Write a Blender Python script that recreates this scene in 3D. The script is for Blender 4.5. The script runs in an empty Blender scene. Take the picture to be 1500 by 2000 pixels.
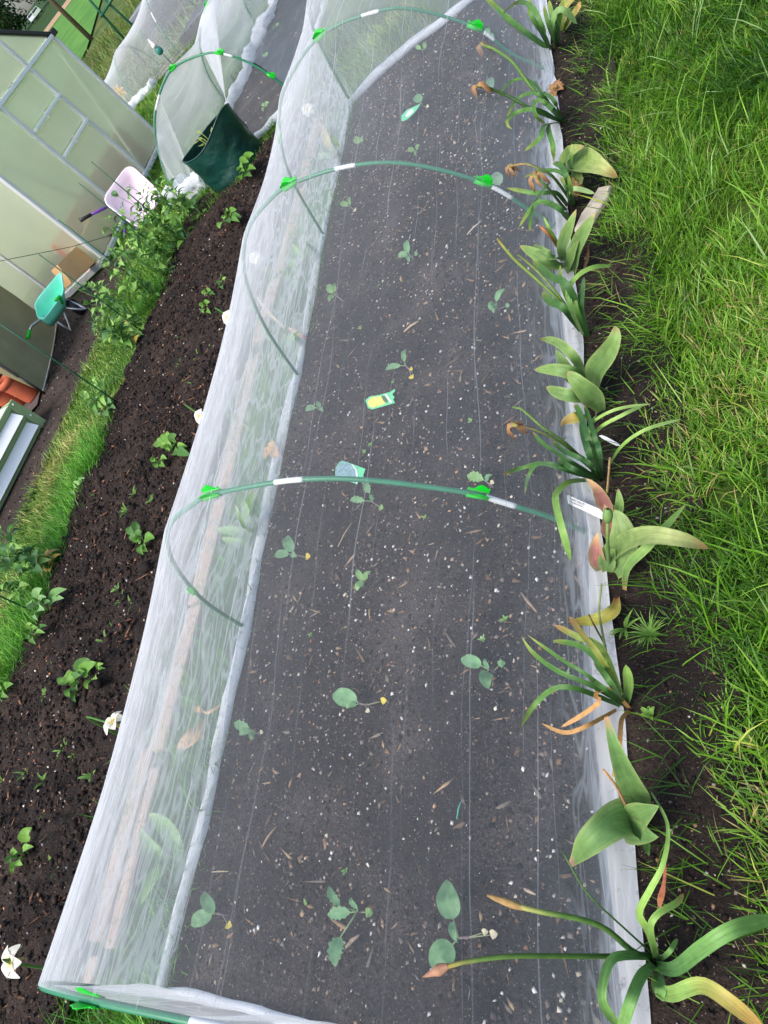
import bpy, math, random
import numpy as np
from mathutils import Vector, Matrix

C = bpy.context.scene.collection
R = math.radians
rnd = random.Random(11)
rng = np.random.default_rng(5)

# ------------------------------------------------------------------ camera
CAMH = 1.5
FPX = 1495.376                       # focal length in pixels of a 1500x2000 frame
WX = np.array([[0.75388888, -0.33191075, -0.56699807],
               [0.08265611, -0.8082364, 0.58302821],
               [-0.65178181, -0.48640434, -0.58188598]])   # rows: world axes in (right, down, forward)
cam_d = bpy.data.cameras.new('camera')
cam = bpy.data.objects.new('camera', cam_d); C.objects.link(cam)
right, up, back = WX[:, 0], -WX[:, 1], -WX[:, 2]
cam.matrix_world = Matrix(((right[0], up[0], back[0], 0), (right[1], up[1], back[1], 0),
                           (right[2], up[2], back[2], CAMH), (0, 0, 0, 1)))
cam_d.sensor_fit = 'VERTICAL'; cam_d.sensor_height = 36; cam_d.lens = FPX / 2000 * 36
cam_d.clip_start = 0.02; cam_d.clip_end = 900
sc = bpy.context.scene
sc.camera = cam

# ------------------------------------------------------------------ light
SUN_EL, SUN_AZ = 56, 200             # azimuth measured from +Y clockwise
w = bpy.data.worlds.new('World'); sc.world = w; w.use_nodes = True
wn = w.node_tree.nodes; wl = w.node_tree.links
sky = wn.new('ShaderNodeTexSky'); sky.sky_type = 'NISHITA'; sky.sun_disc = False
sky.sun_elevation = R(SUN_EL); sky.sun_rotation = R(SUN_AZ); sky.dust_density = 4; sky.air_density = 1.0; sky.ozone_density = 1.0
bg = wn['Background']; bg.inputs['Strength'].default_value = 0.15
wl.new(sky.outputs['Color'], bg.inputs['Color'])
sd = bpy.data.lights.new('sun', 'SUN'); sd.energy = 1.5; sd.angle = R(25); sd.color = (1, 0.96, 0.9)
sun = bpy.data.objects.new('sun', sd); C.objects.link(sun)
dirv = Vector((math.sin(R(SUN_AZ)) * math.cos(R(SUN_EL)), math.cos(R(SUN_AZ)) * math.cos(R(SUN_EL)), math.sin(R(SUN_EL))))
sun.rotation_euler = dirv.to_track_quat('Z', 'Y').to_euler()
vs = sc.view_settings
vs.view_transform = 'Standard'; vs.look = 'None'; vs.exposure = 0.78; vs.gamma = 1; vs.use_curve_mapping = False
sc.cycles.transparent_max_bounces = 32
sc.cycles.max_bounces = 8

# ------------------------------------------------------------------ measuring
def ray(px, py):
    d = WX @ np.array([px - 750., py - 1000., FPX]); return d / np.linalg.norm(d)
def P(px, py, z=0.):                 # the place at height z seen in the photograph at px, py
    r = ray(px, py); t = (z - CAMH) / r[2]; return np.array([r[0] * t, r[1] * t, z])
def PX(px, py, x):
    r = ray(px, py); t = x / r[0]; return r * t + np.array([0, 0, CAMH])
def PY(px, py, y):
    r = ray(px, py); t = y / r[1]; return r * t + np.array([0, 0, CAMH])
def PN(px, py, p0, n):
    r = ray(px, py); o = np.array([0, 0, CAMH]); p0 = np.array(p0); n = np.array(n)
    return o + r * (((p0 - o) @ n) / (r @ n))
def depth(p): return float(WX[:, 2] @ (np.asarray(p) - np.array([0, 0, CAMH])))
def mpp(p): return depth(p) / FPX    # metres for one photograph pixel at p
def nz(v): v = np.asarray(v, float); return v / max(np.linalg.norm(v), 1e-9)
def S(r, g, b, k=1.0):               # an 8-bit display colour as linear
    f = lambda c: (c / 12.92 if c <= 0.04045 else ((c + 0.055) / 1.055) ** 2.4)
    return tuple(k * f(c / 255) for c in (r, g, b))

def hash2(ix, iy, seed):
    h = (ix.astype(np.int64) * 374761393 + iy.astype(np.int64) * 668265263 + seed * 1442695041) & 0x7fffffff
    h = ((h ^ (h >> 13)) * 1274126177) & 0x7fffffff
    return ((h ^ (h >> 16)) & 0xffff) / 65535.0
def noise2(x, y, seed=0):
    x = np.asarray(x, float); y = np.asarray(y, float)
    ix = np.floor(x); iy = np.floor(y); fx = x - ix; fy = y - iy
    fx = fx * fx * (3 - 2 * fx); fy = fy * fy * (3 - 2 * fy)
    a = hash2(ix, iy, seed); b = hash2(ix + 1, iy, seed); c = hash2(ix, iy + 1, seed); d = hash2(ix + 1, iy + 1, seed)
    return (a * (1 - fx) + b * fx) * (1 - fy) + (c * (1 - fx) + d * fx) * fy
def fbm(x, y, seed=0, oct=4):
    s = 0; a = 0.5
    for i in range(oct):
        s = s + a * noise2(x * 2 ** i, y * 2 ** i, seed + i); a *= 0.5
    return s

# ------------------------------------------------------------------ objects
def tag(o, label=None, cat=None, group=None, kind=None):
    if label: o['label'] = label
    if cat: o['category'] = cat
    if group: o['group'] = group
    if kind: o['kind'] = kind
    return o
def thing(name, label, cat, loc, group=None):
    o = bpy.data.objects.new(name, None); C.objects.link(o); o.location = tuple(float(v) for v in loc)
    o.empty_display_size = 0.05
    return tag(o, label, cat, group)
def wloc(o):
    v = Vector((0, 0, 0))
    while o is not None: v = v + Vector(o.location); o = o.parent
    return np.array(v)

class MB:
    """collects vertices and faces in world coordinates, then links ONE mesh object"""
    def __init__(s): s.v = []; s.f = []; s.c = []; s.m = []; s.uv = []
    def add(s, verts, faces, col=(1, 1, 1), mat=0, uv=None):
        o = len(s.v); n = len(verts)
        s.v += [tuple(map(float, p)) for p in verts]
        s.f += [tuple(i + o for i in q) for q in faces]
        s.m += [mat] * len(faces)
        if n and hasattr(col[0], '__len__'): s.c += [tuple(c) for c in col]
        else: s.c += [tuple(col)] * n
        s.uv += list(uv) if uv is not None else [(0, 0)] * n
        return s
    def tube(s, pts, rad, n=8, col=(1, 1, 1), mat=0, cap=True):
        pts = np.asarray(pts, float); m = len(pts)
        rad = np.full(m, rad, float) if np.isscalar(rad) else np.asarray(rad, float)
        T = np.gradient(pts, axis=0) if m > 2 else np.repeat((pts[1:] - pts[:1]), m, 0)
        T /= np.maximum(np.linalg.norm(T, axis=1)[:, None], 1e-9)
        ref = np.array([0, 0, 1.]) if abs(T[0][2]) < 0.9 else np.array([1., 0, 0])
        N = nz(np.cross(T[0], ref)); V = []
        for i in range(m):
            N = nz(N - T[i] * (N @ T[i])); B = np.cross(T[i], N)
            for k in range(n):
                a = 2 * math.pi * k / n; V.append(pts[i] + rad[i] * (math.cos(a) * N + math.sin(a) * B))
        F = [(i * n + k, i * n + (k + 1) % n, (i + 1) * n + (k + 1) % n, (i + 1) * n + k) for i in range(m - 1) for k in range(n)]
        if cap: F += [tuple(range(n - 1, -1, -1)), tuple((m - 1) * n + k for k in range(n))]
        cc = [c for c in col for _ in range(n)] if hasattr(col[0], '__len__') else col
        return s.add(V, F, cc, mat)
    def box(s, c, d, ax=None, col=(1, 1, 1), mat=0, bev=0.0):
        c = np.asarray(c, float); h = np.asarray(d, float) / 2
        A = np.eye(3) if ax is None else np.array([nz(a) for a in ax])
        if bev <= 0:
            V = [c + A.T @ (h * np.array(q)) for q in [(-1, -1, -1), (1, -1, -1), (1, 1, -1), (-1, 1, -1), (-1, -1, 1), (1, -1, 1), (1, 1, 1), (-1, 1, 1)]]
            return s.add(V, [(3, 2, 1, 0), (4, 5, 6, 7), (0, 1, 5, 4), (1, 2, 6, 5), (2, 3, 7, 6), (3, 0, 4, 7)], col, mat)
        bm_v = []; idx = {}
        for sx in (-1, 1):
            for sy in (-1, 1):
                for sz in (-1, 1):
                    for k in range(3):
                        q = np.array([sx, sy, sz], float) * h
                        e = [bev, bev, bev]; e[k] = 0
                        q = q - np.array([sx, sy, sz]) * np.array(e); idx[(sx, sy, sz, k)] = len(bm_v); bm_v.append(c + A.T @ q)
        F = []
        for k in range(3):
            a, b = (k + 1) % 3, (k + 2) % 3
            for sg in (-1, 1):
                ring = []
                for (p, q) in ((-1, -1), (1, -1), (1, 1), (-1, 1)):
                    t = [0, 0, 0]; t[k] = sg; t[a] = p; t[b] = q; ring.append(idx[(*t, k)])
                F.append(tuple(ring if sg > 0 else ring[::-1]))
        for k in range(3):                       # edge strips along axis k
            a, b = (k + 1) % 3, (k + 2) % 3
            for sa in (-1, 1):
                for sb in (-1, 1):
                    t0 = [0, 0, 0]; t0[a] = sa; t0[b] = sb; t0[k] = -1; t1 = list(t0); t1[k] = 1
                    F.append((idx[(*t0, a)], idx[(*t1, a)], idx[(*t1, b)], idx[(*t0, b)]))
        for sx in (-1, 1):
            for sy in (-1, 1):
                for sz in (-1, 1): F.append((idx[(sx, sy, sz, 0)], idx[(sx, sy, sz, 1)], idx[(sx, sy, sz, 2)]))
        return s.add(bm_v, F, col, mat)
    def grid(s, fun, nu, nv, col=(1, 1, 1), mat=0, closed=False):
        V = []; UV = []; cols = []
        for j in range(nv + 1):
            for i in range(nu + (0 if closed else 1)):
                V.append(fun(i / nu, j / nv)); UV.append((i / nu, j / nv))
        w_ = nu if closed else nu + 1
        F = []
        for j in range(nv):
            for i in range(nu):
                i2 = (i + 1) % w_ if closed else i + 1
                F.append((j * w_ + i, j * w_ + i2, (j + 1) * w_ + i2, (j + 1) * w_ + i))
        return s.add(V, F, col, mat, UV)
    def build(s, name, mats, parent=None, smooth=True, origin=None, label=None, cat=None, group=None, kind=None, uv=False, recalc=False):
        org = wloc(parent) if parent is not None else (np.zeros(3) if origin is None else np.asarray(origin, float))
        me = bpy.data.meshes.new(name)
        V = np.array(s.v) - org
        me.from_pydata(V.tolist(), [], s.f)
        if not isinstance(mats, (list, tuple)): mats = [mats]
        for m in mats: me.materials.append(m)
        if len(mats) > 1: me.polygons.foreach_set('material_index', s.m)
        ca = me.attributes.new('Col', 'FLOAT_COLOR', 'POINT')
        cc = np.ones((len(s.v), 4), np.float32); cc[:, :3] = np.array(s.c, np.float32); ca.data.foreach_set('color', cc.ravel())
        if uv or any(q != (0, 0) for q in s.uv[:8]):
            ul = me.uv_layers.new(name='UVMap'); li = np.zeros(len(me.loops), np.int32); me.loops.foreach_get('vertex_index', li)
            ul.data.foreach_set('uv', np.array(s.uv, np.float32)[li].ravel())
        if smooth: me.polygons.foreach_set('use_smooth', [True] * len(s.f))
        if recalc:
            import bmesh
            bm = bmesh.new(); bm.from_mesh(me); bmesh.ops.recalc_face_normals(bm, faces=bm.faces); bm.to_mesh(me); bm.free()
        me.update()
        o = bpy.data.objects.new(name, me); C.objects.link(o)
        if parent is not None: o.parent = parent
        else: o.location = tuple(map(float, org))
        return tag(o, label, cat, group, kind)

def np_mesh(name, V, loops, sizes, mat, col=None, parent=None, smooth=False, kind='stuff', label=None, cat=None, uv=None):
    me = bpy.data.meshes.new(name)
    V = np.ascontiguousarray(V, np.float32); loops = np.ascontiguousarray(loops, np.int32).ravel(); sizes = np.asarray(sizes, np.int32)
    org = wloc(parent) if parent is not None else np.zeros(3)
    V = V - org.astype(np.float32)
    me.vertices.add(len(V)); me.vertices.foreach_set('co', V.ravel())
    me.loops.add(len(loops)); me.loops.foreach_set('vertex_index', loops)
    me.polygons.add(len(sizes)); st = np.zeros(len(sizes), np.int32); st[1:] = np.cumsum(sizes)[:-1]
    me.polygons.foreach_set('loop_start', st)
    if smooth: me.polygons.foreach_set('use_smooth', np.ones(len(sizes), bool))
    me.materials.append(mat)
    if col is not None:
        ca = me.attributes.new('Col', 'FLOAT_COLOR', 'POINT'); cc = np.ones((len(V), 4), np.float32); cc[:, :3] = col
        ca.data.foreach_set('color', cc.ravel())
    if uv is not None:
        ul = me.uv_layers.new(name='UVMap'); ul.data.foreach_set('uv', np.asarray(uv, np.float32)[loops].ravel())
    me.update(calc_edges=True); me.validate()
    o = bpy.data.objects.new(name, me); C.objects.link(o)
    if parent is not None: o.parent = parent
    return tag(o, label, cat, None, kind)

# ------------------------------------------------------------------ materials
def nodes(name):
    m = bpy.data.materials.new(name); m.use_nodes = True; nt = m.node_tree
    for n in list(nt.nodes): nt.nodes.remove(n)
    out = nt.nodes.new('ShaderNodeOutputMaterial')
    return m, nt, out
def N(nt, t, **kw):
    n = nt.nodes.new(t)
    for k, v in kw.items():
        if k.startswith('i_'): n.inputs[k[2:].replace('_', ' ')].default_value = v
        else: setattr(n, k, v)
    return n
def math_(nt, op, a, b=None, clamp=False):
    n = nt.nodes.new('ShaderNodeMath'); n.operation = op; n.use_clamp = clamp
    for i, v in enumerate((a, b)):
        if v is None: continue
        if isinstance(v, (int, float)): n.inputs[i].default_value = v
        else: nt.links.new(v, n.inputs[i])
    return n.outputs[0]
def ramp(nt, fac, stops):
    r = nt.nodes.new('ShaderNodeValToRGB'); e = r.color_ramp.elements
    while len(e) > 1: e.remove(e[-1])
    for i, (p, c) in enumerate(stops):
        el = e[0] if i == 0 else e.new(p)
        el.position = p; el.color = (*c[:3], 1)
    nt.links.new(fac, r.inputs[0]); return r.outputs[0]

def plain(name, col, rough=0.6, metal=0.0, spec=0.5, bump=0.0, bscale=60, var=0.12, vscale=8, coat=0):
    """one paint, plastic, metal or cloth with slight grain and patchiness"""
    m, nt, out = nodes(name)
    b = N(nt, 'ShaderNodeBsdfPrincipled'); b.inputs['Roughness'].default_value = rough; b.inputs['Metallic'].default_value = metal
    b.inputs['Specular IOR Level'].default_value = spec; b.inputs['Coat Weight'].default_value = coat
    tc = N(nt, 'ShaderNodeTexCoord'); ns = N(nt, 'ShaderNodeTexNoise'); ns.inputs['Scale'].default_value = vscale; ns.inputs['Detail'].default_value = 6
    nt.links.new(tc.outputs['Object'], ns.inputs['Vector'])
    lo = tuple(c * (1 - var) for c in col); hi = tuple(min(1, c * (1 + var)) for c in col)
    nt.links.new(ramp(nt, ns.outputs[0], [(0.3, lo), (0.7, hi)]), b.inputs['Base Color'])
    if bump:
        n2 = N(nt, 'ShaderNodeTexNoise'); n2.inputs['Scale'].default_value = bscale; n2.inputs['Detail'].default_value = 4
        nt.links.new(tc.outputs['Object'], n2.inputs['Vector'])
        bp = N(nt, 'ShaderNodeBump'); bp.inputs['Strength'].default_value = bump; bp.inputs['Distance'].default_value = 0.01
        nt.links.new(n2.outputs[0], bp.inputs['Height']); nt.links.new(bp.outputs[0], b.inputs['Normal'])
    nt.links.new(b.outputs[0], out.inputs[0]); return m

def attr_mat(name, rough=0.5, trans=0.0, var=0.25, vscale=40, spec=0.35, bump=0.0, bscale=120, vein=0.0, vfreq=900, spots=0.0):
    """colour carried by the vertices (each leaf, blade or stone its own), with mottling"""
    m, nt, out = nodes(name)
    at = N(nt, 'ShaderNodeAttribute'); at.attribute_name = 'Col'
    tc = N(nt, 'ShaderNodeTexCoord'); ns = N(nt, 'ShaderNodeTexNoise'); ns.inputs['Scale'].default_value = vscale; ns.inputs['Detail'].default_value = 5
    nt.links.new(tc.outputs['Object'], ns.inputs['Vector'])
    mul = N(nt, 'ShaderNodeMix', data_type='RGBA', blend_type='MULTIPLY'); mul.inputs[0].default_value = 1
    nt.links.new(at.outputs['Color'], mul.inputs[6])
    nt.links.new(ramp(nt, ns.outputs[0], [(0.25, (1 - var,) * 3), (0.75, (1 + var * 0.6,) * 3)]), mul.inputs[7])
    b = N(nt, 'ShaderNodeBsdfPrincipled'); b.inputs['Roughness'].default_value = rough; b.inputs['Specular IOR Level'].default_value = spec
    csock = mul.outputs[2]; hsock = None
    if vein:                                     # lengthwise veins, u across the leaf and v along it, in metres
        uv = N(nt, 'ShaderNodeUVMap'); uv.uv_map = 'UVMap'
        mp = N(nt, 'ShaderNodeMapping'); mp.inputs['Scale'].default_value = (vfreq, 14, 1); nt.links.new(uv.outputs[0], mp.inputs['Vector'])
        vn = N(nt, 'ShaderNodeTexNoise'); vn.inputs['Scale'].default_value = 1; vn.inputs['Detail'].default_value = 3; nt.links.new(mp.outputs[0], vn.inputs['Vector'])
        m2 = N(nt, 'ShaderNodeMix', data_type='RGBA', blend_type='MULTIPLY'); m2.inputs[0].default_value = 1
        nt.links.new(csock, m2.inputs[6]); nt.links.new(ramp(nt, vn.outputs[0], [(0.3, (1 - vein,) * 3), (0.7, (1 + vein,) * 3)]), m2.inputs[7]); csock = m2.outputs[2]; hsock = vn.outputs[0]
    if spots:                                    # blemishes and dead flecks
        sn = N(nt, 'ShaderNodeTexNoise'); sn.inputs['Scale'].default_value = 55; sn.inputs['Detail'].default_value = 6; sn.inputs['Roughness'].default_value = 0.75; nt.links.new(tc.outputs['Object'], sn.inputs['Vector'])
        m3 = N(nt, 'ShaderNodeMix', data_type='RGBA'); nt.links.new(math_(nt, 'MULTIPLY', math_(nt, 'SUBTRACT', sn.outputs[0], 0.60), 9 * spots, True), m3.inputs[0])
        nt.links.new(csock, m3.inputs[6]); m3.inputs[7].default_value = (0.36, 0.33, 0.16, 1); csock = m3.outputs[2]
    nt.links.new(csock, b.inputs['Base Color']); sh = b.outputs[0]
    if hsock is not None:
        bv = N(nt, 'ShaderNodeBump'); bv.inputs['Strength'].default_value = 0.35; bv.inputs['Distance'].default_value = 0.002
        nt.links.new(hsock, bv.inputs['Height']); nt.links.new(bv.outputs[0], b.inputs['Normal'])
    if bump:
        n2 = N(nt, 'ShaderNodeTexNoise'); n2.inputs['Scale'].default_value = bscale; n2.inputs['Detail'].default_value = 3
        nt.links.new(tc.outputs['Object'], n2.inputs['Vector'])
        bp = N(nt, 'ShaderNodeBump'); bp.inputs['Strength'].default_value = bump; bp.inputs['Distance'].default_value = 0.004
        nt.links.new(n2.outputs[0], bp.inputs['Height']); nt.links.new(bp.outputs[0], b.inputs['Normal'])
    if trans:
        t = N(nt, 'ShaderNodeBsdfTranslucent'); nt.links.new(csock, t.inputs['Color'])
        mx = N(nt, 'ShaderNodeMixShader'); mx.inputs[0].default_value = trans
        nt.links.new(sh, mx.inputs[1]); nt.links.new(t.outputs[0], mx.inputs[2]); sh = mx.outputs[0]
    nt.links.new(sh, out.inputs[0]); return m

def soil_mat(name, dark, mid, light, rough=0.9):
    m, nt, out = nodes(name)
    tc = N(nt, 'ShaderNodeTexCoord')
    def ns(scale, detail=8, rough_=0.65):
        n = N(nt, 'ShaderNodeTexNoise'); n.inputs['Scale'].default_value = scale; n.inputs['Detail'].default_value = detail; n.inputs['Roughness'].default_value = rough_
        nt.links.new(tc.outputs['Object'], n.inputs['Vector']); return n.outputs[0]
    big = ns(3.2); fine = ns(150, 9, 0.75)
    f = math_(nt, 'ADD', math_(nt, 'MULTIPLY', big, 0.45), math_(nt, 'MULTIPLY', fine, 0.55))
    col = ramp(nt, f, [(0.38, dark), (0.5, mid), (0.63, light)])
    vo = N(nt, 'ShaderNodeTexVoronoi'); vo.inputs['Scale'].default_value = 170; nt.links.new(tc.outputs['Object'], vo.inputs['Vector'])
    sp = math_(nt, 'LESS_THAN', vo.outputs['Distance'], 0.22)
    sel = math_(nt, 'GREATER_THAN', N_sep(nt, vo.outputs['Color']), 0.80)
    mx = N(nt, 'ShaderNodeMix', data_type='RGBA'); nt.links.new(math_(nt, 'MULTIPLY', sp, sel), mx.inputs[0])
    nt.links.new(col, mx.inputs[6]); mx.inputs[7].default_value = (0.24, 0.20, 0.17, 1)
    b = N(nt, 'ShaderNodeBsdfPrincipled'); b.inputs['Roughness'].default_value = rough; b.inputs['Specular IOR Level'].default_value = 0.25
    nt.links.new(mx.outputs[2], b.inputs['Base Color'])
    bp = N(nt, 'ShaderNodeBump'); bp.inputs['Strength'].default_value = 1.0; bp.inputs['Distance'].default_value = 0.018
    nt.links.new(math_(nt, 'ADD', ns(60), math_(nt, 'MULTIPLY', ns(220), 0.5)), bp.inputs['Height']); nt.links.new(bp.outputs[0], b.inputs['Normal'])
    nt.links.new(b.outputs[0], out.inputs[0]); return m
def N_sep(nt, colsock):
    s = nt.nodes.new('ShaderNodeSeparateColor'); nt.links.new(colsock, s.inputs[0]); return s.outputs[0]

def net_mat(name, a0=0.16, fold=0.5, su=22.0, sv=0.9, col=(0.80, 0.845, 0.90), wide=0.5, dist=0.16, thr=0.93, grime=0.85):
    """fine insect mesh: the threads cover part of each square, more of it where the cloth is bunched
    into creases (u runs across, v along the tunnel, both in metres) and where it is seen edge on"""
    m, nt, out = nodes(name)
    uv = N(nt, 'ShaderNodeUVMap'); uv.uv_map = 'UVMap'
    dn = N(nt, 'ShaderNodeTexNoise'); dn.inputs['Scale'].default_value = 3.2; dn.inputs['Detail'].default_value = 2
    nt.links.new(uv.outputs[0], dn.inputs['Vector'])
    off = N(nt, 'ShaderNodeVectorMath', operation='MULTIPLY_ADD'); nt.links.new(dn.outputs['Color'], off.inputs[0]); off.inputs[1].default_value = (dist, 0, 0)
    nt.links.new(uv.outputs[0], off.inputs[2])
    tot = None
    at0 = N(nt, 'ShaderNodeAttribute'); at0.attribute_name = 'Col'
    sep = N(nt, 'ShaderNodeSeparateXYZ'); nt.links.new(uv.outputs[0], sep.inputs[0])
    # long thin creases: level lines of a slowly wandering measure across the cloth, each coming and going along its length
    for k, (fr, wv, wid, wgt) in enumerate(((su * 0.34, 0.55, 0.016, 1.0), (su * 0.71, 0.8, 0.020, 0.75), (su * 1.3, 1.1, 0.05, 0.6))):
        mp = N(nt, 'ShaderNodeMapping'); mp.inputs['Scale'].default_value = (1.6 + k, sv * (1.2 + k), 1); mp.inputs['Location'].default_value = (3.3 * k, 1.7 * k, 0); nt.links.new(uv.outputs[0], mp.inputs['Vector'])
        n = N(nt, 'ShaderNodeTexNoise'); n.inputs['Scale'].default_value = 1; n.inputs['Detail'].default_value = 3.5; n.inputs['Roughness'].default_value = 0.55; nt.links.new(mp.outputs[0], n.inputs['Vector'])
        f = math_(nt, 'ADD', math_(nt, 'MULTIPLY', sep.outputs[0], fr), math_(nt, 'MULTIPLY', n.outputs[0], wv * 2.2))
        ln = math_(nt, 'ABSOLUTE', math_(nt, 'SUBTRACT', math_(nt, 'FRACT', f), 0.5))
        rid = math_(nt, 'MULTIPLY', math_(nt, 'SUBTRACT', 1.0, math_(nt, 'DIVIDE', ln, wid), True), wgt)
        mp2 = N(nt, 'ShaderNodeMapping'); mp2.inputs['Scale'].default_value = (5 + 3 * k, 1.5 + k, 1); mp2.inputs['Location'].default_value = (k * 4.4, 1, 0); nt.links.new(uv.outputs[0], mp2.inputs['Vector'])
        n3 = N(nt, 'ShaderNodeTexNoise'); n3.inputs['Scale'].default_value = 1; nt.links.new(mp2.outputs[0], n3.inputs['Vector'])
        rid = math_(nt, 'MULTIPLY', rid, math_(nt, 'MULTIPLY', math_(nt, 'SUBTRACT', n3.outputs[0], 0.40), 4.5, True))
        if k == 2: rid = math_(nt, 'MULTIPLY', rid, math_(nt, 'MULTIPLY', math_(nt, 'SUBTRACT', N_sep(nt, at0.outputs['Color']), 0.9), 3.5, True))
        tot = rid if tot is None else math_(nt, 'MAXIMUM', tot, rid)
    for k, (ang, sc_, st_) in enumerate(((0.5, 16, 2.2), (-0.7, 13, 1.8), (1.1, 11, 2.6))):       # short slanting creases of the crumpled side
        mp = N(nt, 'ShaderNodeMapping'); mp.inputs['Rotation'].default_value = (0, 0, ang); mp.inputs['Scale'].default_value = (sc_, st_, 1); mp.inputs['Location'].default_value = (k * 5.1, k * 2.3, 0)
        nt.links.new(off.outputs[0], mp.inputs['Vector'])
        n = N(nt, 'ShaderNodeTexNoise'); n.inputs['Scale'].default_value = 1; n.inputs['Detail'].default_value = 2; n.inputs['Roughness'].default_value = 0.5; nt.links.new(mp.outputs[0], n.inputs['Vector'])
        rid = math_(nt, 'SUBTRACT', 1.0, math_(nt, 'MULTIPLY', math_(nt, 'ABSOLUTE', math_(nt, 'SUBTRACT', n.outputs[0], 0.5)), 5.0))
        rid = math_(nt, 'MULTIPLY', math_(nt, 'SUBTRACT', rid, 0.86), 0.62 / 0.14, True)
        rid = math_(nt, 'MULTIPLY', rid, math_(nt, 'MULTIPLY', math_(nt, 'SUBTRACT', N_sep(nt, at0.outputs['Color']), 0.98), 3.5, True))
        tot = math_(nt, 'MAXIMUM', tot, rid)
    soft = N(nt, 'ShaderNodeMapping'); soft.inputs['Scale'].default_value = (su * 0.35, sv * 1.2, 1); nt.links.new(off.outputs[0], soft.inputs['Vector'])
    sn = N(nt, 'ShaderNodeTexNoise'); sn.inputs['Scale'].default_value = 1; sn.inputs['Detail'].default_value = 5; nt.links.new(soft.outputs[0], sn.inputs['Vector'])
    at = N(nt, 'ShaderNodeAttribute'); at.attribute_name = 'Col'              # red: how much the cloth is bunched here
    bun = N_sep(nt, at.outputs['Color'])
    base = math_(nt, 'MULTIPLY', math_(nt, 'ADD', math_(nt, 'MULTIPLY', sn.outputs[0], wide * 2), 1 - wide), a0)
    cov = math_(nt, 'ADD', math_(nt, 'MULTIPLY', base, bun), math_(nt, 'MULTIPLY', math_(nt, 'MULTIPLY', tot, fold), math_(nt, 'MAXIMUM', math_(nt, 'SUBTRACT', bun, 0.30), 0.40)), True)
    cov = math_(nt, 'MINIMUM', cov, 0.97)
    ge = N(nt, 'ShaderNodeNewGeometry')
    dt = N(nt, 'ShaderNodeVectorMath', operation='DOT_PRODUCT'); nt.links.new(ge.outputs['Normal'], dt.inputs[0]); nt.links.new(ge.outputs['Incoming'], dt.inputs[1])
    cs = math_(nt, 'MAXIMUM', math_(nt, 'ABSOLUTE', dt.outputs['Value']), 0.24)
    al = math_(nt, 'SUBTRACT', 1.0, math_(nt, 'POWER', math_(nt, 'SUBTRACT', 1.0, cov), math_(nt, 'DIVIDE', 1.0, cs)))
    tr = N(nt, 'ShaderNodeBsdfTransparent')
    df = N(nt, 'ShaderNodeBsdfDiffuse'); tl = N(nt, 'ShaderNodeBsdfTranslucent')
    tc = N(nt, 'ShaderNodeTexCoord'); gr = N(nt, 'ShaderNodeTexNoise'); gr.inputs['Scale'].default_value = 38; gr.inputs['Detail'].default_value = 8; gr.inputs['Roughness'].default_value = 0.75
    nt.links.new(tc.outputs['Object'], gr.inputs['Vector'])
    cl = ramp(nt, gr.outputs[0], [(0.26, tuple(x * grime for x in col)), (0.44, col)])     # soil splashed into the threads
    nt.links.new(cl, df.inputs['Color']); nt.links.new(cl, tl.inputs['Color'])
    m1 = N(nt, 'ShaderNodeMixShader'); m1.inputs[0].default_value = 0.45; nt.links.new(df.outputs[0], m1.inputs[1]); nt.links.new(tl.outputs[0], m1.inputs[2])
    m2 = N(nt, 'ShaderNodeMixShader'); nt.links.new(al, m2.inputs[0]); nt.links.new(tr.outputs[0], m2.inputs[1]); nt.links.new(m1.outputs[0], m2.inputs[2])
    nt.links.new(m2.outputs[0], out.inputs[0]); return m

def sheet_poly(name):
    """twin-wall polycarbonate: milky, blurs what is behind it, faint vertical flutes"""
    m, nt, out = nodes(name)
    tc = N(nt, 'ShaderNodeTexCoord')
    ns = N(nt, 'ShaderNodeTexNoise'); ns.inputs['Scale'].default_value = 1.6; ns.inputs['Detail'].default_value = 6; nt.links.new(tc.outputs['Object'], ns.inputs['Vector'])
    tr = N(nt, 'ShaderNodeBsdfTransparent'); tr.inputs['Color'].default_value = (0.95, 0.98, 0.88, 1)
    rf = N(nt, 'ShaderNodeBsdfRefraction'); rf.inputs['IOR'].default_value = 1.03; rf.inputs['Roughness'].default_value = 0.55; rf.inputs['Color'].default_value = (0.92, 0.97, 0.90, 1)
    df = N(nt, 'ShaderNodeBsdfDiffuse'); df.inputs['Color'].default_value = (0.88, 0.91, 0.80, 1)
    tl = N(nt, 'ShaderNodeBsdfTranslucent'); tl.inputs['Color'].default_value = (0.93, 0.96, 0.82, 1)
    gl = N(nt, 'ShaderNodeBsdfGlossy'); gl.inputs['Roughness'].default_value = 0.35
    def mix(f, x, y):
        k = N(nt, 'ShaderNodeMixShader')
        if isinstance(f, float): k.inputs[0].default_value = f
        else: nt.links.new(f, k.inputs[0])
        nt.links.new(x, k.inputs[1]); nt.links.new(y, k.inputs[2]); return k.outputs[0]
    see = mix(0.22, tr.outputs[0], rf.outputs[0])
    milk = mix(0.55, df.outputs[0], tl.outputs[0])
    body = mix(math_(nt, 'ADD', math_(nt, 'MULTIPLY', ns.outputs[0], 0.30), 0.28), see, milk)
    nt.links.new(mix(0.05, body, gl.outputs[0]), out.inputs[0]); return m

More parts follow.
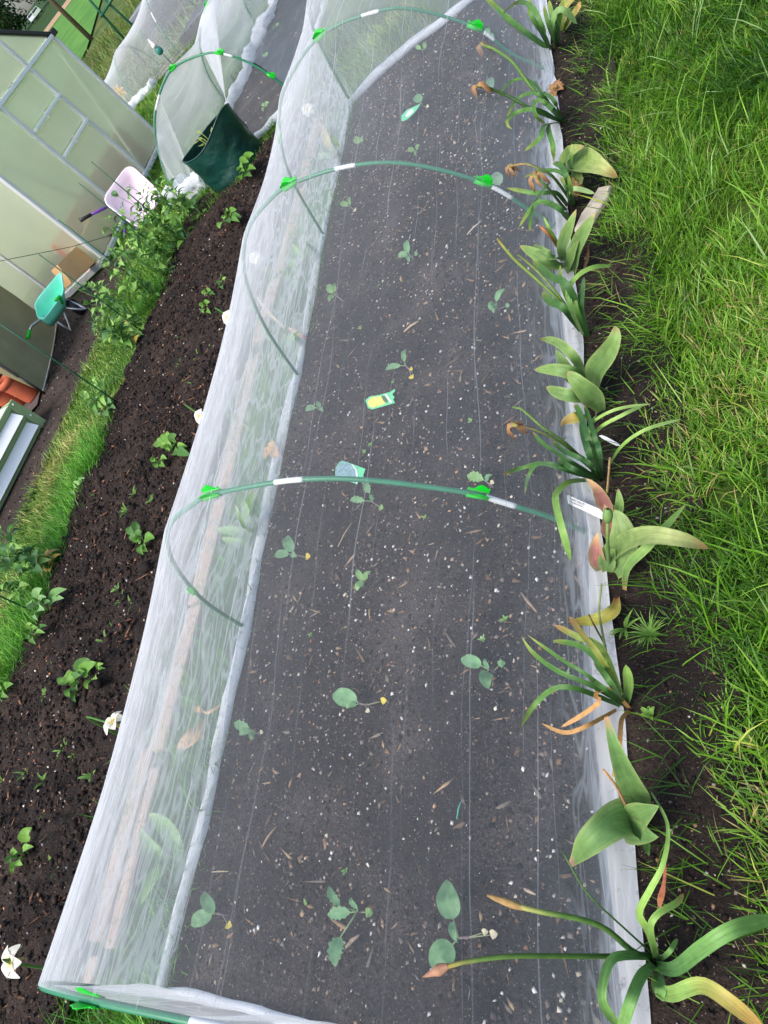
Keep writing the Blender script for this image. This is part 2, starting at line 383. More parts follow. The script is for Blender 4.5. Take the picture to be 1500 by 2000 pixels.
def wood_mat(name, a, b, axis_scale=(30, 3, 30)):
    m, nt, out = nodes(name)
    tc = N(nt, 'ShaderNodeTexCoord'); mp = N(nt, 'ShaderNodeMapping'); mp.inputs['Scale'].default_value = axis_scale; nt.links.new(tc.outputs['Object'], mp.inputs['Vector'])
    n = N(nt, 'ShaderNodeTexNoise'); n.inputs['Scale'].default_value = 3; n.inputs['Detail'].default_value = 8; n.inputs['Roughness'].default_value = 0.7; nt.links.new(mp.outputs[0], n.inputs['Vector'])
    bs = N(nt, 'ShaderNodeBsdfPrincipled'); bs.inputs['Roughness'].default_value = 0.8
    nt.links.new(ramp(nt, n.outputs[0], [(0.3, a), (0.7, b)]), bs.inputs['Base Color'])
    bp = N(nt, 'ShaderNodeBump'); bp.inputs['Strength'].default_value = 0.4; bp.inputs['Distance'].default_value = 0.004; nt.links.new(n.outputs[0], bp.inputs['Height']); nt.links.new(bp.outputs[0], bs.inputs['Normal'])
    nt.links.new(bs.outputs[0], out.inputs[0]); return m

M = dict(
    leaf=attr_mat('leaf', 0.5, 0.28, 0.28, 60, bump=0.25, bscale=160),
    waxy=attr_mat('waxy_leaf', 0.5, 0.22, 0.22, 45, spec=0.35, vein=0.20, vfreq=420, spots=0.35),
    petal=attr_mat('petal', 0.6, 0.35, 0.1, 30),
    dry=attr_mat('dried_plant', 0.85, 0.15, 0.35, 90),
    blade=attr_mat('grass_blade', 0.45, 0.32, 0.18, 14, spec=0.4),
    crumb=attr_mat('soil_crumb', 0.9, 0.0, 0.3, 160, spec=0.2),
    net=net_mat('insect_mesh', 0.138, 0.44, 21, 0.36, wide=0.22, dist=0.06, thr=0.93),
    net_left=net_mat('insect_mesh_far', 0.20, 0.40, 16, 0.9, wide=0.35),
    hem=net_mat('bunched_mesh', 0.80, 0.3, 60, 3, wide=0.40, grime=0.35),
    soil=soil_mat('bed_soil', S(22, 18, 17), S(45, 37, 34), S(82, 68, 60)),
    soil_fine=soil_mat('sown_soil', S(17, 15, 16), S(44, 39, 40), S(98, 89, 85)),
    soil_path=soil_mat('trodden_soil', S(44, 37, 35), S(64, 55, 51), S(92, 80, 72)),
    thatch=soil_mat('grass_thatch', S(34, 54, 14), S(62, 92, 26), S(96, 118, 44)),
    clip=plain('bright_green_plastic', S(10, 188, 38), 0.35, var=0.06, spec=0.5),
    hoop=plain('green_fibreglass', S(40, 120, 88), 0.4, var=0.1, vscale=30),
    sleeve=plain('white_sleeve', S(215, 220, 222), 0.35, var=0.04),
    alu=plain('aluminium', (0.72, 0.74, 0.76), 0.45, 0.25, var=0.08, vscale=5, bump=0.05),
    white_alu=plain('white_aluminium', S(240, 244, 246), 0.4, 0.1, var=0.05),
    black=plain('black_plastic', S(28, 28, 30), 0.5, var=0.1),
    poly=sheet_poly('polycarbonate'),
    card=plain('cardboard', S(222, 178, 124), 0.85, var=0.08, vscale=5, bump=0.1, bscale=40),
    terracotta=plain('terracotta', S(190, 96, 66), 0.75, var=0.16, vscale=10, bump=0.15),
    cane=plain('coated_cane', S(16, 84, 58), 0.4, var=0.15, vscale=20),
    twine=plain('dark_twine', S(40, 44, 38), 0.9),
    bag=plain('woven_plastic_green', S(12, 56, 50), 0.32, spec=0.6, var=0.35, vscale=5, bump=0.9, bscale=15),
    tarp=plain('olive_canvas', S(138, 132, 98), 0.75, var=0.14, vscale=4, bump=0.3, bscale=9),
    mint=plain('mint_plastic', S(130, 242, 212), 0.4, var=0.06),
    mint_dark=plain('green_plastic_tub', S(40, 150, 110), 0.4, var=0.08),
    pink=plain('pale_pink_plastic', S(226, 208, 222), 0.4, var=0.05, vscale=4),
    purple=plain('purple_enamel', S(112, 60, 168), 0.35, var=0.06),
    steel=plain('galvanised_tube', (0.5, 0.51, 0.52), 0.35, 0.8, var=0.15, vscale=20),
    planter=plain('sage_green_steel', S(150, 174, 128), 0.35, 0.1, var=0.12, vscale=3),
    white_and_glare=plain('white_and_sky_glare', S(248, 250, 250), 0.22, 0.0, var=0.01),  # plain white parts, and the sky glare painted onto the planter ribs
    sheet=plain('grey_ground_sheet', S(84, 78, 78), 0.7, var=0.15, bump=0.3, bscale=14),
    plank=wood_mat('weathered_softwood', S(132, 110, 96), S(190, 168, 150), (30, 3, 30)),
    stone=plain('sandstone', S(190, 182, 168), 0.85, var=0.16, vscale=14, bump=0.5, bscale=50),
    grey_board=plain('dark_grey_boards', S(74, 74, 80), 0.6, var=0.15, vscale=6, bump=0.2),
    card_white=plain('white_label_plastic', S(236, 238, 240), 0.45, var=0.03),
    ink=plain('ink', S(70, 74, 86), 0.8),
    red=plain('red_plastic_bag', S(200, 26, 36), 0.35, var=0.12, bump=0.4, bscale=12),
    bark=plain('bark', S(92, 78, 60), 0.9, var=0.3, vscale=8, bump=0.6, bscale=30),
)
def ground_mat(name, cols, scale):
    m, nt, out = nodes(name); tc = N(nt, 'ShaderNodeTexCoord')
    n = N(nt, 'ShaderNodeTexNoise'); n.inputs['Scale'].default_value = scale; n.inputs['Detail'].default_value = 10; n.inputs['Roughness'].default_value = 0.7
    nt.links.new(tc.outputs['Object'], n.inputs['Vector'])
    b = N(nt, 'ShaderNodeBsdfPrincipled'); b.inputs['Roughness'].default_value = 0.9; b.inputs['Specular IOR Level'].default_value = 0.15
    nt.links.new(ramp(nt, n.outputs[0], [(0.3, cols[0]), (0.5, cols[1]), (0.7, cols[2])]), b.inputs['Base Color'])
    nt.links.new(b.outputs[0], out.inputs[0]); return m
M['field'] = ground_mat('mown_field', (S(62, 104, 44), S(82, 128, 56), S(100, 142, 66)), 0.5)
M['rough'] = ground_mat('rough_ground', (S(48, 66, 28), S(74, 92, 42), S(112, 112, 62)), 0.9)
M['hill'] = ground_mat('wooded_hill', (S(30, 48, 24), S(46, 70, 34), S(64, 88, 44)), 0.4)
M['track'] = ground_mat('dirt_track', (S(140, 116, 90), S(162, 138, 108), S(182, 160, 130)), 1.2)

# ================================================================== setting: ground, fields, beds
def proj(p):
    d = WX.T @ (np.asarray(p, float) - np.array([0, 0, CAMH])); return np.array([750 + FPX * d[0] / d[2], 1000 + FPX * d[1] / d[2]])
def sheet(name, x0, x1, y0, y1, res, zf, mat, kind='structure', smooth=True):
    nx = max(2, int((x1 - x0) / res)); ny = max(2, int((y1 - y0) / res))
    X, Y = np.meshgrid(np.linspace(x0, x1, nx + 1), np.linspace(y0, y1, ny + 1))
    V = np.stack([X, Y, zf(X, Y)], -1).reshape(-1, 3)
    i = (np.arange(ny)[:, None] * (nx + 1) + np.arange(nx)[None]).ravel()
    F = np.stack([i, i + 1, i + nx + 2, i + nx + 1], 1)
    return np_mesh(name, V, F, np.full(len(F), 4), mat, smooth=smooth, kind=kind)

gb = MB(); n_ = 72
gb.add([(0, 0, -0.09)] + [(760 * math.cos(2 * math.pi * k / n_), 760 * math.sin(2 * math.pi * k / n_), -0.09) for k in range(n_)],
       [(0, 1 + k, 1 + (k + 1) % n_) for k in range(n_)])
gb.build('ground', M['rough'], kind='structure')
sheet('turf', -9.5, 4.5, -2.0, 14.6, 0.25, lambda X, Y: -0.035 + 0.012 * fbm(X, Y, 3), M['thatch'])
DV = np.array([-0.53, 0.848]); LV = np.array([0.848, 0.53])       # away along the allotment's far view, and across it
def far_z(d): return np.maximum(0, d - 52) * 0.039
def dl(d, l, z=0.): q = DV * d + LV * l; return np.array([q[0], q[1], z])
def far_sheet(name, d0, d1, lf0, lf1, mat, dz, n=30):
    mb = MB(); mb.grid(lambda u, v: dl(d0 + (d1 - d0) * v, lf0(d0 + (d1 - d0) * v) * (1 - u) + lf1(d0 + (d1 - d0) * v) * u, float(far_z(d0 + (d1 - d0) * v)) + dz), 8, n)
    return mb.build(name, mat, kind='structure')
far_sheet('rough_meadow', 46, 110, lambda d: -120, lambda d: 120, M['rough'], -0.05)
far_sheet('hillside', 110, 420, lambda d: -160, lambda d: 160, M['hill'], -0.05)
far_sheet('field', 40, 109, lambda d: -60, lambda d: 2.4 + (d - 66) * 0.19, M['field'], 0.06)
far_sheet('track', 108, 121, lambda d: -60, lambda d: 60, M['track'], 0.10)

def soil_z(X, Y): return (fbm(X * 6, Y * 6, 1, 4) - 0.47) * 0.036 + (fbm(X * 40, Y * 40, 9, 2) - 0.37) * 0.010
def clod_z(X, Y):
    a = (fbm(X * 4, Y * 4, 21, 5) - 0.45) * 0.085
    b = np.abs(noise2(X * 17, Y * 17, 40) - 0.5) * 0.030 + (fbm(X * 34, Y * 34, 43, 3) - 0.4) * 0.034
    return a + b + 0.02
sheet('bed_soil', -2.155, -0.700, -0.45, 5.25, 0.013, soil_z, M['soil_fine'])
sheet('border_soil', -0.700, -0.44, -0.45, 5.6, 0.013, soil_z, M['soil'])
sheet('dug_soil', -4.05, -2.56, -0.35, 5.75, 0.0135, clod_z, M['soil'])
sheet('trodden_path', -8.2, -5.02, 0.3, 6.45, 0.03, lambda X, Y: -0.006 + (fbm(X * 5, Y * 5, 60, 4) - 0.45) * 0.03, M['soil_path'])
sheet('far_bed_soil', -4.12, -2.92, 6.10, 11.8, 0.03, lambda X, Y: 0.005 + (fbm(X * 5, Y * 5, 70, 4) - 0.45) * 0.04, M['soil_fine'])

# ------------------------------------------------------------------ loose bits on the soil
def scatter_bits(name, n, x0, x1, y0, y1, zf, size, cols, flat=0.7, elong=1.3, mat='crumb', lift=0.3, seed=1):
    g = np.random.default_rng(seed)
    x = g.uniform(x0, x1, n * 2); y = g.uniform(y0, y1, n * 2)
    o_ = np.argsort(g.random(n * 2) - 1.5 * fbm(x * 3.3, y * 3.3, seed + 200, 4)); x, y = x[o_[:n]], y[o_[:n]]; z = zf(x, y)     # gathered in drifts
    s = size[0] + (size[1] - size[0]) * g.random(n) ** 2.2
    base = np.array([(1, 0, 0), (0, 1, 0), (-1, 0, 0), (0, -1, 0), (0, 0, 1), (0, 0, -1)], float)
    V = np.repeat(base[None], n, 0) * (1 + g.uniform(-0.35, 0.35, (n, 6, 1))) + g.uniform(-0.25, 0.25, (n, 6, 3))
    e = g.uniform(1, elong, n)
    V *= np.stack([s * e, s / np.sqrt(e), s * flat], -1)[:, None]
    a = g.uniform(0, 2 * np.pi, n); t = g.normal(0, 0.3, n)
    ca, sa = np.cos(a)[:, None], np.sin(a)[:, None]; ct, st = np.cos(t)[:, None], np.sin(t)[:, None]
    X, Y, Z = V[..., 0], V[..., 1], V[..., 2]
    X, Z = X * ct - Z * st, X * st + Z * ct
    W = np.stack([X * ca - Y * sa + x[:, None], X * sa + Y * ca + y[:, None], Z + (z + s * flat * lift)[:, None]], -1).reshape(-1, 3)
    tri = np.array([(0, 1, 4), (1, 2, 4), (2, 3, 4), (3, 0, 4), (1, 0, 5), (2, 1, 5), (3, 2, 5), (0, 3, 5)])
    F = (np.arange(n)[:, None, None] * 6 + tri[None]).reshape(-1, 3)
    ci = g.integers(0, len(cols), n); c = np.array(cols)[ci] * g.uniform(0.7, 1.15, (n, 1))
    return np_mesh(name, W, F, np.full(len(F), 3), M[mat], col=np.repeat(c, 6, 0), kind='stuff')
PALE = [S(208, 204, 198), S(196, 180, 160), S(170, 150, 132), S(150, 146, 146), S(190, 150, 118), S(150, 110, 86), S(216, 208, 190)]
CHIP = [S(136, 112, 88), S(112, 88, 66), S(160, 136, 108), S(98, 80, 66), S(124, 116, 106)]
DARK = [S(40, 33, 31), S(32, 27, 26), S(52, 43, 39), S(44, 36, 32)]
scatter_bits('pebbles', 5400, -2.12, -0.74, -0.3, 5.15, soil_z, (0.0010, 0.0066), PALE + [S(226, 224, 220)] * 2, seed=2)
scatter_bits('wood_chips', 2100, -2.12, -0.74, -0.3, 5.15, soil_z, (0.0025, 0.012), CHIP, 0.22, 5.0, seed=3, lift=0.8)
scatter_bits('bed_stones', 90, -2.1, -0.76, -0.2, 5.0, soil_z, (0.005, 0.0105), [S(170, 150, 128), S(150, 140, 130), S(186, 156, 124), S(120, 106, 98)], seed=20)
scatter_bits('soil_crumbs', 20000, -2.12, -0.74, -0.3, 5.15, soil_z, (0.002, 0.008), DARK + [S(84, 74, 70), S(104, 92, 86), S(126, 114, 106), S(24, 20, 20)], seed=4)
scatter_bits('border_grit', 1000, -0.71, -0.46, -0.3, 5.2, soil_z, (0.0012, 0.005), PALE + CHIP, seed=5)
scatter_bits('border_crumbs', 2600, -0.71, -0.46, -0.3, 5.2, soil_z, (0.002, 0.008), DARK, seed=6)
scatter_bits('dug_stones', 1500, -4.03, -2.58, -0.3, 5.7, clod_z, (0.002, 0.009), PALE + [S(196, 130, 96)], seed=7)
scatter_bits('dug_fibres', 2600, -4.03, -2.58, -0.3, 5.7, clod_z, (0.003, 0.014), [S(112, 78, 58), S(92, 66, 50), S(134, 98, 74), S(76, 58, 48)], 0.22, 5, seed=8, lift=0.7)
scatter_bits('dug_clods', 16000, -4.05, -2.56, -0.3, 5.7, clod_z, (0.003, 0.015), DARK + [S(66, 54, 47)], 0.8, seed=9)
scatter_bits('dug_lumps', 260, -4.03, -2.58, -0.3, 5.5, clod_z, (0.012, 0.034), DARK, 0.75, seed=19)
scatter_bits('path_grit', 1300, -8, -5.0, 0.6, 6.4, lambda X, Y: -0.006 + (fbm(X * 5, Y * 5, 60, 4) - 0.45) * 0.03, (0.003, 0.010), PALE + CHIP, seed=10)
scatter_bits('path_crumbs', 3500, -8, -5.0, 0.6, 6.4, lambda X, Y: -0.006 + (fbm(X * 5, Y * 5, 60, 4) - 0.45) * 0.03, (0.004, 0.014), DARK + [S(80, 68, 60)], seed=12)
scatter_bits('far_bed_chips', 700, -4.1, -2.95, 6.15, 11.5, lambda X, Y: 0.005 + (fbm(X * 5, Y * 5, 70, 4) - 0.45) * 0.04, (0.003, 0.012), PALE + CHIP, seed=13)

# ------------------------------------------------------------------ grass
def grass(name, n, x0, x1, y0, y1, h, wd, pal, seed, keep=None, lean=(0.2, 0.9), curl=0.8, wind=None, zb=-0.02, out_keep=0.25, clump=None):
    g = np.random.default_rng(seed)
    x = g.uniform(x0, x1, n); y = g.uniform(y0, y1, n)
    if clump:                                     # gather blades into tussocks
        ang = g.uniform(0, 2 * np.pi, n); cx = np.round(x / clump + (hash2(np.floor(y / clump), np.zeros(n), 3)) * 2) * clump
        k = hash2(np.floor(x / clump), np.floor(y / clump), seed) ; m = k > 0.35
        jx = (np.floor(x / clump) + 0.5 + (hash2(np.floor(x / clump), np.floor(y / clump), 5) - .5)) * clump
        jy = (np.floor(y / clump) + 0.5 + (hash2(np.floor(x / clump), np.floor(y / clump), 6) - .5)) * clump
        q = g.random(n) ** 0.6
        x = np.where(m, jx + (x - jx) * q, x); y = np.where(m, jy + (y - jy) * q, y)
    ok = np.ones(n, bool) if keep is None else keep(x, y, g)
    D = np.stack([x, y, np.zeros(n) - CAMH], 1) @ WX
    px = 750 + FPX * D[:, 0] / np.maximum(D[:, 2], 1e-3); py = 1000 + FPX * D[:, 1] / np.maximum(D[:, 2], 1e-3)
    inside = (D[:, 2] > 0.1) & (px > -260) & (px < 1780) & (py > -260) & (py < 2300)
    ok &= inside | (g.random(n) < out_keep)
    x, y = x[ok], y[ok]; n = len(x)
    patch = fbm(x * 3.1, y * 3.1, seed + 50, 3)
    H = g.uniform(h[0], h[1], n) * (0.55 + 0.9 * patch); W = g.uniform(wd[0], wd[1], n)
    az = g.uniform(0, 2 * np.pi, n) * 0.75 + 2 * np.pi * fbm(x * 1.7, y * 1.7, seed + 80, 2) * 1.6
    if wind is not None:
        m = g.random(n) < wind[1]; az = np.where(m, wind[0] + g.normal(0, 0.6, n), az)
    th = g.uniform(lean[0], lean[1], n); cu = g.uniform(0.1, curl, n)
    dx, dy = np.cos(az), np.sin(az); tw = g.normal(0, 0.7, n)
    sx, sy = -np.sin(az + tw), np.cos(az + tw)
    pts = [np.stack([x, y, np.full(n, zb)], 1)]
    ts = (0.3, 0.36, 0.34)
    ang = th.copy()
    for k in range(3):
        ang = ang + cu * (0.25, 0.45, 0.6)[k]
        st = (H * ts[k])[:, None]
        pts.append(pts[-1] + st * np.stack([np.sin(ang) * dx, np.sin(ang) * dy, np.cos(ang)], 1))
    pts[-1][:, 2] = np.maximum(pts[-1][:, 2], 0.003); pts[-2][:, 2] = np.maximum(pts[-2][:, 2], 0.006)
    side = np.stack([sx, sy, np.zeros(n)], 1)
    V = np.empty((n, 7, 3))
    for k, f in enumerate((0.8, 1.0, 0.75)):
        V[:, 2 * k] = pts[k] - side * (W * f / 2)[:, None]; V[:, 2 * k + 1] = pts[k] + side * (W * f / 2)[:, None]
    V[:, 6] = pts[3]
    b = (np.arange(n) * 7)[:, None]
    q1 = b + np.array([0, 1, 3, 2]); q2 = b + np.array([2, 3, 5, 4]); t1 = b + np.array([4, 5, 6])
    loops = np.concatenate([q1, q2, t1], 1).ravel(); sizes = np.tile([4, 4, 3], n)
    cols = np.array([p[0] for p in pal]); wt = np.array([p[1] for p in pal], float)
    pv = np.clip(fbm(x * 2.3, y * 2.3, seed + 7, 3) * 1.5 - 0.2 + g.normal(0, 0.22, n), 0, 0.999)
    cw = np.cumsum(wt / wt.sum()); ci = np.searchsorted(cw, pv)
    c = cols[np.minimum(ci, len(cols) - 1)] * g.uniform(0.75, 1.25, (n, 1))
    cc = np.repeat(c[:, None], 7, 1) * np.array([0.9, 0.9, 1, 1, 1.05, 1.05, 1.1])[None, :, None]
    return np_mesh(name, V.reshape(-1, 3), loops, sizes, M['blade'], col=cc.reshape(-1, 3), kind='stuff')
G1, G2, G3, G4, G5, G6 = S(74, 122, 26), S(100, 150, 32), S(128, 172, 60), S(48, 92, 24), S(166, 180, 76), S(176, 166, 104)
LAWN = [(G4, 2), (G1, 3.4), (G2, 3.4), (G3, 2), (S(142, 182, 96), 0.6), (G5, 0.4), (G6, 0.2)]
DRY = [(S(70, 116, 36), 2.0), (S(104, 150, 54), 2.8), (S(142, 172, 78), 2.2), (S(186, 190, 114), 1.2), (S(200, 184, 126), 0.6)]
LUSH = [(S(56, 116, 30), 2), (S(80, 148, 34), 3), (S(112, 176, 58), 2), (S(150, 190, 90), 0.7)]
def k_lawn(x, y, g):
    e = -0.562 + 0.085 * (fbm(y * 4, y * 0 + 2, 12, 3) - 0.45) * 2
    p = np.clip((x - e) / 0.10, 0, 1)
    return (g.random(len(x)) < p) & (fbm(x * 9, y * 9, 33, 3) > 0.24)
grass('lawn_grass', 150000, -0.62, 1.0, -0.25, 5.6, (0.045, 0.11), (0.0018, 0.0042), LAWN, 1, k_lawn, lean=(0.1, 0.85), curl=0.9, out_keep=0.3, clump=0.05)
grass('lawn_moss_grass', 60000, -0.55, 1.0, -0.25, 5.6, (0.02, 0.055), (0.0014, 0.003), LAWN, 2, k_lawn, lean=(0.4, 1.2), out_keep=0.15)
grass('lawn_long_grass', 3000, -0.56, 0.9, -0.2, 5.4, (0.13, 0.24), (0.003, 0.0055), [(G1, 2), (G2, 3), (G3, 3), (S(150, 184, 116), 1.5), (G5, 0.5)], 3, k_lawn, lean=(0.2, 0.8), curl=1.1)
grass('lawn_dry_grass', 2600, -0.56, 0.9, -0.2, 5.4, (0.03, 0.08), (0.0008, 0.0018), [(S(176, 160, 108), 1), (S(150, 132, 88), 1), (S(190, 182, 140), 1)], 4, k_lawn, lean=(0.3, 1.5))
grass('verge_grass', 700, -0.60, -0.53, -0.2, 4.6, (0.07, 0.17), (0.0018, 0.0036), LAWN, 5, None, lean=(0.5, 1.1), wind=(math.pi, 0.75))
def k_strip(x, y, g):
    l = -5.10 + 0.10 * (fbm(y * 2.4, y * 0, 14, 3) - 0.45) * 2; r = -4.02 + 0.10 * (fbm(y * 2.9, y * 0 + 5, 15, 3) - 0.45) * 2
    return (x > l) & (x < r)
grass('strip_grass', 34000, -5.2, -3.95, 0.4, 6.9, (0.04, 0.10), (0.003, 0.006), DRY, 6, k_strip, lean=(0.3, 1.1), out_keep=0.1)
grass('strip_edge_grass', 15000, -4.42, -3.96, 0.4, 5.6, (0.09, 0.20), (0.003, 0.006), LUSH, 7, lambda x, y, g: g.random(len(x)) < np.clip((x + 4.45) / 0.22, 0, 1) * np.clip((-3.96 - x) / .06, 0, 1) * (fbm(y * 1.7, y * 0, 71, 3) > 0.36), lean=(0.2, 0.9), out_keep=0.1)
grass('gap_grass', 20000, -2.66, -2.10, -0.2, 5.2, (0.06, 0.16), (0.0022, 0.005), LUSH, 8, lambda x, y, g: g.random(len(x)) < np.where((x < -2.39) & (x > -2.53), 0.30, 1.0), lean=(0.2, 1.0), out_keep=0.3)
grass('headland_grass', 26000, -2.9, -0.45, 5.2, 9.0, (0.05, 0.14), (0.003, 0.006), LAWN, 9, lambda x, y, g: ~((x < -2.9)), out_keep=0.1)
grass('bag_grass', 22000, -5.2, -2.55, 4.95, 8.0, (0.06, 0.15), (0.003, 0.007), LAWN + LUSH, 10, lambda x, y, g: ~((x > -4.12) & (x < -2.92) & (y > 6.15)) & True & ~((y < 4.98 + .56 * (x + 4.05)) & (x > -4.05)), out_keep=0.1)
grass('back_grass', 26000, -9.5, -4.1, 6.5, 14.4, (0.07, 0.18), (0.005, 0.010), LAWN, 11, lambda x, y, g: ~((x < -5.9) & (y > 6.4) & (y < 9.05) & (x > -8.6)), out_keep=0.06)
grass('rough_grass', 22000, -26, -5, 14.2, 40, (0.25, 0.55), (0.012, 0.03), [(S(74, 104, 40), 2), (S(104, 132, 54), 3), (S(140, 150, 80), 2), (S(130, 112, 70), 1.5), (S(60, 84, 40), 1)], 12, lambda x, y, g: fbm(x * 0.5, y * 0.5, 5, 3) > 0.3, out_keep=0.03, zb=-0.08)

# ------------------------------------------------------------------ first net tunnel: hoops
def resample(pts, n=49):
    p = np.array(pts, float); seg = np.linalg.norm(np.diff(p, axis=0), axis=1); t = np.r_[0, np.cumsum(seg)]; t /= t[-1]
    # smooth (Catmull-Rom) through the points, then even spacing
    dense = []
    for i in range(len(p) - 1):
        a, b, c, d = p[max(i - 1, 0)], p[i], p[i + 1], p[min(i + 2, len(p) - 1)]
        for u in np.linspace(0, 1, 12, endpoint=False):
            dense.append(0.5 * ((2 * b) + (-a + c) * u + (2 * a - 5 * b + 4 * c - d) * u ** 2 + (-a + 3 * b - 3 * c + d) * u ** 3))
    dense.append(p[-1]); q = np.array(dense); L = np.r_[0, np.cumsum(np.linalg.norm(np.diff(q, axis=0), axis=1))]
    s = np.linspace(0, L[-1], n); return np.stack([np.interp(s, L, q[:, k]) for k in range(3)], 1)
def arch(xz, yl, yr):
    xs = np.array(xz); x0, x1 = xs[0, 0], xs[-1, 0]
    return resample([(x, yl + (yr - yl) * (x - x0) / (x1 - x0), z) for x, z in xz])
h1 = [(-2.083, 0), (-2.048, .227), (-1.935, .427), (-1.823, .542), (-1.708, .608), (-1.590, .631), (-1.485, .636), (-1.280, .585), (-1.152, .528), (-1.047, .455), (-.934, .353), (-.871, .287), (-.824, .209), (-.767, .113), (-.723, 0)]
h2 = [(-2.081, 0), (-1.987, .289), (-1.863, .512), (-1.742, .629), (-1.633, .685), (-1.524, .706), (-1.402, .706), (-1.185, .632), (-1.011, .512), (-.851, .305), (-.778, .113), (-.742, 0)]
h3 = [(-2.12, 0), (-2.03, .315), (-1.941, .488), (-1.82, .618), (-1.679, .70), (-1.414, .749), (-1.167, .673), (-1.024, .574), (-.863, .357), (-.802, .177), (-.70, 0)]
h4 = [(-2.131, 0), (-2.034, .405), (-1.951, .577), (-1.82, .68), (-1.62, .745), (-1.40, .75), (-1.17, .69), (-1.0, .57), (-.85, .36), (-.78, .17), (-.70, 0)]
HOOPS = [arch([(x - 0.01, z * 0.95) for x, z in h1], 0.100, -0.012), arch(h1, 1.231, 1.128), arch(h2, 2.514, 2.45), arch(h3, 3.63, 3.57), arch(h4, 5.10, 5.04)]

def curve_frame(cv, s):
    f = s * (len(cv) - 1); i = int(min(f, len(cv) - 2)); u = f - i
    p = cv[i] * (1 - u) + cv[i + 1] * u; t = nz(cv[min(i + 1, len(cv) - 1)] - cv[max(i - 1, 0)] if 0 < i else cv[1] - cv[0])
    c = cv.mean(0); c[2] = 0.1
    n = (p - c); n = nz(n - t * (n @ t)); return p, t, n
def s_near(cv, px, py):
    best = min(((np.linalg.norm(proj(curve_frame(cv, s)[0]) - np.array([px, py])), s) for s in np.linspace(0.01, 0.99, 197)))
    return best[1]
def make_hoop(cv, label, group, rad=0.0068, sleeves=(), name='hoop'):
    base = (cv[0] + cv[-1]) / 2
    t = thing(name, label, 'garden hoop', base, group)
    ext = np.vstack([cv[:1] - [[0, 0, 0.06]], cv, cv[-1:] - [[0, 0, 0.06]]])
    MB().tube(ext, rad, 9).build('pole', M['hoop'], t)
    for s0, s1 in sleeves:
        MB().tube([curve_frame(cv, s)[0] for s in np.linspace(s0, s1, 9)], rad * 1.10, 9).build('sleeve', M['sleeve'], t)
    return t
GH = 'green hoops holding up the long net tunnel'
make_hoop(HOOPS[0], 'green net hoop at the near end of the long tunnel', GH, 0.0075, [(s_near(HOOPS[0], 374, 1996), s_near(HOOPS[0], 374, 1996) + .05)])
make_hoop(HOOPS[1], 'green net hoop crossing just below the grey plant label, white sleeves on both sides', GH, 0.0068,
          [(s_near(HOOPS[1], 538, 942), s_near(HOOPS[1], 593, 936)), (s_near(HOOPS[1], 950, 973), s_near(HOOPS[1], 1006, 988))])
make_hoop(HOOPS[2], 'green net hoop above the middle of the bed, second from the near end', GH, 0.0068, [(s_near(HOOPS[2], 652, 328), s_near(HOOPS[2], 694, 319)), (s_near(HOOPS[2], 962, 362), s_near(HOOPS[2], 1000, 384))])
make_hoop(HOOPS[3], 'green net hoop at the top of the picture with its whole arch in view', GH, 0.0068, [(s_near(HOOPS[3], 704, 27), s_near(HOOPS[3], 740, 20)), (s_near(HOOPS[3], 946, 62), s_near(HOOPS[3], 968, 78))])
make_hoop(HOOPS[4], 'green net hoop at the closed far end of the long tunnel, one leg showing', GH, 0.0068)

def make_clip(cv, s, label, group, size=1.0, out=0.004, flip=False):
    p, t, n = curve_frame(cv, s)
    if flip: t = -t
    b = np.cross(t, n); size *= .88; L = 0.062 * size; r = 0.0108 * size; th = 0.0022 * size
    root = thing('net_clip', label, 'plastic clip', p, group)
    mb = MB(); A = np.linspace(R(62), R(298 + 180 - 180), 15); A = np.linspace(R(55), R(305), 15)     # open towards the outside
    def prof(a, rr): return math.cos(a) * n * rr + math.sin(a) * b * rr
    V = []; F = []
    for e in (-0.5, 0.5):
        for rr in (r, r - th): V += [p + t * L * e + prof(a, rr) for a in A]
    k = len(A)
    for i in range(k - 1):
        F += [(i, i + 1, 2 * k + i + 1, 2 * k + i), (k + i + 1, k + i, 3 * k + i, 3 * k + i + 1), (i, k + i, k + i + 1, i + 1), (2 * k + i, 2 * k + i + 1, 3 * k + i + 1, 3 * k + i)]
    mb.add(V, F); mb.build('grip', M['clip'], root, recalc=True)
    prof_h = [(-0.50, 0.004), (-0.44, 0.009), (-0.36, 0.0065), (-0.22, 0.007), (-0.10, 0.014), (0.02, 0.021), (0.16, 0.0225), (0.30, 0.019), (0.43, 0.0145), (0.51, 0.015), (0.47, 0.006), (0.50, 0.002)]
    for sgn in (-1, 1):
        a = R(55) * sgn; root_p = prof(a, r - th / 2); fl = nz(n + b * sgn * 0.42)
        mb = MB(); m = len(prof_h); V = []
        for off in (-th / 2, th / 2):
            for x_, h_ in prof_h: V.append(p + root_p + t * L * x_ + fl * h_ * size + b * off)
            for x_, h_ in prof_h: V.append(p + root_p + t * L * x_ + b * off)
        F = []
        for i in range(m - 1):
            F += [(m + i, m + i + 1, i + 1, i), (3 * m + i + 1, 3 * m + i, 2 * m + i, 2 * m + i + 1), (i, i + 1, 2 * m + i + 1, 2 * m + i)]
        mb.add(V, F).build('lip', M['clip'], root, smooth=False, recalc=True)
    return root
GC = 'green clips gripping the net on the hoops of the long tunnel'
make_clip(HOOPS[1], s_near(HOOPS[1], 416, 967), 'bright green net clip on the left shoulder of the hoop below the grey plant label', GC, 1.12, flip=True)
make_clip(HOOPS[1], s_near(HOOPS[1], 930, 966), 'bright green net clip on the hoop beside a cabbage seedling and a clear sleeve', GC, 1.0)
make_clip(HOOPS[2], s_near(HOOPS[2], 566, 361), 'bright green net clip on the left side of the second hoop, near the white sleeve', GC, 1.15, flip=True)
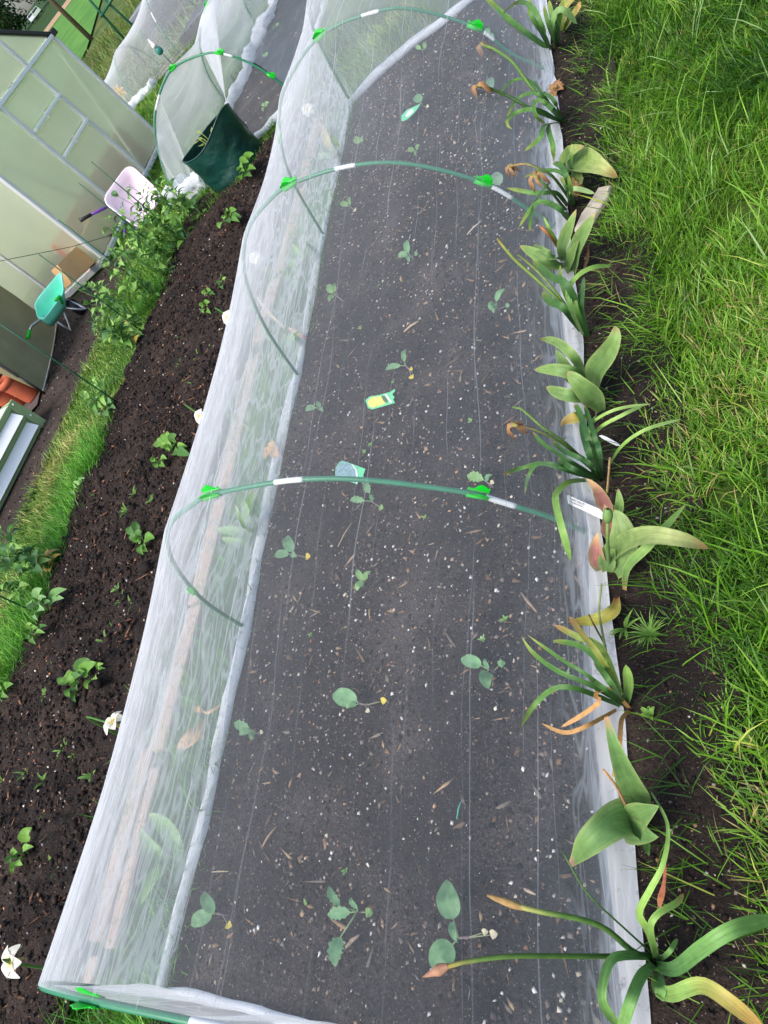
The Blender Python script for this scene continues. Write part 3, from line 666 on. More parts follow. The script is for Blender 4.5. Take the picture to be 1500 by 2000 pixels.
make_clip(HOOPS[2], s_near(HOOPS[2], 945, 350), 'bright green net clip beside a leaf pressed to the net on the second hoop', GC, 1.1)
make_clip(HOOPS[3], s_near(HOOPS[3], 625, 70), 'bright green net clip at the top left of the tunnel above the white daffodil', GC, 1.2, flip=True)
make_clip(HOOPS[3], s_near(HOOPS[3], 930, 50), 'bright green net clip at the top of the bed above the withered daffodil heads', GC, 1.2)
make_clip(HOOPS[3], s_near(HOOPS[3], 544, 268), 'bright green net clip low on the outer left flank near the grow bag', GC, 1.0)
make_clip(HOOPS[0], s_near(HOOPS[0], 180, 1953), 'dark green net clip under the mesh at the near left corner', GC, 1.1, flip=True)
make_clip(HOOPS[1], s_near(HOOPS[1], 366, 1162), 'pale green clip seen through the mesh on the inner left leg of a hoop', GC, 0.9)

# ------------------------------------------------------------------ first net tunnel: the net
def bunch_of(s, pts): return float(np.interp(s, [p[0] for p in pts], [p[1] for p in pts]))
def net_surface(curves, n_s, per, sag, ripple, bunch, seed, name, mat, parent, grow=0.011, uoff=0.0, vlen=None):
    rows = []; vv = []; acc = 0
    for k in range(len(curves) - 1):
        m = per[k] if hasattr(per, '__len__') else per
        for j in range(m + (1 if k == len(curves) - 2 else 0)):
            f = j / m; a = resample(curves[k], n_s + 1); b = resample(curves[k + 1], n_s + 1)
            q = a * (1 - f) + b * f; w_ = math.sin(math.pi * f)
            c = q.mean(0); c[2] = 0.0
            d = q - c; q = q - d * (sag * w_)[..., None] if hasattr(sag * w_, 'shape') and np.ndim(sag * w_) else q - d * (sag * w_)
            rows.append(q); vv.append(acc + f)
        acc += 1
    Q = np.array(rows); ns = Q.shape[1]; nr = Q.shape[0]
    du = np.gradient(Q, axis=1); dv = np.gradient(Q, axis=0); Nn = np.cross(du, dv); Nn /= np.maximum(np.linalg.norm(Nn, axis=2)[..., None], 1e-9)
    cen = Q.mean(1, keepdims=True); cen[..., 2] = 0
    Nn *= np.sign(np.sum(Nn * (Q - cen), 2))[..., None]
    ss = np.linspace(0, 1, ns)[None].repeat(nr, 0)
    along = np.linalg.norm(Q[:, ns // 2] - Q[0, ns // 2], axis=1)[:, None].repeat(ns, 1)
    L = np.sum(np.linalg.norm(np.diff(Q[0], axis=0), axis=1))
    rip = (fbm(ss * L * 13 + 0.7 * noise2(ss * 3, along * 1.3, seed), along * 0.9, seed, 3) - 0.44) * ripple * 2
    rip = rip * (0.25 + 0.75 * np.array([abs(math.sin(math.pi * v)) for v in vv])[:, None])
    if name == 'mesh_cloth' and n_s > 60: rip = rip * np.interp(ss, [0, .42, .6, .9, 1], [1.5, 1.1, .35, .5, 1.0])
    Q = Q + Nn * (grow + rip[..., None])
    Q[..., 2] = np.maximum(Q[..., 2], 0.012)
    F = []
    for j in range(nr - 1):
        for i in range(ns - 1): F.append((j * ns + i, j * ns + i + 1, (j + 1) * ns + i + 1, (j + 1) * ns + i))
    mb = MB(); col = [(bunch_of(ss[j, i], bunch), 0, 0) for j in range(nr) for i in range(ns)]
    mb.add(Q.reshape(-1, 3), F, col, 0, [(ss[j, i] * L + uoff, along[j, i]) for j in range(nr) for i in range(ns)])
    return mb.build(name, mat, parent, uv=True), Q
netT = thing('net_tunnel', 'long white insect mesh tunnel stretched over the sown bed', 'garden netting', (-1.4, 2.5, 0))
_, NETQ = net_surface(HOOPS, 72, [34, 34, 30, 40], 0.035, 0.011, [(0, 1.6), (0.18, 1.5), (0.34, 1.3), (0.45, 1.0), (0.56, 0.76), (0.86, 0.78), (0.95, 1.08), (1, 1.9)], 5, 'mesh_cloth', M['net'], netT)
def wall(curve, base, bulge, name, seed, bun=1.1, nv=16):
    cv = resample(curve, 49); mb = MB(); n_s = len(cv)
    def f(u, v):
        p = cv[int(round(u * (n_s - 1)))]; b = np.array(base(p)); q = p * (1 - v) + b * v
        q = q + np.array([0, 1, 0]) * (bulge * math.sin(math.pi * v) + 0.03 * (noise2(u * 14, v * 2 + seed, seed) - .5) * min(1, 3 * v))
        q[2] = max(q[2], 0.012); return q
    mb.grid(f, n_s - 1, nv, (bun, 0, 0)); mb.uv = [(u * 2.2, v * 0.8) for u, v in mb.uv]
    return mb.build(name, M['net'], netT, uv=True)
wall(HOOPS[0], lambda p: (p[0], p[1] + 0.012, 0.012), 0.004, 'end_wall', 3)
wall(HOOPS[4], lambda p: (p[0], max(5.11, 5.20 - 0.1 * (p[0] + 2.1)), 0.012), 0.03, 'end_wall', 4)
def hem_tube(pts, rad, name, seed, flat=0.75, n=12, parent=netT, mat='hem', cr=0.0):
    q = resample(np.array([(p[0], p[1], 0.0) for p in pts]), max(20, len(pts) * (20 if cr == 0 else 26))); m = len(q); L = np.r_[0, np.cumsum(np.linalg.norm(np.diff(q, axis=0), axis=1))]
    mb = MB()
    def f(u, v):
        i = min(int(round(v * (m - 1))), m - 1); t = nz(q[min(i + 1, m - 1)] - q[max(i - 1, 0)]); sd = np.array([t[1], -t[0], 0])
        r = rad * (0.72 + 0.75 * float(noise2(L[i] * 2.2, seed, seed)) ) * (0.82 + 0.36 * float(noise2(L[i] * 9, u * 6, seed + 3)))
        r *= 1 + cr * (float(fbm(L[i] * 7, u * 5, seed + 5, 3)) - 0.45) * 2.2
        if cr == 0: r *= 1 + 0.5 * (float(fbm(L[i] * 14, u * 8, seed + 5, 2)) - 0.4)
        a = 2 * math.pi * u
        wob = (0.012 + cr * 0.05) * (float(noise2(L[i] * 3.1, seed + 9, seed)) - 0.5)
        return q[i] + sd * (math.cos(a) * r + wob) + np.array([0, 0, 1]) * (math.sin(a) * r * flat + rad * flat + 0.004)
    mb.grid(f, n, m - 1, (1, 0, 0), closed=True)
    mb.uv = [(u * 6.28 * rad, v * L[-1]) for u, v in mb.uv]
    return mb.build(name, M[mat], parent, uv=True)
LH = [(-2.13, 0.10), (-2.11, 0.37), (-2.085, 0.63), (-2.09, 0.85), (-2.075, 1.22), (-2.12, 1.99), (-2.09, 2.5), (-2.12, 3.08), (-2.125, 3.6), (-2.15, 4.41), (-2.135, 5.08)]
hem_tube(LH, 0.0180, 'hem', 11)
hem_tube([(-2.135, 5.09), (-1.91, 5.18), (-1.65, 5.19), (-1.37, 5.12), (-1.1, 5.08), (-0.9, 5.06), (-0.72, 5.03)], 0.026, 'hem', 12)
hem_tube([(-2.12, 0.11), (-1.98, 0.115), (-1.85, 0.10), (-1.73, 0.09), (-1.58, 0.065), (-1.3, 0.035), (-0.74, 0.0)], 0.013, 'hem', 13)
mb = MB(); YR = np.linspace(-0.02, 5.05, 200)
def apron(u, v):
    y = -0.02 + 5.07 * v; wd = 0.046 + 0.030 * float(fbm(y * 2.1, 4, 8, 3)); x0 = -0.752 + 0.040 * (float(fbm(y * 1.6, 0, 3, 3)) - .45)
    xx = x0 + wd * 1.2 * u + 0.006 * (float(noise2(y * 11, u * 4, 31)) - .5)
    return (xx, y, 0.012 + 0.013 * math.sin(math.pi * min(1, u * 1.1)) * (0.3 + 1.4 * float(fbm(y * 5, u * 3, 6, 3))) + 0.012 * (float(fbm(y * 4.3, u * 6, 16, 3)) - .45))
mb.grid(apron, 16, 420, (1, 0, 0)); mb.c = [(float(np.interp(u, [0, .16, .4, 1], [.18, .45, .95, 1.0])) * (.8 + .4 * float(noise2(v * 40, u * 5, 9))), 0, 0) for u, v in mb.uv]; mb.uv = [(u * 0.07, v * 5.07) for u, v in mb.uv]
mb.build('hem', M['hem'], netT, uv=True)

def net_z(px, py):
    """height at which the line of sight first meets the right flank of the net"""
    for z in np.linspace(0.55, 0.0, 56):
        q = P(px, py, z)
        if q[0] > -0.705 or q[0] < -1.9: continue
        k = sum(1 for h in HOOPS if h[0][1] * .5 + h[-1][1] * .5 < q[1]) - 1; k = min(max(k, 0), 3)
        ya, yb = HOOPS[k][:, 1].mean(), HOOPS[k + 1][:, 1].mean(); f = min(max((q[1] - ya) / (yb - ya), 0), 1)
        zz = 0
        for cv, wgt in ((HOOPS[k], 1 - f), (HOOPS[k + 1], f)):
            h_ = cv[24:]; zz += wgt * float(np.interp(q[0], h_[:, 0], h_[:, 2]))
        if z <= zz: return z
    return 0.0

# ================================================================== planks beside the tunnel
PL = [(-2.50, 0.09, 0.20, 0.055, 'pale weathered plank end lying under the mesh at the near corner'),
      (-2.515, 0.24, 0.86, 0.085, 'wide pinkish weathered plank nearest the camera under the mesh'),
      (-2.43, 0.22, 0.78, 0.058, 'narrow pale plank split from the wide one, by the tulip under the mesh'),
      (-2.44, 0.84, 1.42, 0.085, 'weathered plank under the mesh with brown curled leaves on its end'),
      (-2.46, 1.45, 1.98, 0.10, 'pinkish plank under the mesh below the left shoulder clip'),
      (-2.49, 2.06, 2.92, 0.12, 'broad weathered plank seen through the mesh behind the lower daffodil'),
      (-2.48, 3.02, 3.52, 0.11, 'weathered plank seen through the mesh by the dry reddish leaf'),
      (-2.46, 3.62, 4.45, 0.11, 'pale plank seen through the mesh below the second hoop clip'),
      (-2.47, 4.55, 5.35, 0.11, 'far pale plank seen through the mesh at the top of the tunnel')]
for i, (x, y0, y1, wd, lab) in enumerate(PL):
    mb = MB(); t_ = 0.03 * (0.8 + 0.4 * rnd.random()); a = rnd.uniform(-0.025, 0.025)
    mb.box((x, (y0 + y1) / 2, 0.012 + t_ / 2 - 0.015), (wd, y1 - y0, t_), [(math.cos(a), math.sin(a), rnd.uniform(-.04, .04)), (-math.sin(a), math.cos(a), 0), (0, 0, 1)], bev=0.004)
    mb.build('plank', M['plank'], smooth=False, origin=(x, (y0 + y1) / 2, 0), label=lab, cat='plank', group='edging planks under the mesh')

# ================================================================== second tunnel
def semi(cx, rx, rz, y0, y1, lean=0.0):
    return resample([(cx - rx * math.cos(a) + lean * math.sin(a), y0 + (y1 - y0) * (0.5 - 0.5 * math.cos(a)), rz * math.sin(a)) for a in np.linspace(0, math.pi, 17)])
T2 = [resample([(-4.42, 6.28, 0), (-4.39, 6.28, .20), (-4.19, 6.27, .461), (-3.97, 6.26, .636), (-3.70, 6.25, .745), (-3.50, 6.24, .765), (-3.26, 6.22, .69), (-3.12, 6.2, .60), (-2.97, 6.18, .369), (-2.86, 6.15, 0)]),
      semi(-3.64, 0.74, 0.72, 8.05, 7.95), semi(-3.60, 0.72, 0.70, 9.75, 9.75), semi(-3.58, 0.70, 0.68, 11.4, 11.4)]
net2 = thing('net_tunnel', 'smaller white mesh tunnel behind the dark green grow bag', 'garden netting', (-3.6, 8.5, 0))
G2N = 'green hoops of the tunnel behind the grow bag'
for cv, lab, sl in ((T2[0], 'front green hoop of the tunnel behind the grow bag', [(0.36, 0.42), (0.70, 0.76)]), (T2[1], 'second green hoop of the tunnel behind the grow bag', [(0.33, .39)]),
                (T2[2], 'third green hoop of the tunnel behind the grow bag', []), (T2[3], 'farthest green hoop of the tunnel behind the grow bag', [])):
    make_hoop(cv, lab, G2N, 0.0085, sl)
def net2_bunch(): return [(0, 1.1), (0.2, 0.9), (0.4, 0.9), (0.5, 0.75), (0.75, 0.55), (1, 1.1)]
net_surface(T2, 48, [24, 22, 22], 0.10, 0.03, net2_bunch(), 15, 'mesh_cloth', M['net_left'], net2, grow=0.014)
def drape(pts_top, pts_bot, n, nv, name, bun, seed, parent, amp=0.03):
    a = resample(pts_top, n + 1); b = resample(pts_bot, n + 1); mb = MB()
    def f(u, v):
        i = int(round(u * n)); q = a[i] * (1 - v) + b[i] * v
        q = q + np.array([0.4, -0.9, 0]) * amp * (float(noise2(u * 7, v * 1.5 + seed, seed)) - 0.5) * 2; q[2] = max(q[2], 0.012); return q
    mb.grid(f, n, nv, (bun, 0, 0)); mb.uv = [(u * 0.8, v * 0.9) for u, v in mb.uv]
    return mb.build(name, M['net_left'], parent, uv=True)
# gathered fold hanging inside the tunnel from its second hoop
drape([T2[1][12], T2[1][18], T2[1][23]], [(-4.10, 7.5, 0.02), (-4.02, 7.2, 0.02), (-3.98, 7.0, 0.02)], 18, 18, 'mesh_fold', 1.9, 21, net2)
drape([T2[0][5], T2[0][12], T2[0][20]], [(-4.36, 6.2, 0.02), (-4.28, 6.16, 0.02), (-4.15, 6.15, 0.02)], 18, 18, 'mesh_fold', 0.8, 22, net2)
cvf = resample(T2[0], 41)
mb = MB(); mb.grid(lambda u, v: tuple(cvf[int(round(u * 40))] * [1, 1, 1 - v] + np.array([0.0, -0.10 * v + .03 * (float(noise2(u * 12, v * 2, 8)) - .5), 0.012 * v])), 40, 14, (0.62, 0, 0)); mb.uv = [(u * 1.9, v * .75) for u, v in mb.uv]
mb.build('end_wall', M['net_left'], net2, uv=True)
hem_tube([(-4.15, 11.2), (-4.02, 9.6), (-4.12, 8.8), (-4.0, 8.2), (-4.12, 7.5), (-3.96, 7.0), (-3.98, 6.5), (-4.05, 6.2)], 0.060, 'hem', 31, parent=net2, cr=1.0)
hem_tube([(-2.90, 11.2), (-2.92, 9.0), (-2.86, 7.2), (-2.89, 6.2), (-3.02, 6.06), (-3.25, 6.02), (-3.5, 6.06)], 0.034, 'hem', 32, parent=net2, cr=.8)
# heap of spare mesh at the foot of the front hoop
hem_tube([(-4.46, 6.34), (-4.32, 6.22), (-4.2, 6.12), (-4.05, 6.06), (-3.9, 6.0)], 0.080, 'hem', 33, parent=net2, cr=1.2)
G2C = 'green clips on the tunnel behind the grow bag'
make_clip(T2[0], s_near(T2[0], 430, 92), 'bright green clip at the crown of the front hoop behind the grow bag', G2C, 1.25)
make_clip(T2[0], s_near(T2[0], 533, 142), 'bright green clip on the right slope of the front hoop behind the grow bag', G2C, 1.25)
make_clip(T2[0], s_near(T2[0], 333, 128), 'bright green clip on the left slope of the front hoop, over the far tunnel', G2C, 1.25, flip=True)
make_clip(T2[0], s_near(T2[0], 350, 347), 'bright green clip low on the left leg of the front hoop, above the pea leaves', G2C, 1.1)
make_clip(T2[1], s_near(T2[1], 397, 8), 'bright green clip at the very top edge of the picture on the second hoop', G2C, 1.3)

# ================================================================== third tunnel, lying across
def arch3(x, y0, y1, rz, lean=0): return resample([(x + lean * math.sin(a), (y0 + y1) / 2 - (y1 - y0) / 2 * math.cos(a), rz * math.sin(a)) for a in np.linspace(0, math.pi, 15)])
T3 = [arch3(-9.35, 13.05, 14.2, 0.52), arch3(-8.25, 12.95, 14.3, 0.70), arch3(-7.0, 12.85, 14.4, 0.95), arch3(-5.6, 12.8, 14.4, 0.80)]
net3 = thing('net_tunnel', 'far white mesh tunnel lying crosswise behind the greenhouse corner', 'garden netting', (-7.6, 13.6, 0))
net_surface(T3, 30, 14, 0.10, 0.03, [(0, 1.0), (.3, .75), (.5, 1.1), (1, 1)], 25, 'mesh_cloth', M['net_left'], net3, grow=0.014)
for cv, lab in ((T3[0], 'end hoop of the far crosswise tunnel, by the yellow flower'), (T3[1], 'first grey green hoop inside the far crosswise tunnel'), (T3[2], 'tall grey green hoop with a white sleeve in the far crosswise tunnel'), (T3[3], 'last hoop of the far crosswise tunnel beside the second tunnel')):
    make_hoop(cv, lab, 'hoops of the far crosswise tunnel', 0.009, [(0.22, 0.28)] if cv is T3[2] else [])
hem_tube([(-8.9, 12.92), (-8.4, 12.90), (-8.1, 12.86), (-7.7, 12.84)], 0.075, 'hem', 41, parent=net3, cr=1.1)
M['gravel'] = soil_mat('pale_gravel', S(120, 104, 92), S(160, 142, 126), S(200, 184, 168))
for i in range(5):
    yy = 13.08 + i * 0.24
    MB().grid(lambda u, v, yy=yy: (-9.2 + 2.2 * u, yy + 0.24 * v, 0.012 + 0.01 * float(noise2(u * 18, v * 2 + yy, 3))), 30, 2).build('gravel_strip' if i % 2 == 0 else 'dark_strip', M['gravel'] if i % 2 == 0 else M['grey_board'], kind='structure')
# slatted dark raised bed under the right half of the far tunnel
rb = thing('raised_bed', 'low dark grey slatted bed under the right part of the far tunnel', 'raised bed', (-6.3, 13.7, 0))
for i in range(9):
    MB().box((-6.95 + i * 0.155, 13.75, 0.16), (0.135, 1.1, 0.03), bev=0.004).build('slat', M['grey_board'], rb, smooth=False)
MB().box((-6.33, 13.21, 0.08), (1.42, 0.03, 0.13)).build('side_board', M['grey_board'], rb, smooth=False)
MB().box((-6.33, 14.29, 0.08), (1.42, 0.03, 0.13)).build('side_board', M['grey_board'], rb, smooth=False)

# small painted bird ornament on a thin cane in the far tunnel
q = PY(312, 100, 12.7); g_ = np.array([q[0], 12.7, 0])
orn = thing('garden_ornament', 'small white and teal painted ornament on a thin cane in front of the far tunnel', 'ornament', g_)
MB().tube([g_ - [0, 0, .05], [q[0], 12.7, q[2]]], 0.006, 6).build('stick', M['cane'], orn)
M['orn_white'] = plain('ornament_white', S(226, 214, 214), 0.5); M['orn_teal'] = plain('ornament_teal', S(40, 120, 112), 0.5)
def lathe(mb, c, prof, n=14, ax=(0, 0, 1), mat=0, col=(1, 1, 1)):
    ax = nz(ax); e1 = nz(np.cross(ax, [0.3, 1, 0.2])); e2 = np.cross(ax, e1); c = np.asarray(c, float); V = []
    for r, z in prof:
        for k in range(n):
            a = 2 * math.pi * k / n; V.append(c + ax * z + (e1 * math.cos(a) + e2 * math.sin(a)) * r)
    F = [(i * n + k, i * n + (k + 1) % n, (i + 1) * n + (k + 1) % n, (i + 1) * n + k) for i in range(len(prof) - 1) for k in range(n)]
    mb.add(V, F, col, mat); return mb
top = np.array([q[0], 12.7, q[2]])
lathe(MB(), top, [(0.0, -0.05), (.045, -.04), (.06, 0.0), (.05, .05), (.03, .07), (0, .075)]).build('body', M['orn_teal'], orn)
lathe(MB(), top + [0, 0, .075], [(0.0, 0), (.045, .01), (.048, .04), (.03, .08), (.012, .14), (0, .16)]).build('head', M['orn_white'], orn)

# ================================================================== greenhouse
GX = -5.87; GY = [8.965, 8.20, 7.38, 6.565]; EV = 1.527; GD = 2.6; RY = (GY[0] + GY[3]) / 2; RZ = 2.22
gh = thing('greenhouse', 'aluminium greenhouse with milky polycarbonate panels and a gable end', 'greenhouse', (GX, RY, 0))
def roof_z(y): return EV + (RZ - EV) * (1 - abs(y - RY) / (GY[0] - RY))
def bar(name, a, b, wd, dp, mat='alu'):
    a, b = np.array(a, float), np.array(b, float); d = nz(b - a); e1 = nz(np.cross(d, np.array([1., 0.002, 0.003]))) if abs(d[0]) < 0.9 else nz(np.cross(d, np.array([0, 0.01, 1.])))
    return MB().box((a + b) / 2, (wd, np.linalg.norm(b - a), dp), [e1, d, np.cross(e1, d)], bev=min(wd, dp) * 0.12).build(name, M[mat], gh, smooth=False)
for i, y in enumerate(GY):
    bar('post', (GX, y, -0.04), (GX, y, roof_z(y) + (0.0 if i in (0, 3) else -0.02)), 0.045, 0.045 if i in (0, 3) else 0.06)
    bar('post', (GX - GD, y, -0.04), (GX - GD, y, roof_z(y)), 0.045, 0.045)
bar('eave_rail', (GX + 0.006, GY[0], EV), (GX + 0.006, GY[3], EV), 0.04, 0.05, 'white_alu')
bar('base_rail', (GX + 0.006, GY[0], 0.03), (GX + 0.006, GY[3], 0.03), 0.05, 0.07)
bar('door_rail', (GX + 0.03, GY[1] - 0.03, 1.165), (GX + 0.03, GY[2] + 0.03, 1.165), 0.03, 0.075, 'white_alu')
bar('door_rail', (GX + 0.03, GY[1] - 0.03, 0.826), (GX + 0.03, GY[2] + 0.03, 0.826), 0.03, 0.075, 'white_alu')
bar('brace', (GX - 0.03, GY[0] - 0.05, EV - 0.05), (GX - 0.03, GY[1] + 0.08, 0.12), 0.012, 0.02)
bar('brace', (GX - 0.03, GY[3] + 0.05, EV - 0.05), (GX - 0.03, GY[2] - 0.08, 0.12), 0.012, 0.02)
bar('rafter', (GX, GY[0] + 0.02, EV), (GX, RY, RZ), 0.05, 0.05, 'black'); bar('rafter', (GX, GY[3] - 0.02, EV), (GX, RY, RZ), 0.05, 0.05, 'black')
MB().box((GX + 0.004, GY[0] + 0.03, EV + 0.01), (0.09, 0.10, 0.07), bev=0.01).build('corner_cap', M['black'], gh, smooth=False)
MB().box((GX + 0.004, GY[3] - 0.03, EV + 0.01), (0.09, 0.10, 0.07), bev=0.01).build('corner_cap', M['black'], gh, smooth=False)
for y in (GY[0], GY[3]):
    bar('gutter', (GX - 0.05, y, EV), (GX - GD, y, EV), 0.06, 0.05); bar('base_rail', (GX - 0.03, y, 0.03), (GX - GD, y, 0.03), 0.05, 0.07)
    for k in (1, 2): bar('post', (GX - GD * k / 3, y, 0), (GX - GD * k / 3, y, EV), 0.035, 0.035)
bar('ridge', (GX, RY, RZ), (GX - GD, RY, RZ), 0.06, 0.05)
for k in (1, 2):
    for y in (GY[0], GY[3]): bar('rafter', (GX - GD * k / 3, y, EV), (GX - GD * k / 3, RY, RZ), 0.035, 0.035)
def pane(pts, name='pane'):
    p = np.array(pts, float); n = nz(np.cross(p[1] - p[0], p[2] - p[0])) * 0.004
    k = len(p); MB().add(np.vstack([p - n, p + n]), [tuple(range(k))[::-1], tuple(range(k, 2 * k))] + [(i, (i + 1) % k, k + (i + 1) % k, k + i) for i in range(k)]).build(name, M['poly'], gh, smooth=False)
for i in range(3):
    a, b = GY[i] - 0.03, GY[i + 1] + 0.03
    zs = [0.07, EV - 0.03] if i != 1 else [0.07, 0.826 - .04, 1.165 - .04, EV - .03]
    for j in range(len(zs) - 1):
        z0, z1 = zs[j] + (0.075 if j else 0), zs[j + 1]
        pane([(GX, a, z0), (GX, b, z0), (GX, b, z1), (GX, a, z1)])
pane([(GX, GY[0] - .03, EV + .03), (GX, GY[1] + .03, EV + .03), (GX, GY[1] + .03, roof_z(GY[1]) - .03)])
pane([(GX, GY[3] + .03, EV + .03), (GX, GY[2] - .03, EV + .03), (GX, GY[2] - .03, roof_z(GY[2]) - .03)])
pane([(GX, GY[1] - .03, EV + .03), (GX, GY[2] + .03, EV + .03), (GX, GY[2] + .03, roof_z(GY[2]) - .02), (GX, RY, RZ - .03), (GX, GY[1] - .03, roof_z(GY[1]) - .02)])
for y in (GY[0], GY[3]):
    for k in range(3):
        x0, x1 = GX - GD * k / 3 - .03, GX - GD * (k + 1) / 3 + .03
        pane([(x0, y, .07), (x1, y, .07), (x1, y, EV - .03), (x0, y, EV - .03)])
        s_ = 1 if y == GY[0] else -1
        pane([(x0, y, EV + .03), (x1, y, EV + .03), (x1, RY + s_ * .03, RZ), (x0, RY + s_ * .03, RZ)])
for k in range(3):
    a, b = GY[k] - .03, GY[k + 1] + .03
    pane([(GX - GD, a, .07), (GX - GD, b, .07), (GX - GD, b, EV), (GX - GD, a, EV)])
sheet('greenhouse_floor', GX - GD + .05, GX - .05, GY[3] + .05, GY[0] - .05, 0.12, lambda X, Y: -0.004 + 0 * X, M['soil_path'])
# inside: timber edged trough and two flattened boxes leaning on the end panels
MB().box((GX - 0.30, RY, 0.24), (0.06, 2.4, 0.46), bev=0.01).build('trough_board', M['terracotta'], smooth=False, origin=(GX - .30, RY, 0), label='long reddish brown board standing inside the greenhouse', cat='board')
def card_box(pts, lab, thick=0.12):
    p = np.array(pts); n = nz(np.cross(p[1] - p[0], p[3] - p[0])); n = n if n[0] < 0 else -n
    root = thing('cardboard_box', lab, 'box', (p[:, 0].mean(), p[:, 1].mean(), 0), 'cardboard boxes inside the greenhouse')
    V = np.vstack([p, p + n * thick])
    MB().add(V, [(0, 1, 2, 3), (7, 6, 5, 4), (0, 4, 5, 1), (1, 5, 6, 2), (2, 6, 7, 3), (3, 7, 4, 0)]).build('carton', M['card'], root, smooth=False, recalc=True)
    a, b = (p[0] + p[3]) / 2 - n * .002, (p[1] + p[2]) / 2 - n * .002
    MB().box((a + b) / 2, (np.linalg.norm(b - a), .05, .002), [nz(b - a), nz(p[3] - p[0]), n]).build('tape', M['card'], root, smooth=False)
cx0 = GX - 0.10
card_box([PX(181, 417, cx0), PX(228, 434, cx0), PX(206, 491, cx0), PX(160, 466, cx0)], 'upper brown cardboard box behind the greenhouse panel, below the pink barrow handle')
card_box([PX(153, 477, cx0), PX(190, 508, cx0), PX(140, 552, cx0), PX(112, 517, cx0)], 'lower brown cardboard box behind the greenhouse panel, above the mint green barrow')

# ================================================================== toy wheelbarrows
def dish(name, mat, rim, floor, parent, thick=0.006, inner=None):
    """open tray: rounded rim loop joined to a smaller floor loop"""
    def rounded(c, r=0.22, k=5):
        c = np.array(c, float); out = []
        for i in range(len(c)):
            a, b, d = c[i - 1], c[i], c[(i + 1) % len(c)]
            p0 = b + (a - b) * r; p1 = b + (d - b) * r
            for u in np.linspace(0, 1, k): out.append((1 - u) ** 2 * p0 + 2 * u * (1 - u) * b + u * u * p1)
        return np.array(out)
    A, B = rounded(rim), rounded(floor); n = len(A); up_ = nz(A.mean(0) - B.mean(0)); ctr = A.mean(0)
    out_r = A + np.array([nz(p - ctr) for p in A]) * thick * 2.2
    mid = A * 0.5 + B * 0.5
    loops_ = [B - up_ * thick, (A + B) / 2 - up_ * thick + np.array([nz(p - ctr) for p in A]) * thick, out_r - up_ * thick * 2, out_r + up_ * thick * .3, A + up_ * thick * .3, mid, B]
    V = np.vstack(loops_); F = [(j * n + i, j * n + (i + 1) % n, (j + 1) * n + (i + 1) % n, (j + 1) * n + i) for j in range(6) for i in range(n)]
    F += [tuple(range(n))[::-1], tuple(6 * n + i for i in range(n))]
    return MB().add(V, F).build(name, mat, parent, recalc=True)
# pink one: tipped up on its nose against the greenhouse, tray towards the bed
pc = P(258, 384, 0.30); pn = nz([0.55, -0.45, 0.62])
rim = [PN(x, y, pc, pn) for x, y in ((252, 320), (316, 380), (272, 446), (200, 392))]
pb = thing('toy_wheelbarrow', 'pale pink toy wheelbarrow with purple handles tipped against the greenhouse', 'wheelbarrow', (pc[0], pc[1], 0))
fl = [np.mean(rim, 0) + (np.array(r_) - np.mean(rim, 0)) * 0.62 - pn * 0.13 for r_ in rim]
dish('tray', M['pink'], rim, fl, pb)
g0 = PN(214, 402, pc - pn * .10, pn); g1 = PN(178, 419, pc - pn * .02, pn); g2 = PN(156, 431, pc, pn)
MB().tube([g0, g1], 0.013, 10).build('handle', M['purple'], pb); MB().tube([g1, g1 * .5 + g2 * .5, g2], [0.017, .016, .02], 10).build('grip', M['black'], pb)
g3 = PN(243, 437, pc - pn * .16, pn); g4 = PN(244, 462, pc - pn * .10, pn); gG = P(247, 478, 0.0)
MB().tube([g3, g4], 0.012, 10).build('handle', M['purple'], pb)
gA = P(300, 402, .02); gB = P(262, 458, .02)
MB().tube([np.mean(fl, 0) + (fl[2] - np.mean(fl, 0)) * .6, gB], 0.012, 8).build('leg', M['purple'], pb); MB().tube([np.mean(fl, 0) + (fl[1] - np.mean(fl, 0)) * .6, gA], 0.012, 8).build('leg', M['purple'], pb)
wc = np.mean(fl, 0) - pn * .05; wc[2] = 0.09
def wheel(mb, c, ax, ro, wd_):
    return lathe(mb, c, [(ro * .55, -wd_ / 2), (ro * .92, -wd_ / 2), (ro, -wd_ / 4), (ro, wd_ / 4), (ro * .92, wd_ / 2), (ro * .55, wd_ / 2), (ro * .5, 0), (ro * .55, -wd_ / 2)], 20, ax)
wheel(MB(), wc, (0.6, 0.8, 0), 0.09, 0.05).build('wheel', M['black'], pb)
MB().tube([wc - [.03, .04, 0], np.mean(fl, 0)], 0.012, 8).build('fork', M['purple'], pb)

# mint one: standing on its legs by the canvas shelter
mc = P(100, 575, 0.34); mn = nz([0.62, -0.35, 0.70])
rimm = [PN(x, y, mc, mn) for x, y in ((119, 529), (123, 572), (86, 621), (74, 618), (69, 592))]
mbw = thing('toy_wheelbarrow', 'mint green toy wheelbarrow with bright green grips and galvanised legs', 'wheelbarrow', (mc[0], mc[1], 0))
flm = [np.mean(rimm, 0) + (np.array(r_) - np.mean(rimm, 0)) * 0.74 - np.array([0.07, 0.02, 0.12]) for r_ in rimm]
dish('tray', M['mint'], rimm, flm, mbw)
h0 = PN(89, 617, mc - mn * .03, mn); h1_ = PN(62, 636, mc - mn * .02, mn); h2_ = PN(58, 645, mc, mn); h3_ = PN(54, 661, mc, mn)
MB().tube([h0, h1_, h2_], 0.012, 10).build('handle', M['steel'], mbw); MB().tube([h2_, h3_], 0.018, 10).build('grip', M['clip'], mbw)
k0 = PN(116, 579, mc + mn * .02, mn)
MB().tube([k0 - [.05, 0, .06], k0, k0 + nz(h2_ - h0) * 0.06], 0.016, 10).build('grip', M['clip'], mbw)
fm = np.mean(flm, 0)
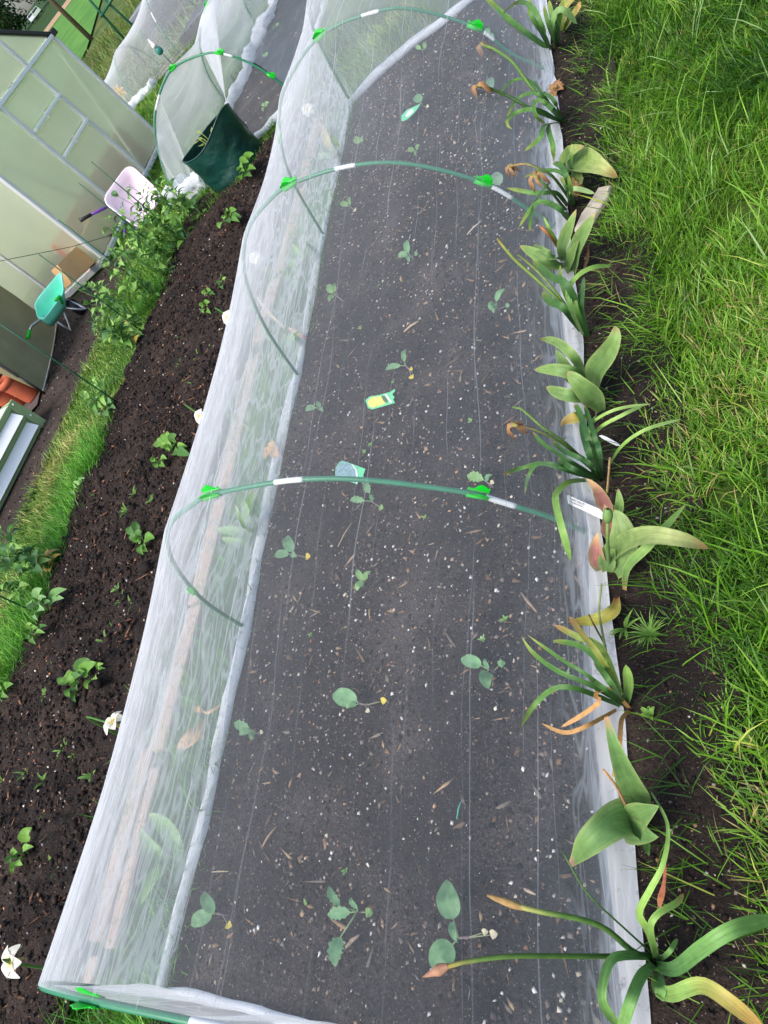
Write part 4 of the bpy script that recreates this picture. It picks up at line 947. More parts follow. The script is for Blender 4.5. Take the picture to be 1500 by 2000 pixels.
la, lb = P(141, 648, 0.0), P(172, 606, 0.0)
for tipp, a1, a2 in ((la, fm * .5 + flm[2] * .5, fm * .35 + flm[1] * .65), (lb, flm[1], fm * .3 + flm[0] * .7)):
    MB().tube([a1, a1 * .35 + tipp * .65, tipp + [0, 0, .012], a2 * .35 + tipp * .65 + [0, .01, .01], a2], 0.011, 9).build('leg', M['steel'], mbw)
wheel(MB(), P(146, 598, 0.10), (0.85, 0.5, 0), 0.10, 0.06).build('wheel', M['black'], mbw)
MB().tube([P(146, 598, 0.10), fm], 0.012, 8).build('fork', M['steel'], mbw)

# ================================================================== canvas shelter, pots, planter
ta = np.array([-5.87, 4.64, 0.]); tb = np.array([-6.53, 6.02, 0.]); TH = 1.25
back_ = nz([-(tb - ta)[1], (tb - ta)[0], 0]) * 1.3
sh = thing('canvas_shelter', 'olive canvas shelter with its front flap lifted over clay pots', 'shelter', (ta + tb) / 2 + back_ / 2)
def cloth(fun, nu, nv, name='canvas_wall'): return MB().grid(fun, nu, nv).build(name, M['tarp'], sh)
def wl_(u, v):
    p = ta + (tb - ta) * u + np.array([0, 0, TH * v]); bow = math.sin(math.pi * u) * (0.05 - 0.10 * (1 - v) ** 2) ; n = nz([(tb - ta)[1], -(tb - ta)[0], 0])
    return p + n * (-bow + 0.02 * (float(fbm(u * 5 + v * 2, v * 5, 8, 3)) - .45)) + np.array([0, 0, 0.015])
cloth(wl_, 26, 22)
cloth(lambda u, v: tb + back_ * u + np.array([0, 0, TH * v + .01]) + np.array([.02, .02, 0]) * math.sin(u * 6), 10, 8)
cloth(lambda u, v: ta + back_ + (tb - ta) * u + np.array([0, 0, TH * v + .01]), 8, 8)
cloth(lambda u, v: ta + (tb - ta) * u + back_ * v + np.array([0, 0, TH + 0.16 * math.sin(math.pi * v)]), 12, 10, 'canvas_roof')
def flap(u, v):
    low = min(0.95, 0.02 + 7.0 * u)
    return ta + back_ * u + np.array([0, 0, low + (TH - low) * v]) + np.array([0.2, -0.5, 0]) * 0.05 * math.sin(math.pi * v) * (0.4 + u)
cloth(flap, 40, 14, 'front_flap')
MB().tube([ta + [0.015, -.012, -.03], ta + [0.015, -.012, .26]], 0.011, 8).build('pole', M['black'], sh)
MB().tube([ta + [0.015, -.012, .26], ta + [0.015, -.012, TH]], 0.015, 8).build('pole', M['steel'], sh)
MB().tube([ta + (tb - ta) * u + np.array([0.012, 0, 0.02 - 0.0 * u]) + nz([(tb - ta)[1], -(tb - ta)[0], 0]) * (0.03 * math.sin(math.pi * u)) for u in np.linspace(0, 1, 14)], 0.010, 7).build('bottom_pole', M['steel'], sh)
MB().grid(lambda u, v: ta + back_ * u * 1.02 + (tb - ta) * v * .98 + np.array([0, -0.05, 0.012 + .006 * float(noise2(u * 9, v * 9, 4))]) + np.array([0, -0.10, 0]) * (1 - v), 16, 16).build('ground_sheet', M['sheet'], sh)
def pot(c, r, h, lab, ax=(0, 0, 1)):
    root = thing('clay_pot', lab, 'plant pot', c, 'clay pots inside the canvas shelter')
    lathe(MB(), c, [(0, .004), (r * .70, .004), (r * .72, .02)] + [(r * (.72 + .22 * t) + (0.004 if k % 2 else 0), .02 + h * .78 * t) for k, t in enumerate(np.linspace(0.05, 1, 12))] + [(r * .92, h * .8)], 28, ax).build('body', M['terracotta'], root)
    lathe(MB(), c, [(r * .92, h * .80), (r * 1.05, h * .80), (r * 1.05, h), (r * .95, h), (r * .90, h * .8), (r * .68, h * .2), (0, h * .18)], 28, ax).build('rim', M['terracotta'], root)
pot(P(70, 783, 0.0) + np.array([-0.06, 0.07, 0.014]), 0.105, 0.30, 'ribbed orange clay pot just inside the lifted shelter flap')
pot(P(70, 783, 0.0) + np.array([-0.32, 0.10, 0.014]), 0.115, 0.28, 'second clay pot behind the first in the shelter')
# red compost sack lying on the sheet, white letters and a yellow dot on it
rp = P(-8, 790, 0.0)
sack = thing('compost_sack', 'red plastic sack with white letters at the left edge, beside the clay pots', 'sack', rp)
sx = nz(P(20, 770) - P(-20, 800)); sy = np.cross([0, 0, 1.], sx)
MB().grid(lambda u, v: rp + sx * (0.20 * math.cos(2 * math.pi * u)) * (1 - abs(2 * v - 1) ** 3) + sy * 0.28 * (v - .5) * 2 + np.array([0, 0, 0.10 + 0.085 * math.sin(2 * math.pi * u)]) + np.array([0, 0, .015]) * float(noise2(u * 9, v * 9, 3)), 24, 18, closed=True).build('bag', M['red'], sack)
def text_mesh(txt, size, org, ex, ey, name, mat, parent, ext=0.0006, spacing=1.0):
    cu = bpy.data.curves.new(name, 'FONT'); cu.body = txt; cu.size = size; cu.extrude = ext; cu.space_character = spacing
    to = bpy.data.objects.new(name, cu); C.objects.link(to); dg = bpy.context.evaluated_depsgraph_get()
    me = bpy.data.meshes.new_from_object(to.evaluated_get(dg)); bpy.data.objects.remove(to)
    ex, ey = nz(ex), nz(ey); ezz = np.cross(ex, ey); off = wloc(parent); org = np.asarray(org, float)
    for v in me.vertices:
        q_ = org + ex * v.co.x + ey * v.co.y + ezz * v.co.z - off; v.co = q_
    me.materials.clear(); me.materials.append(M[mat]); me.name = name
    o = bpy.data.objects.new(name, me); C.objects.link(o); o.parent = parent; return o
text_mesh('KIN', 0.15, rp + np.array([0.11, -0.22, 0.19]), P(12, 768, .18) - P(-8, 784, .18), nz(np.cross(np.array([.6, -.3, .75]), nz(P(12, 768, .18) - P(-8, 784, .18)))), 'lettering', 'white_and_glare', sack, 0.003)
M['yellow'] = plain('yellow_print', S(240, 196, 60), 0.5)
lathe(MB(), rp + np.array([-0.05, 0.12, 0.20]), [(0, 0.012), (.05, .006), (.055, -0.01)], 16, (.5, -.3, .8)).build('printed_dot', M['yellow'], sack)

# sage green steel raised planter, sky glare on its ribs painted in as white
p0 = np.array([-5.50, 4.10, 0.]); p1 = np.array([-5.72, 2.05, 0.]); PH = 0.30
pd = nz(p1 - p0); pn_ = np.array([-pd[1], pd[0], 0]); pn_ = pn_ if pn_[0] > 0 else -pn_
plr = thing('metal_planter', 'sage green metal raised planter with sky glare painted white on two side ribs', 'planter', (p0 + p1) / 2 - pn_ * .4)
Lp = np.linalg.norm(p1 - p0); ez = np.array([0, 0, 1.])
def bx(name, a0, a1, z0, z1, n0, n1, mat, bev=0.004):
    c = p0 + pd * (a0 + a1) / 2 + ez * (z0 + z1) / 2 + pn_ * (n0 + n1) / 2
    MB().box(c, (abs(a1 - a0), abs(n1 - n0), abs(z1 - z0)), [pd, pn_, ez], bev=bev).build(name, M[mat], plr, smooth=False)
bx('side_panel', 0.0, Lp, 0.0, PH, -0.014, 0.0, 'planter')
bx('end_panel', 0.0, 0.014, 0.0, PH, -0.85, -0.016, 'planter')
bx('end_panel', Lp - .014, Lp, 0.0, PH, -0.85, -0.016, 'planter')
bx('side_panel', 0.016, Lp - .016, 0.0, PH, -0.85, -0.836, 'planter')
bx('corner_plate', -0.004, 0.075, -0.01, PH + .006, 0.001, 0.022, 'planter')
bx('top_rail', 0.078, Lp, PH - .035, PH + .006, 0.001, 0.022, 'planter')
bx('bottom_rail', 0.078, Lp, 0.0, 0.03, 0.001, 0.024, 'planter')
bx('middle_rail', 0.078, Lp, 0.135, 0.165, 0.001, 0.020, 'planter')
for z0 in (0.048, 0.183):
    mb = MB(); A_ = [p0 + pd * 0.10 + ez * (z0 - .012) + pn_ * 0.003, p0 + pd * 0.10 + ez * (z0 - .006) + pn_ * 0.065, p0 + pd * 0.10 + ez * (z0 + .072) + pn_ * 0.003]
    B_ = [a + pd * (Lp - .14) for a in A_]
    mb.add(A_ + B_, [(0, 3, 4, 1), (1, 4, 5, 2), (0, 1, 2), (3, 5, 4)]).build('rib', M['white_and_glare'], plr, smooth=False, recalc=True)  # white colour stands in for sky reflected off the green metal
for z0 in (0.12, 0.275): MB().tube([p0 + pd * .035 + ez * z0 + pn_ * .021, p0 + pd * .035 + ez * z0 + pn_ * .028], 0.009, 8).build('screw', M['white_and_glare'], plr)
MB().grid(lambda u, v: p0 + pd * (0.03 + (Lp - .06) * u) - pn_ * (0.03 + 0.79 * v) + ez * (PH - .02 + .05 * float(fbm(u * 6, v * 5, 4, 3))), 20, 10).build('fleece_cover', M['white_and_glare'], plr)

# ================================================================== grow bag
bc = np.array([-3.45, 5.72, 0.]); 
gbag = thing('grow_bag', 'dark green woven plastic grow bag with a young plant inside', 'grow bag', bc)
def bag_r(z): return 0.262 + 0.006 * (z / .40)
e_t = nz(P(437, 212, .43) - P(368, 308, .36)); e_t[2] = 0; e_t = nz(e_t); e_n = np.array([e_t[1], -e_t[0], 0])
topc = PY(402, 262, 5.66)
def bagf(u, v, inset=0.0):
    a = 2 * math.pi * u; sq = 1 - .28 * v; r = bag_r(v * .4) - inset
    c = bc * (1 - v) + np.array([topc[0], topc[1], 0]) * v
    zt = topc[2] + 0.03 * math.cos(a) + 0.018 * math.sin(2 * a + 1) + 0.012 * math.sin(3 * a)
    wr = 0.040 * (float(fbm(u * 9, v * 5 + 3, 6, 3)) - .45) * math.sin(math.pi * min(1, v * 1.2 + .1))
    return c + e_t * (math.cos(a) * (r * (1 + .12 * v) + wr)) + e_n * (math.sin(a) * (r * sq + wr)) + np.array([0, 0, zt * v])
MB().grid(lambda u, v: bagf(u, v), 64, 26, closed=True).build('bag_wall', M['bag'], gbag)
MB().grid(lambda u, v: bagf(u, 1 - .72 * v, .006), 64, 16, closed=True).build('bag_lining', M['bag'], gbag)
MB().tube([bagf(u, 1.0) for u in np.linspace(0, 1, 49)], 0.006, 6, cap=False).build('rim_seam', M['bag'], gbag)
MB().grid(lambda u, v: bc + (np.array([topc[0], topc[1], 0]) - bc) * .35 + (e_t * math.cos(6.283 * u) + e_n * math.sin(6.283 * u) * .85) * .24 * v + np.array([0, 0, .14 + .02 * float(noise2(u * 9, v * 5, 2))]), 24, 6, closed=True).build('compost', M['soil'], gbag)
gpl = thing('young_plant', 'small yellowish green plant growing inside the dark green grow bag', 'young plant', (bc + (np.array([topc[0], topc[1], 0]) - bc) * .35) * [1, 1, 0] + [0, 0, .14])
gq = np.random.default_rng(4)
for k in range(16):
    a = gq.uniform(0, 6.28); h_ = gq.uniform(.06, .26); s0 = wloc(gpl); e0 = s0 + [math.cos(a) * .06, math.sin(a) * .06, h_]; d0 = nz([math.cos(a), math.sin(a), gq.uniform(-.2, .6)]); s1 = nz(np.cross(d0, [0, 0, 1]))
    mb = MB(); mb.tube([s0, s0 * .4 + e0 * .6 + [0, 0, .02], e0], .003, 5, S(150, 170, 80)); mb.add([e0, e0 + d0 * .03 + s1 * .016, e0 + d0 * .06, e0 + d0 * .03 - s1 * .016], [(0, 1, 2, 3)], S(150, 170, 84) if k % 3 else S(190, 180, 100)); mb.build('shoot', M['leaf'], gpl)
hd = bagf(0.54, 0.80); hd2 = bagf(0.60, 0.66)
MB().tube([bagf(.52, .86), bagf(.52, .80) + nz(hd - bc) * .05, bagf(.56, .70) + nz(hd - bc) * .06 * np.array([1, 1, 0]), bagf(.61, .66)], [0.012, .02, .022, .012], 8).build('handle', M['black'], gbag)

# ================================================================== far things
ob = thing('climbing_support', 'dark green tubular climbing frame standing in the rough grass', 'plant frame', (PY(250, 85, 16)[0], 16, 0))
for q0, q1 in ((PY(175, 0, 16), PY(250, 85, 16)), (PY(205, 0, 16), PY(265, 55, 16))):
    d_ = nz(q1 - q0); ft = q1 + d_ * ((q1[2] + .1) / max(-d_[2], .2)); MB().tube([q0 - d_ * .9, ft], 0.026, 8).build('pole', M['cane'], ob)
MB().tube([PY(232, -24, 15.95), PY(197, 33, 15.95)], 0.028, 8).build('crossbar', M['cane'], ob)
bxp = PY(255, 40, 17.5)
sb = thing('storage_box', 'dark grey lidded storage box behind the far tunnel', 'storage box', (bxp[0] + .7, 17.5, 0))
MB().box((bxp[0] + .78, 17.9, bxp[2] / 2 - .05), (1.5, .8, bxp[2] - .10), bev=.02).build('body', M['grey_board'], sb, smooth=False)
M['box_lid'] = plain('grey_lid', S(120, 124, 132), .5)
MB().box((bxp[0] + .78, 17.88, bxp[2] - .02), (1.62, .92, .10), bev=.02).build('lid', M['box_lid'], sb, smooth=False)
tpb = P(180, 78); tp = np.array([tpb[0], tpb[1], 0]) * (54 / np.hypot(tpb[0], tpb[1])); tp[2] = -0.05
MB().tube([tp, tp + [0, 0, 6.5]], [0.15, 0.11], 10).build('wooden_pole', M['bark'], origin=tp, label='tall pale wooden pole at the edge of the far field', cat='pole')
def far_car(px, py, D, lab, body, wd=1.8):
    r = ray(px, py); t = D / math.hypot(r[0], r[1]); c = r * t; c[2] = float(far_z(D)) + 0.1
    f = nz([-c[0], -c[1], 0]); s_ = np.array([f[1], -f[0], 0])
    root = thing('parked_car', lab, 'car', c, 'cars parked by the far wood')
    def prism(name, prof, w_, mat):
        V = [c + f * x + ez * z + s_ * w_ / 2 * sg for sg in (-1, 1) for x, z in prof]; k = len(prof)
        MB().add(V, [tuple(range(k)), tuple(range(2 * k - 1, k - 1, -1))] + [(i, k + i, k + (i + 1) % k, (i + 1) % k) for i in range(k)]).build(name, mat, root, smooth=False, recalc=True)
    prism('body', [(-2, .35), (-2, .9), (-1.2, .95), (1.0, .92), (2, .8), (2.05, .35)], wd, body)
    prism('cabin', [(-1.6, .94), (-1.2, 1.42), (.3, 1.42), (1.0, .93)], wd * .86, body)
    prism('windscreen', [(.34, 1.36), (.42, 1.36), (.98, .97), (.90, .97)], wd * .78, M['black'])
    for x in (-1.25, 1.25):
        for sg in (-1, 1): wheel(MB(), c + f * x + s_ * sg * wd * .45 + ez * .33, s_, .33, .2).build('wheel', M['black'], root)
M['car_white'] = plain('white_car_paint', S(214, 222, 228), .3); M['car_green'] = plain('pale_green_car_paint', S(176, 196, 176), .3)
far_car(73, 42, 192, 'white car parked by the dark wood far beyond the greenhouse roof', M['car_white'])
far_car(98, 49, 188, 'pale green car parked beyond the greenhouse roof corner, right of the white car', M['car_green'])
def tree(c, h, rad, seed, lab):
    root = thing('broadleaf_tree', lab, 'tree', c, 'trees of the far wood')
    g = np.random.default_rng(seed); c = np.array(c, float)
    mb = MB(); mb.tube([c, c + [0, 0, h * .3], c + [.3, .2, h * .6]], [.3, .24, .1], 8)
    for k in range(5):
        a = g.uniform(0, 6.28); mb.tube([c + [0, 0, h * (.25 + .08 * k)], c + [math.cos(a) * rad * .7, math.sin(a) * rad * .7, h * (.5 + .08 * k)]], [.11, .04], 6)
    mb.build('trunk', M['bark'], root)
    nb = 26; bl = np.stack([g.normal(0, rad * .5, nb), g.normal(0, rad * .5, nb), g.uniform(.12, .95, nb) * h], 1); br = g.uniform(.22, .42, nb) * rad
    n = 6500; bi = g.integers(0, nb, n); d = g.normal(size=(n, 3)); d /= np.linalg.norm(d, axis=1)[:, None]
    p = c + bl[bi] + d * (br[bi] * g.random(n) ** .35)[:, None] * [1, 1, .85]
    p[:, 2] = np.maximum(p[:, 2], c[2] + .1)
    s_ = g.uniform(.2, .5, n)[:, None]; u = g.normal(size=(n, 3)); u /= np.linalg.norm(u, axis=1)[:, None]; v = np.cross(u, d); v /= np.maximum(np.linalg.norm(v, axis=1), 1e-6)[:, None]
    V = np.stack([p - u * s_, p + v * s_ * .6, p + u * s_, p - v * s_ * .6], 1).reshape(-1, 3)
    tone = g.uniform(.6, 1.4, nb)[bi] * g.uniform(.7, 1.3, n); col = np.array(S(50, 84, 40)) * tone[:, None] * [1, 1, 1]
    np_mesh('crown', V, np.arange(4 * n), np.full(n, 4), M['leaf'], col=np.repeat(col, 4, 0), parent=root, kind=None)
TL = ['tall dark tree of the far wood, leftmost of the row', 'second dark tree of the far wood from the left end', 'dense dark tree of the far wood, third along the row', 'dark tree of the far wood rising behind the white car', 'dark tree of the far wood behind the pale green car', 'tree of the far wood above the dirt track end', 'tree of the far wood beyond the wooden pole', 'last dark tree on the right end of the far wood']
for i, l in enumerate((-40, -29, -19, -9, 1, 12, 24, 36)):
    D = 203 + (i * 7) % 9; tree(tuple(dl(D, l, float(far_z(D)))), 17 + (i * 5) % 5, 8.2, 100 + i, TL[i])

# ================================================================== plants
def lerp_cols(stops, t):
    for i in range(len(stops) - 1):
        if t <= stops[i + 1][0]:
            f = (t - stops[i][0]) / max(stops[i + 1][0] - stops[i][0], 1e-6); f = min(max(f, 0), 1)
            return np.array(stops[i][1]) * (1 - f) + np.array(stops[i + 1][1]) * f
    return np.array(stops[-1][1])
PROF = {
    'tulip': lambda t: min(1, (0.42 + 1.5 * t)) * (1 - max(0, (t - 0.45) / 0.55) ** 2.0) ** 0.75 + 0.01,
    'strap': lambda t: (0.75 + 0.25 * min(1, t * 3)) * (1 - max(0, (t - 0.80) / 0.20) ** 2) ** 0.6 + 0.03,
    'ovtip': lambda t: min(1, 0.55 + 1.5 * t) * (1 - max(0, (t - 0.30) / 0.70) ** 1.15 * 0.86),
    'taper': lambda t: (0.7 + 0.3 * min(1, t * 4)) * (1 - 0.88 * t ** 1.2) + 0.01,
    'ovate': lambda t: max(0.04, math.sin(math.pi * min(1, t ** 0.72)) ** 0.72),
    'lobed': lambda t: max(0.05, math.sin(math.pi * min(1, t ** 0.8)) ** 0.75 * (0.84 + 0.16 * math.cos(t * 34))),
    'stem': lambda t: 1.0,
}
CAMP = np.array([0, 0, CAMH])
def ribbon(mb, pts, W, prof='tulip', cols=((0, (.1, .2, .05)), (1, (.1, .2, .05))), cup=0.35, nseg=16, nac=4, edge=None, wave=0.0, face=0.55, roll=0.0, vein=0.0, seed=0):
    q = resample(pts, nseg + 1); pf = PROF[prof]; V = []; CC = []; UV = []; Lq = np.r_[0, np.cumsum(np.linalg.norm(np.diff(q, axis=0), axis=1))]
    for i in range(nseg + 1):
        t = i / nseg; tg = nz(q[min(i + 1, nseg)] - q[max(i - 1, 0)])
        ref = nz(face * nz(CAMP - q[i]) + (1 - face) * np.array([0, 0, 1.])); sd = nz(np.cross(tg, ref)); n = np.cross(sd, tg)
        if roll: sd, n = sd * math.cos(roll) + n * math.sin(roll), n * math.cos(roll) - sd * math.sin(roll)
        wv = W * pf(t) / 2; c = lerp_cols(cols, t)
        for j in range(nac + 1):
            u = j / nac * 2 - 1
            V.append(q[i] + sd * u * wv + n * (cup * wv * abs(u) ** 1.6 + wave * W * abs(u) * math.sin(t * 13 + (u > 0) * 2.1 + seed)))
            k = np.array(c)
            if edge is not None and abs(u) > 0.9: k = k * 0.45 + np.array(edge) * 0.55
            if vein: k = k * (1 + vein * (1 if j % 2 else -0.6))
            CC.append(tuple(k)); UV.append((u * W / 2 + 3.1 + seed, Lq[i]))
    w_ = nac + 1
    F = [(i * w_ + j, i * w_ + j + 1, (i + 1) * w_ + j + 1, (i + 1) * w_ + j) for i in range(nseg) for j in range(nac)]
    return mb.add(V, F, CC, 0, UV)

def trace(pix, z0, z1, how='rise', clear=0.012):
    """a leaf or stem seen along these photograph points, lifted so that it arches over the net"""
    n = len(pix); L = np.r_[0, np.cumsum([math.dist(pix[i], pix[i + 1]) for i in range(n - 1)])]; L = L / L[-1]; out = []
    for (x, y), t in zip(pix, L):
        if how == 'rise': z = z0 + (z1 - z0) * (1 - (1 - t) ** 1.7)
        elif how == 'arch': z = z0 + (z1 - z0) * math.sin(math.pi * min(1, t * 0.86)) ** 0.8
        else: z = z0 + (z1 - z0) * t
        zn = net_z(x, y)
        if zn > 0: z = max(z, zn + clear)
        if P(x, y, z)[0] > -0.76 and t > .15: z = max(z, 0.035)
        out.append(P(x, y, z))
    return out
# colours
TUL = S(110, 146, 84); TUL2 = S(128, 160, 88); DAF = S(56, 98, 50); DAF2 = S(92, 138, 64); PALEG = S(146, 186, 92); TAN = S(186, 152, 110); BRN = S(120, 86, 60); PINK = S(180, 124, 116); YEL = S(184, 170, 84); OR = S(190, 144, 88)
EDGE = S(168, 186, 116)
def bleaf(root, pix, wpx, z1=0.16, how='rise', kind='tulip', cols=None, cup=0.28, wave=0.0, name='leaf', edge=EDGE, z0=0.0, label=None, mat='waxy', face=0.72, roll=0.0, nseg=16):
    cup *= .8; pts = trace(pix, z0, z1, how); W = wpx * float(np.mean([mpp(p) for p in pts]))
    c = cols or [(0, tuple(np.array(TUL) * .9)), (0.5, TUL), (0.93, TUL2), (1, TAN)]
    sd_ = int(pix[-1][0] * 3 + pix[-1][1]); mb = MB(); ribbon(mb, pts, W, kind, c, cup, nseg + 6, 6 if wpx > 13 else 2, edge if wpx > 16 else None, wave + (0.035 if wpx > 13 else 0), face, roll + random.Random(sd_).uniform(-.25, .25), 0.06 if wpx > 16 else 0, sd_ % 17)
    return mb.build(name, M[mat], root, label=label)
def dleaf(root, pix, wpx=9, z1=0.18, how='arch', cols=None, name='leaf', label=None, kind_='strap', **kw):
    c = cols or [(0, S(70, 108, 58)), (0.3, DAF), (0.8, DAF2), (1, S(150, 160, 80))]
    return bleaf(root, pix, wpx, z1, how, kind_, c, 0.28, 0.0, name, None, label=label, **kw)
def stalk(root, pix, wpx=7, z1=0.2, how='rise', col=None, name='flower_stalk', mat='leaf', z0=0.0):
    pts = trace(pix, z0, z1, how); q = resample(pts, 14); r = wpx * mpp(q[7]) / 2; c = col or [(0, S(66, 108, 56)), (1, S(84, 128, 58))]
    MB().tube(q, np.linspace(r * 1.1, r * .8, 14), 7, [tuple(lerp_cols(c, i / 13)) for i in range(14)]).build(name, M[mat], root)
    return q[-1], nz(q[-1] - q[-3])
def dead_head(root, p, d, size, seed, name='withered_flower'):
    g = random.Random(seed); mb = MB(); d = nz(d)
    mb.tube([p, p + d * size * .35], [size * .10, size * .16], 6, S(150, 140, 84))
    for k in range(8):
        a = g.uniform(0, 6.28); dr = nz(d * .5 + np.array([math.cos(a), math.sin(a), -.9]) * .8); p1 = p + d * size * .3
        ribbon(mb, [p1, p1 + dr * size * .35 + d * size * .15, p1 + dr * size * .6 + np.array([0, 0, -size * g.uniform(.25, .7)])], size * g.uniform(.16, .3), 'ovate', [(0, TAN), (.6, S(150, 112, 80)), (1, S(104, 72, 52))], .5, 6, 2, wave=.25, seed=seed + k)
    mb.build(name, M['dry'], root)
def plant(name, label, cat, px, py, group): return thing(name, label, cat, P(px, py, 0), group)
GD_, GT_ = 'spent daffodils along the right edge of the bed', 'tulip plants along the right edge of the bed'

d1 = plant('daffodil_plant', 'spent daffodil at the very top of the border with long leaves over the net', 'daffodil', 1077, 99, GD_)
dleaf(d1, [(1077, 99), (1030, 66), (985, 30), (945, -8)], 11, .26, 'rise'); dleaf(d1, [(1076, 98), (1060, 52), (1040, 14), (1010, 5), (982, 27)], 8, .26, cols=[(0, DAF), (.6, DAF2), (1, S(50, 60, 30))])
dleaf(d1, [(1075, 95), (1058, 62), (1038, 30), (1034, -6)], 9, .26, 'rise'); dleaf(d1, [(1076, 97), (1050, 50), (1030, 20)], 7, .2, 'rise')
d1b = plant('daffodil_plant', 'broad leaved daffodil at the top of the border, arching leaf towards the lawn', 'daffodil', 1088, 90, GD_)
dleaf(d1b, [(1087, 88), (1079, 50), (1086, 24), (1102, 20), (1127, 47)], 12, .2, cols=[(0, DAF), (.5, DAF2), (1, S(150, 186, 120))]); dleaf(d1b, [(1089, 88), (1080, 40), (1072, 0)], 10, .22, 'rise'); dleaf(d1b, [(1091, 86), (1092, 40), (1102, -4)], 10, .22, 'rise'); dleaf(d1b, [(1086, 88), (1072, 50), (1062, 10)], 8, .2, 'rise')
t0 = plant('tulip_plant', 'yellowing tulip leaves at the top edge of the border', 'tulip', 1100, 62, GT_)
for pts, w_ in (([(1100, 60), (1098, 30), (1110, 4), (1128, -8)], 26), ([(1102, 60), (1116, 36), (1130, 14), (1132, 2)], 22), ([(1101, 58), (1104, 30), (1102, 8)], 18)):
    bleaf(t0, pts, w_, .14, cols=[(0, S(140, 160, 84)), (.6, S(176, 186, 100)), (1, OR)])
d2 = plant('daffodil_plant', 'spent daffodil with two long stalks ending in withered brown flowers', 'daffodil', 1103, 239, GD_)
e, dd = stalk(d2, [(1100, 237), (1060, 196), (1030, 160), (1000, 120), (962, 94), (946, 89)], 7, .3, col=[(0, S(84, 126, 60)), (1, S(120, 156, 80))]); dead_head(d2, e, dd, .055, 1)
e, dd = stalk(d2, [(1098, 237), (1040, 214), (990, 186), (952, 171), (942, 169)], 7, .28, col=[(0, DAF), (1, S(70, 104, 50))]); dead_head(d2, e, dd, .06, 2)
for pts, w_ in (([(1092, 232), (1064, 190), (1040, 161), (1008, 155), (985, 172), (972, 191)], 6), ([(1096, 238), (1050, 215), (1010, 219), (989, 240), (1001, 253)], 8), ([(1090, 228), (1062, 192), (1040, 182), (1012, 192), (990, 228)], 6), ([(1095, 239), (1064, 246), (1055, 270), (1024, 295)], 9), ([(1097, 235), (1074, 205), (1050, 195), (1042, 206), (1048, 228), (1066, 242)], 7), ([(1098, 237), (1084, 200), (1066, 184), (1052, 181)], 7), ([(1096, 241), (1072, 246), (1080, 285), (1082, 322)], 10), ([(1100, 236), (1078, 212), (1060, 200)], 9)):
    dleaf(d2, pts, w_, .2)
fall = plant('fallen_flower', 'dry papery daffodil flower lying on the soil beside the net hem', 'dead flower', 1089, 184, None)
mb = MB()
for k in range(9):
    a = k * .7; p_ = P(1088, 176, .02); dr = np.array([math.cos(a) * .5, math.sin(a) * .5, .3 * math.sin(k * 2)])
    ribbon(mb, [p_, p_ + dr * .03 + [0, 0, .012], p_ + dr * .07], .024, 'ovate', [(0, S(204, 170, 122)), (1, S(150, 106, 72))], .7, 6, 2, wave=.3, seed=k)
mb.build('petals', M['dry'], fall)
d3 = plant('daffodil_plant', 'spent daffodil beside the curled tulip leaf, dark leaves and two withered heads', 'daffodil', 1122, 410, GD_)
e, dd = stalk(d3, [(1122, 402), (1080, 345), (1050, 329), (1028, 320), (1004, 323)], 6, .26, col=[(0, DAF), (.7, S(96, 120, 60)), (1, TAN)]); dead_head(d3, e, dd, .045, 3)
e, dd = stalk(d3, [(1106, 412), (1085, 385), (1066, 362), (1052, 350)], 6, .24, col=[(0, DAF), (1, S(84, 110, 56))]); dead_head(d3, e, dd, .055, 4)
for pts, w_ in (([(1122, 396), (1106, 345), (1096, 325), (1080, 318)], 10), ([(1120, 396), (1102, 342), (1062, 333), (1025, 346)], 7), ([(1110, 404), (1088, 378), (1060, 377), (1036, 376), (988, 367)], 8), ([(1112, 430), (1088, 405), (1068, 395), (1045, 399), (1014, 443)], 9), ([(1072, 358), (1052, 384), (1040, 410), (1034, 452)], 6), ([(1114, 432), (1100, 414), (1082, 402), (1060, 396)], 11)):
    dleaf(d3, pts, w_, .18, z0=0.0 if pts[0][0] > 1090 else .2)
dleaf(d3, [(1124, 396), (1111, 380), (1122, 368), (1162, 378)], 9, .12, cols=[(0, DAF2), (1, S(176, 206, 140))])
dleaf(d3, [(1119, 352), (1116, 312), (1117, 280)], 7, .2, 'rise', z0=.04); dleaf(d3, [(1124, 402), (1116, 372), (1110, 340)], 9, .2, 'rise'); dleaf(d3, [(1123, 402), (1108, 366), (1094, 346)], 9, .16, 'rise')
slab = thing('stone_slab', 'flat beige stone lying on the soil between a daffodil and the lawn', 'stone', P(1158, 420, 0))
sp = [P(x, y, 0.012) for x, y in ((1122, 452), (1136, 420), (1150, 400), (1172, 366), (1194, 362), (1188, 384), (1172, 406), (1146, 442), (1132, 456))]
sp = np.array(sp); k = len(sp); lowr = sp - [0, 0, .05]
MB().add(np.vstack([lowr, sp * [1, 1, 1], (sp - sp.mean(0)) * .94 + sp.mean(0) + [0, 0, .006]]), [(j * k + i, j * k + (i + 1) % k, (j + 1) * k + (i + 1) % k, (j + 1) * k + i) for j in range(2) for i in range(k)] + [tuple(range(2 * k, 3 * k))]).build('slab', M['stone'], slab, smooth=False, recalc=True)
t1 = plant('tulip_plant', 'tulip with one broad curled leaf flopping onto the lawn beside the flat stone', 'tulip', 1118, 352, GT_)
GRN = [(0, S(124, 158, 80)), (.6, S(138, 168, 92)), (.88, S(170, 178, 110)), (1, OR)]
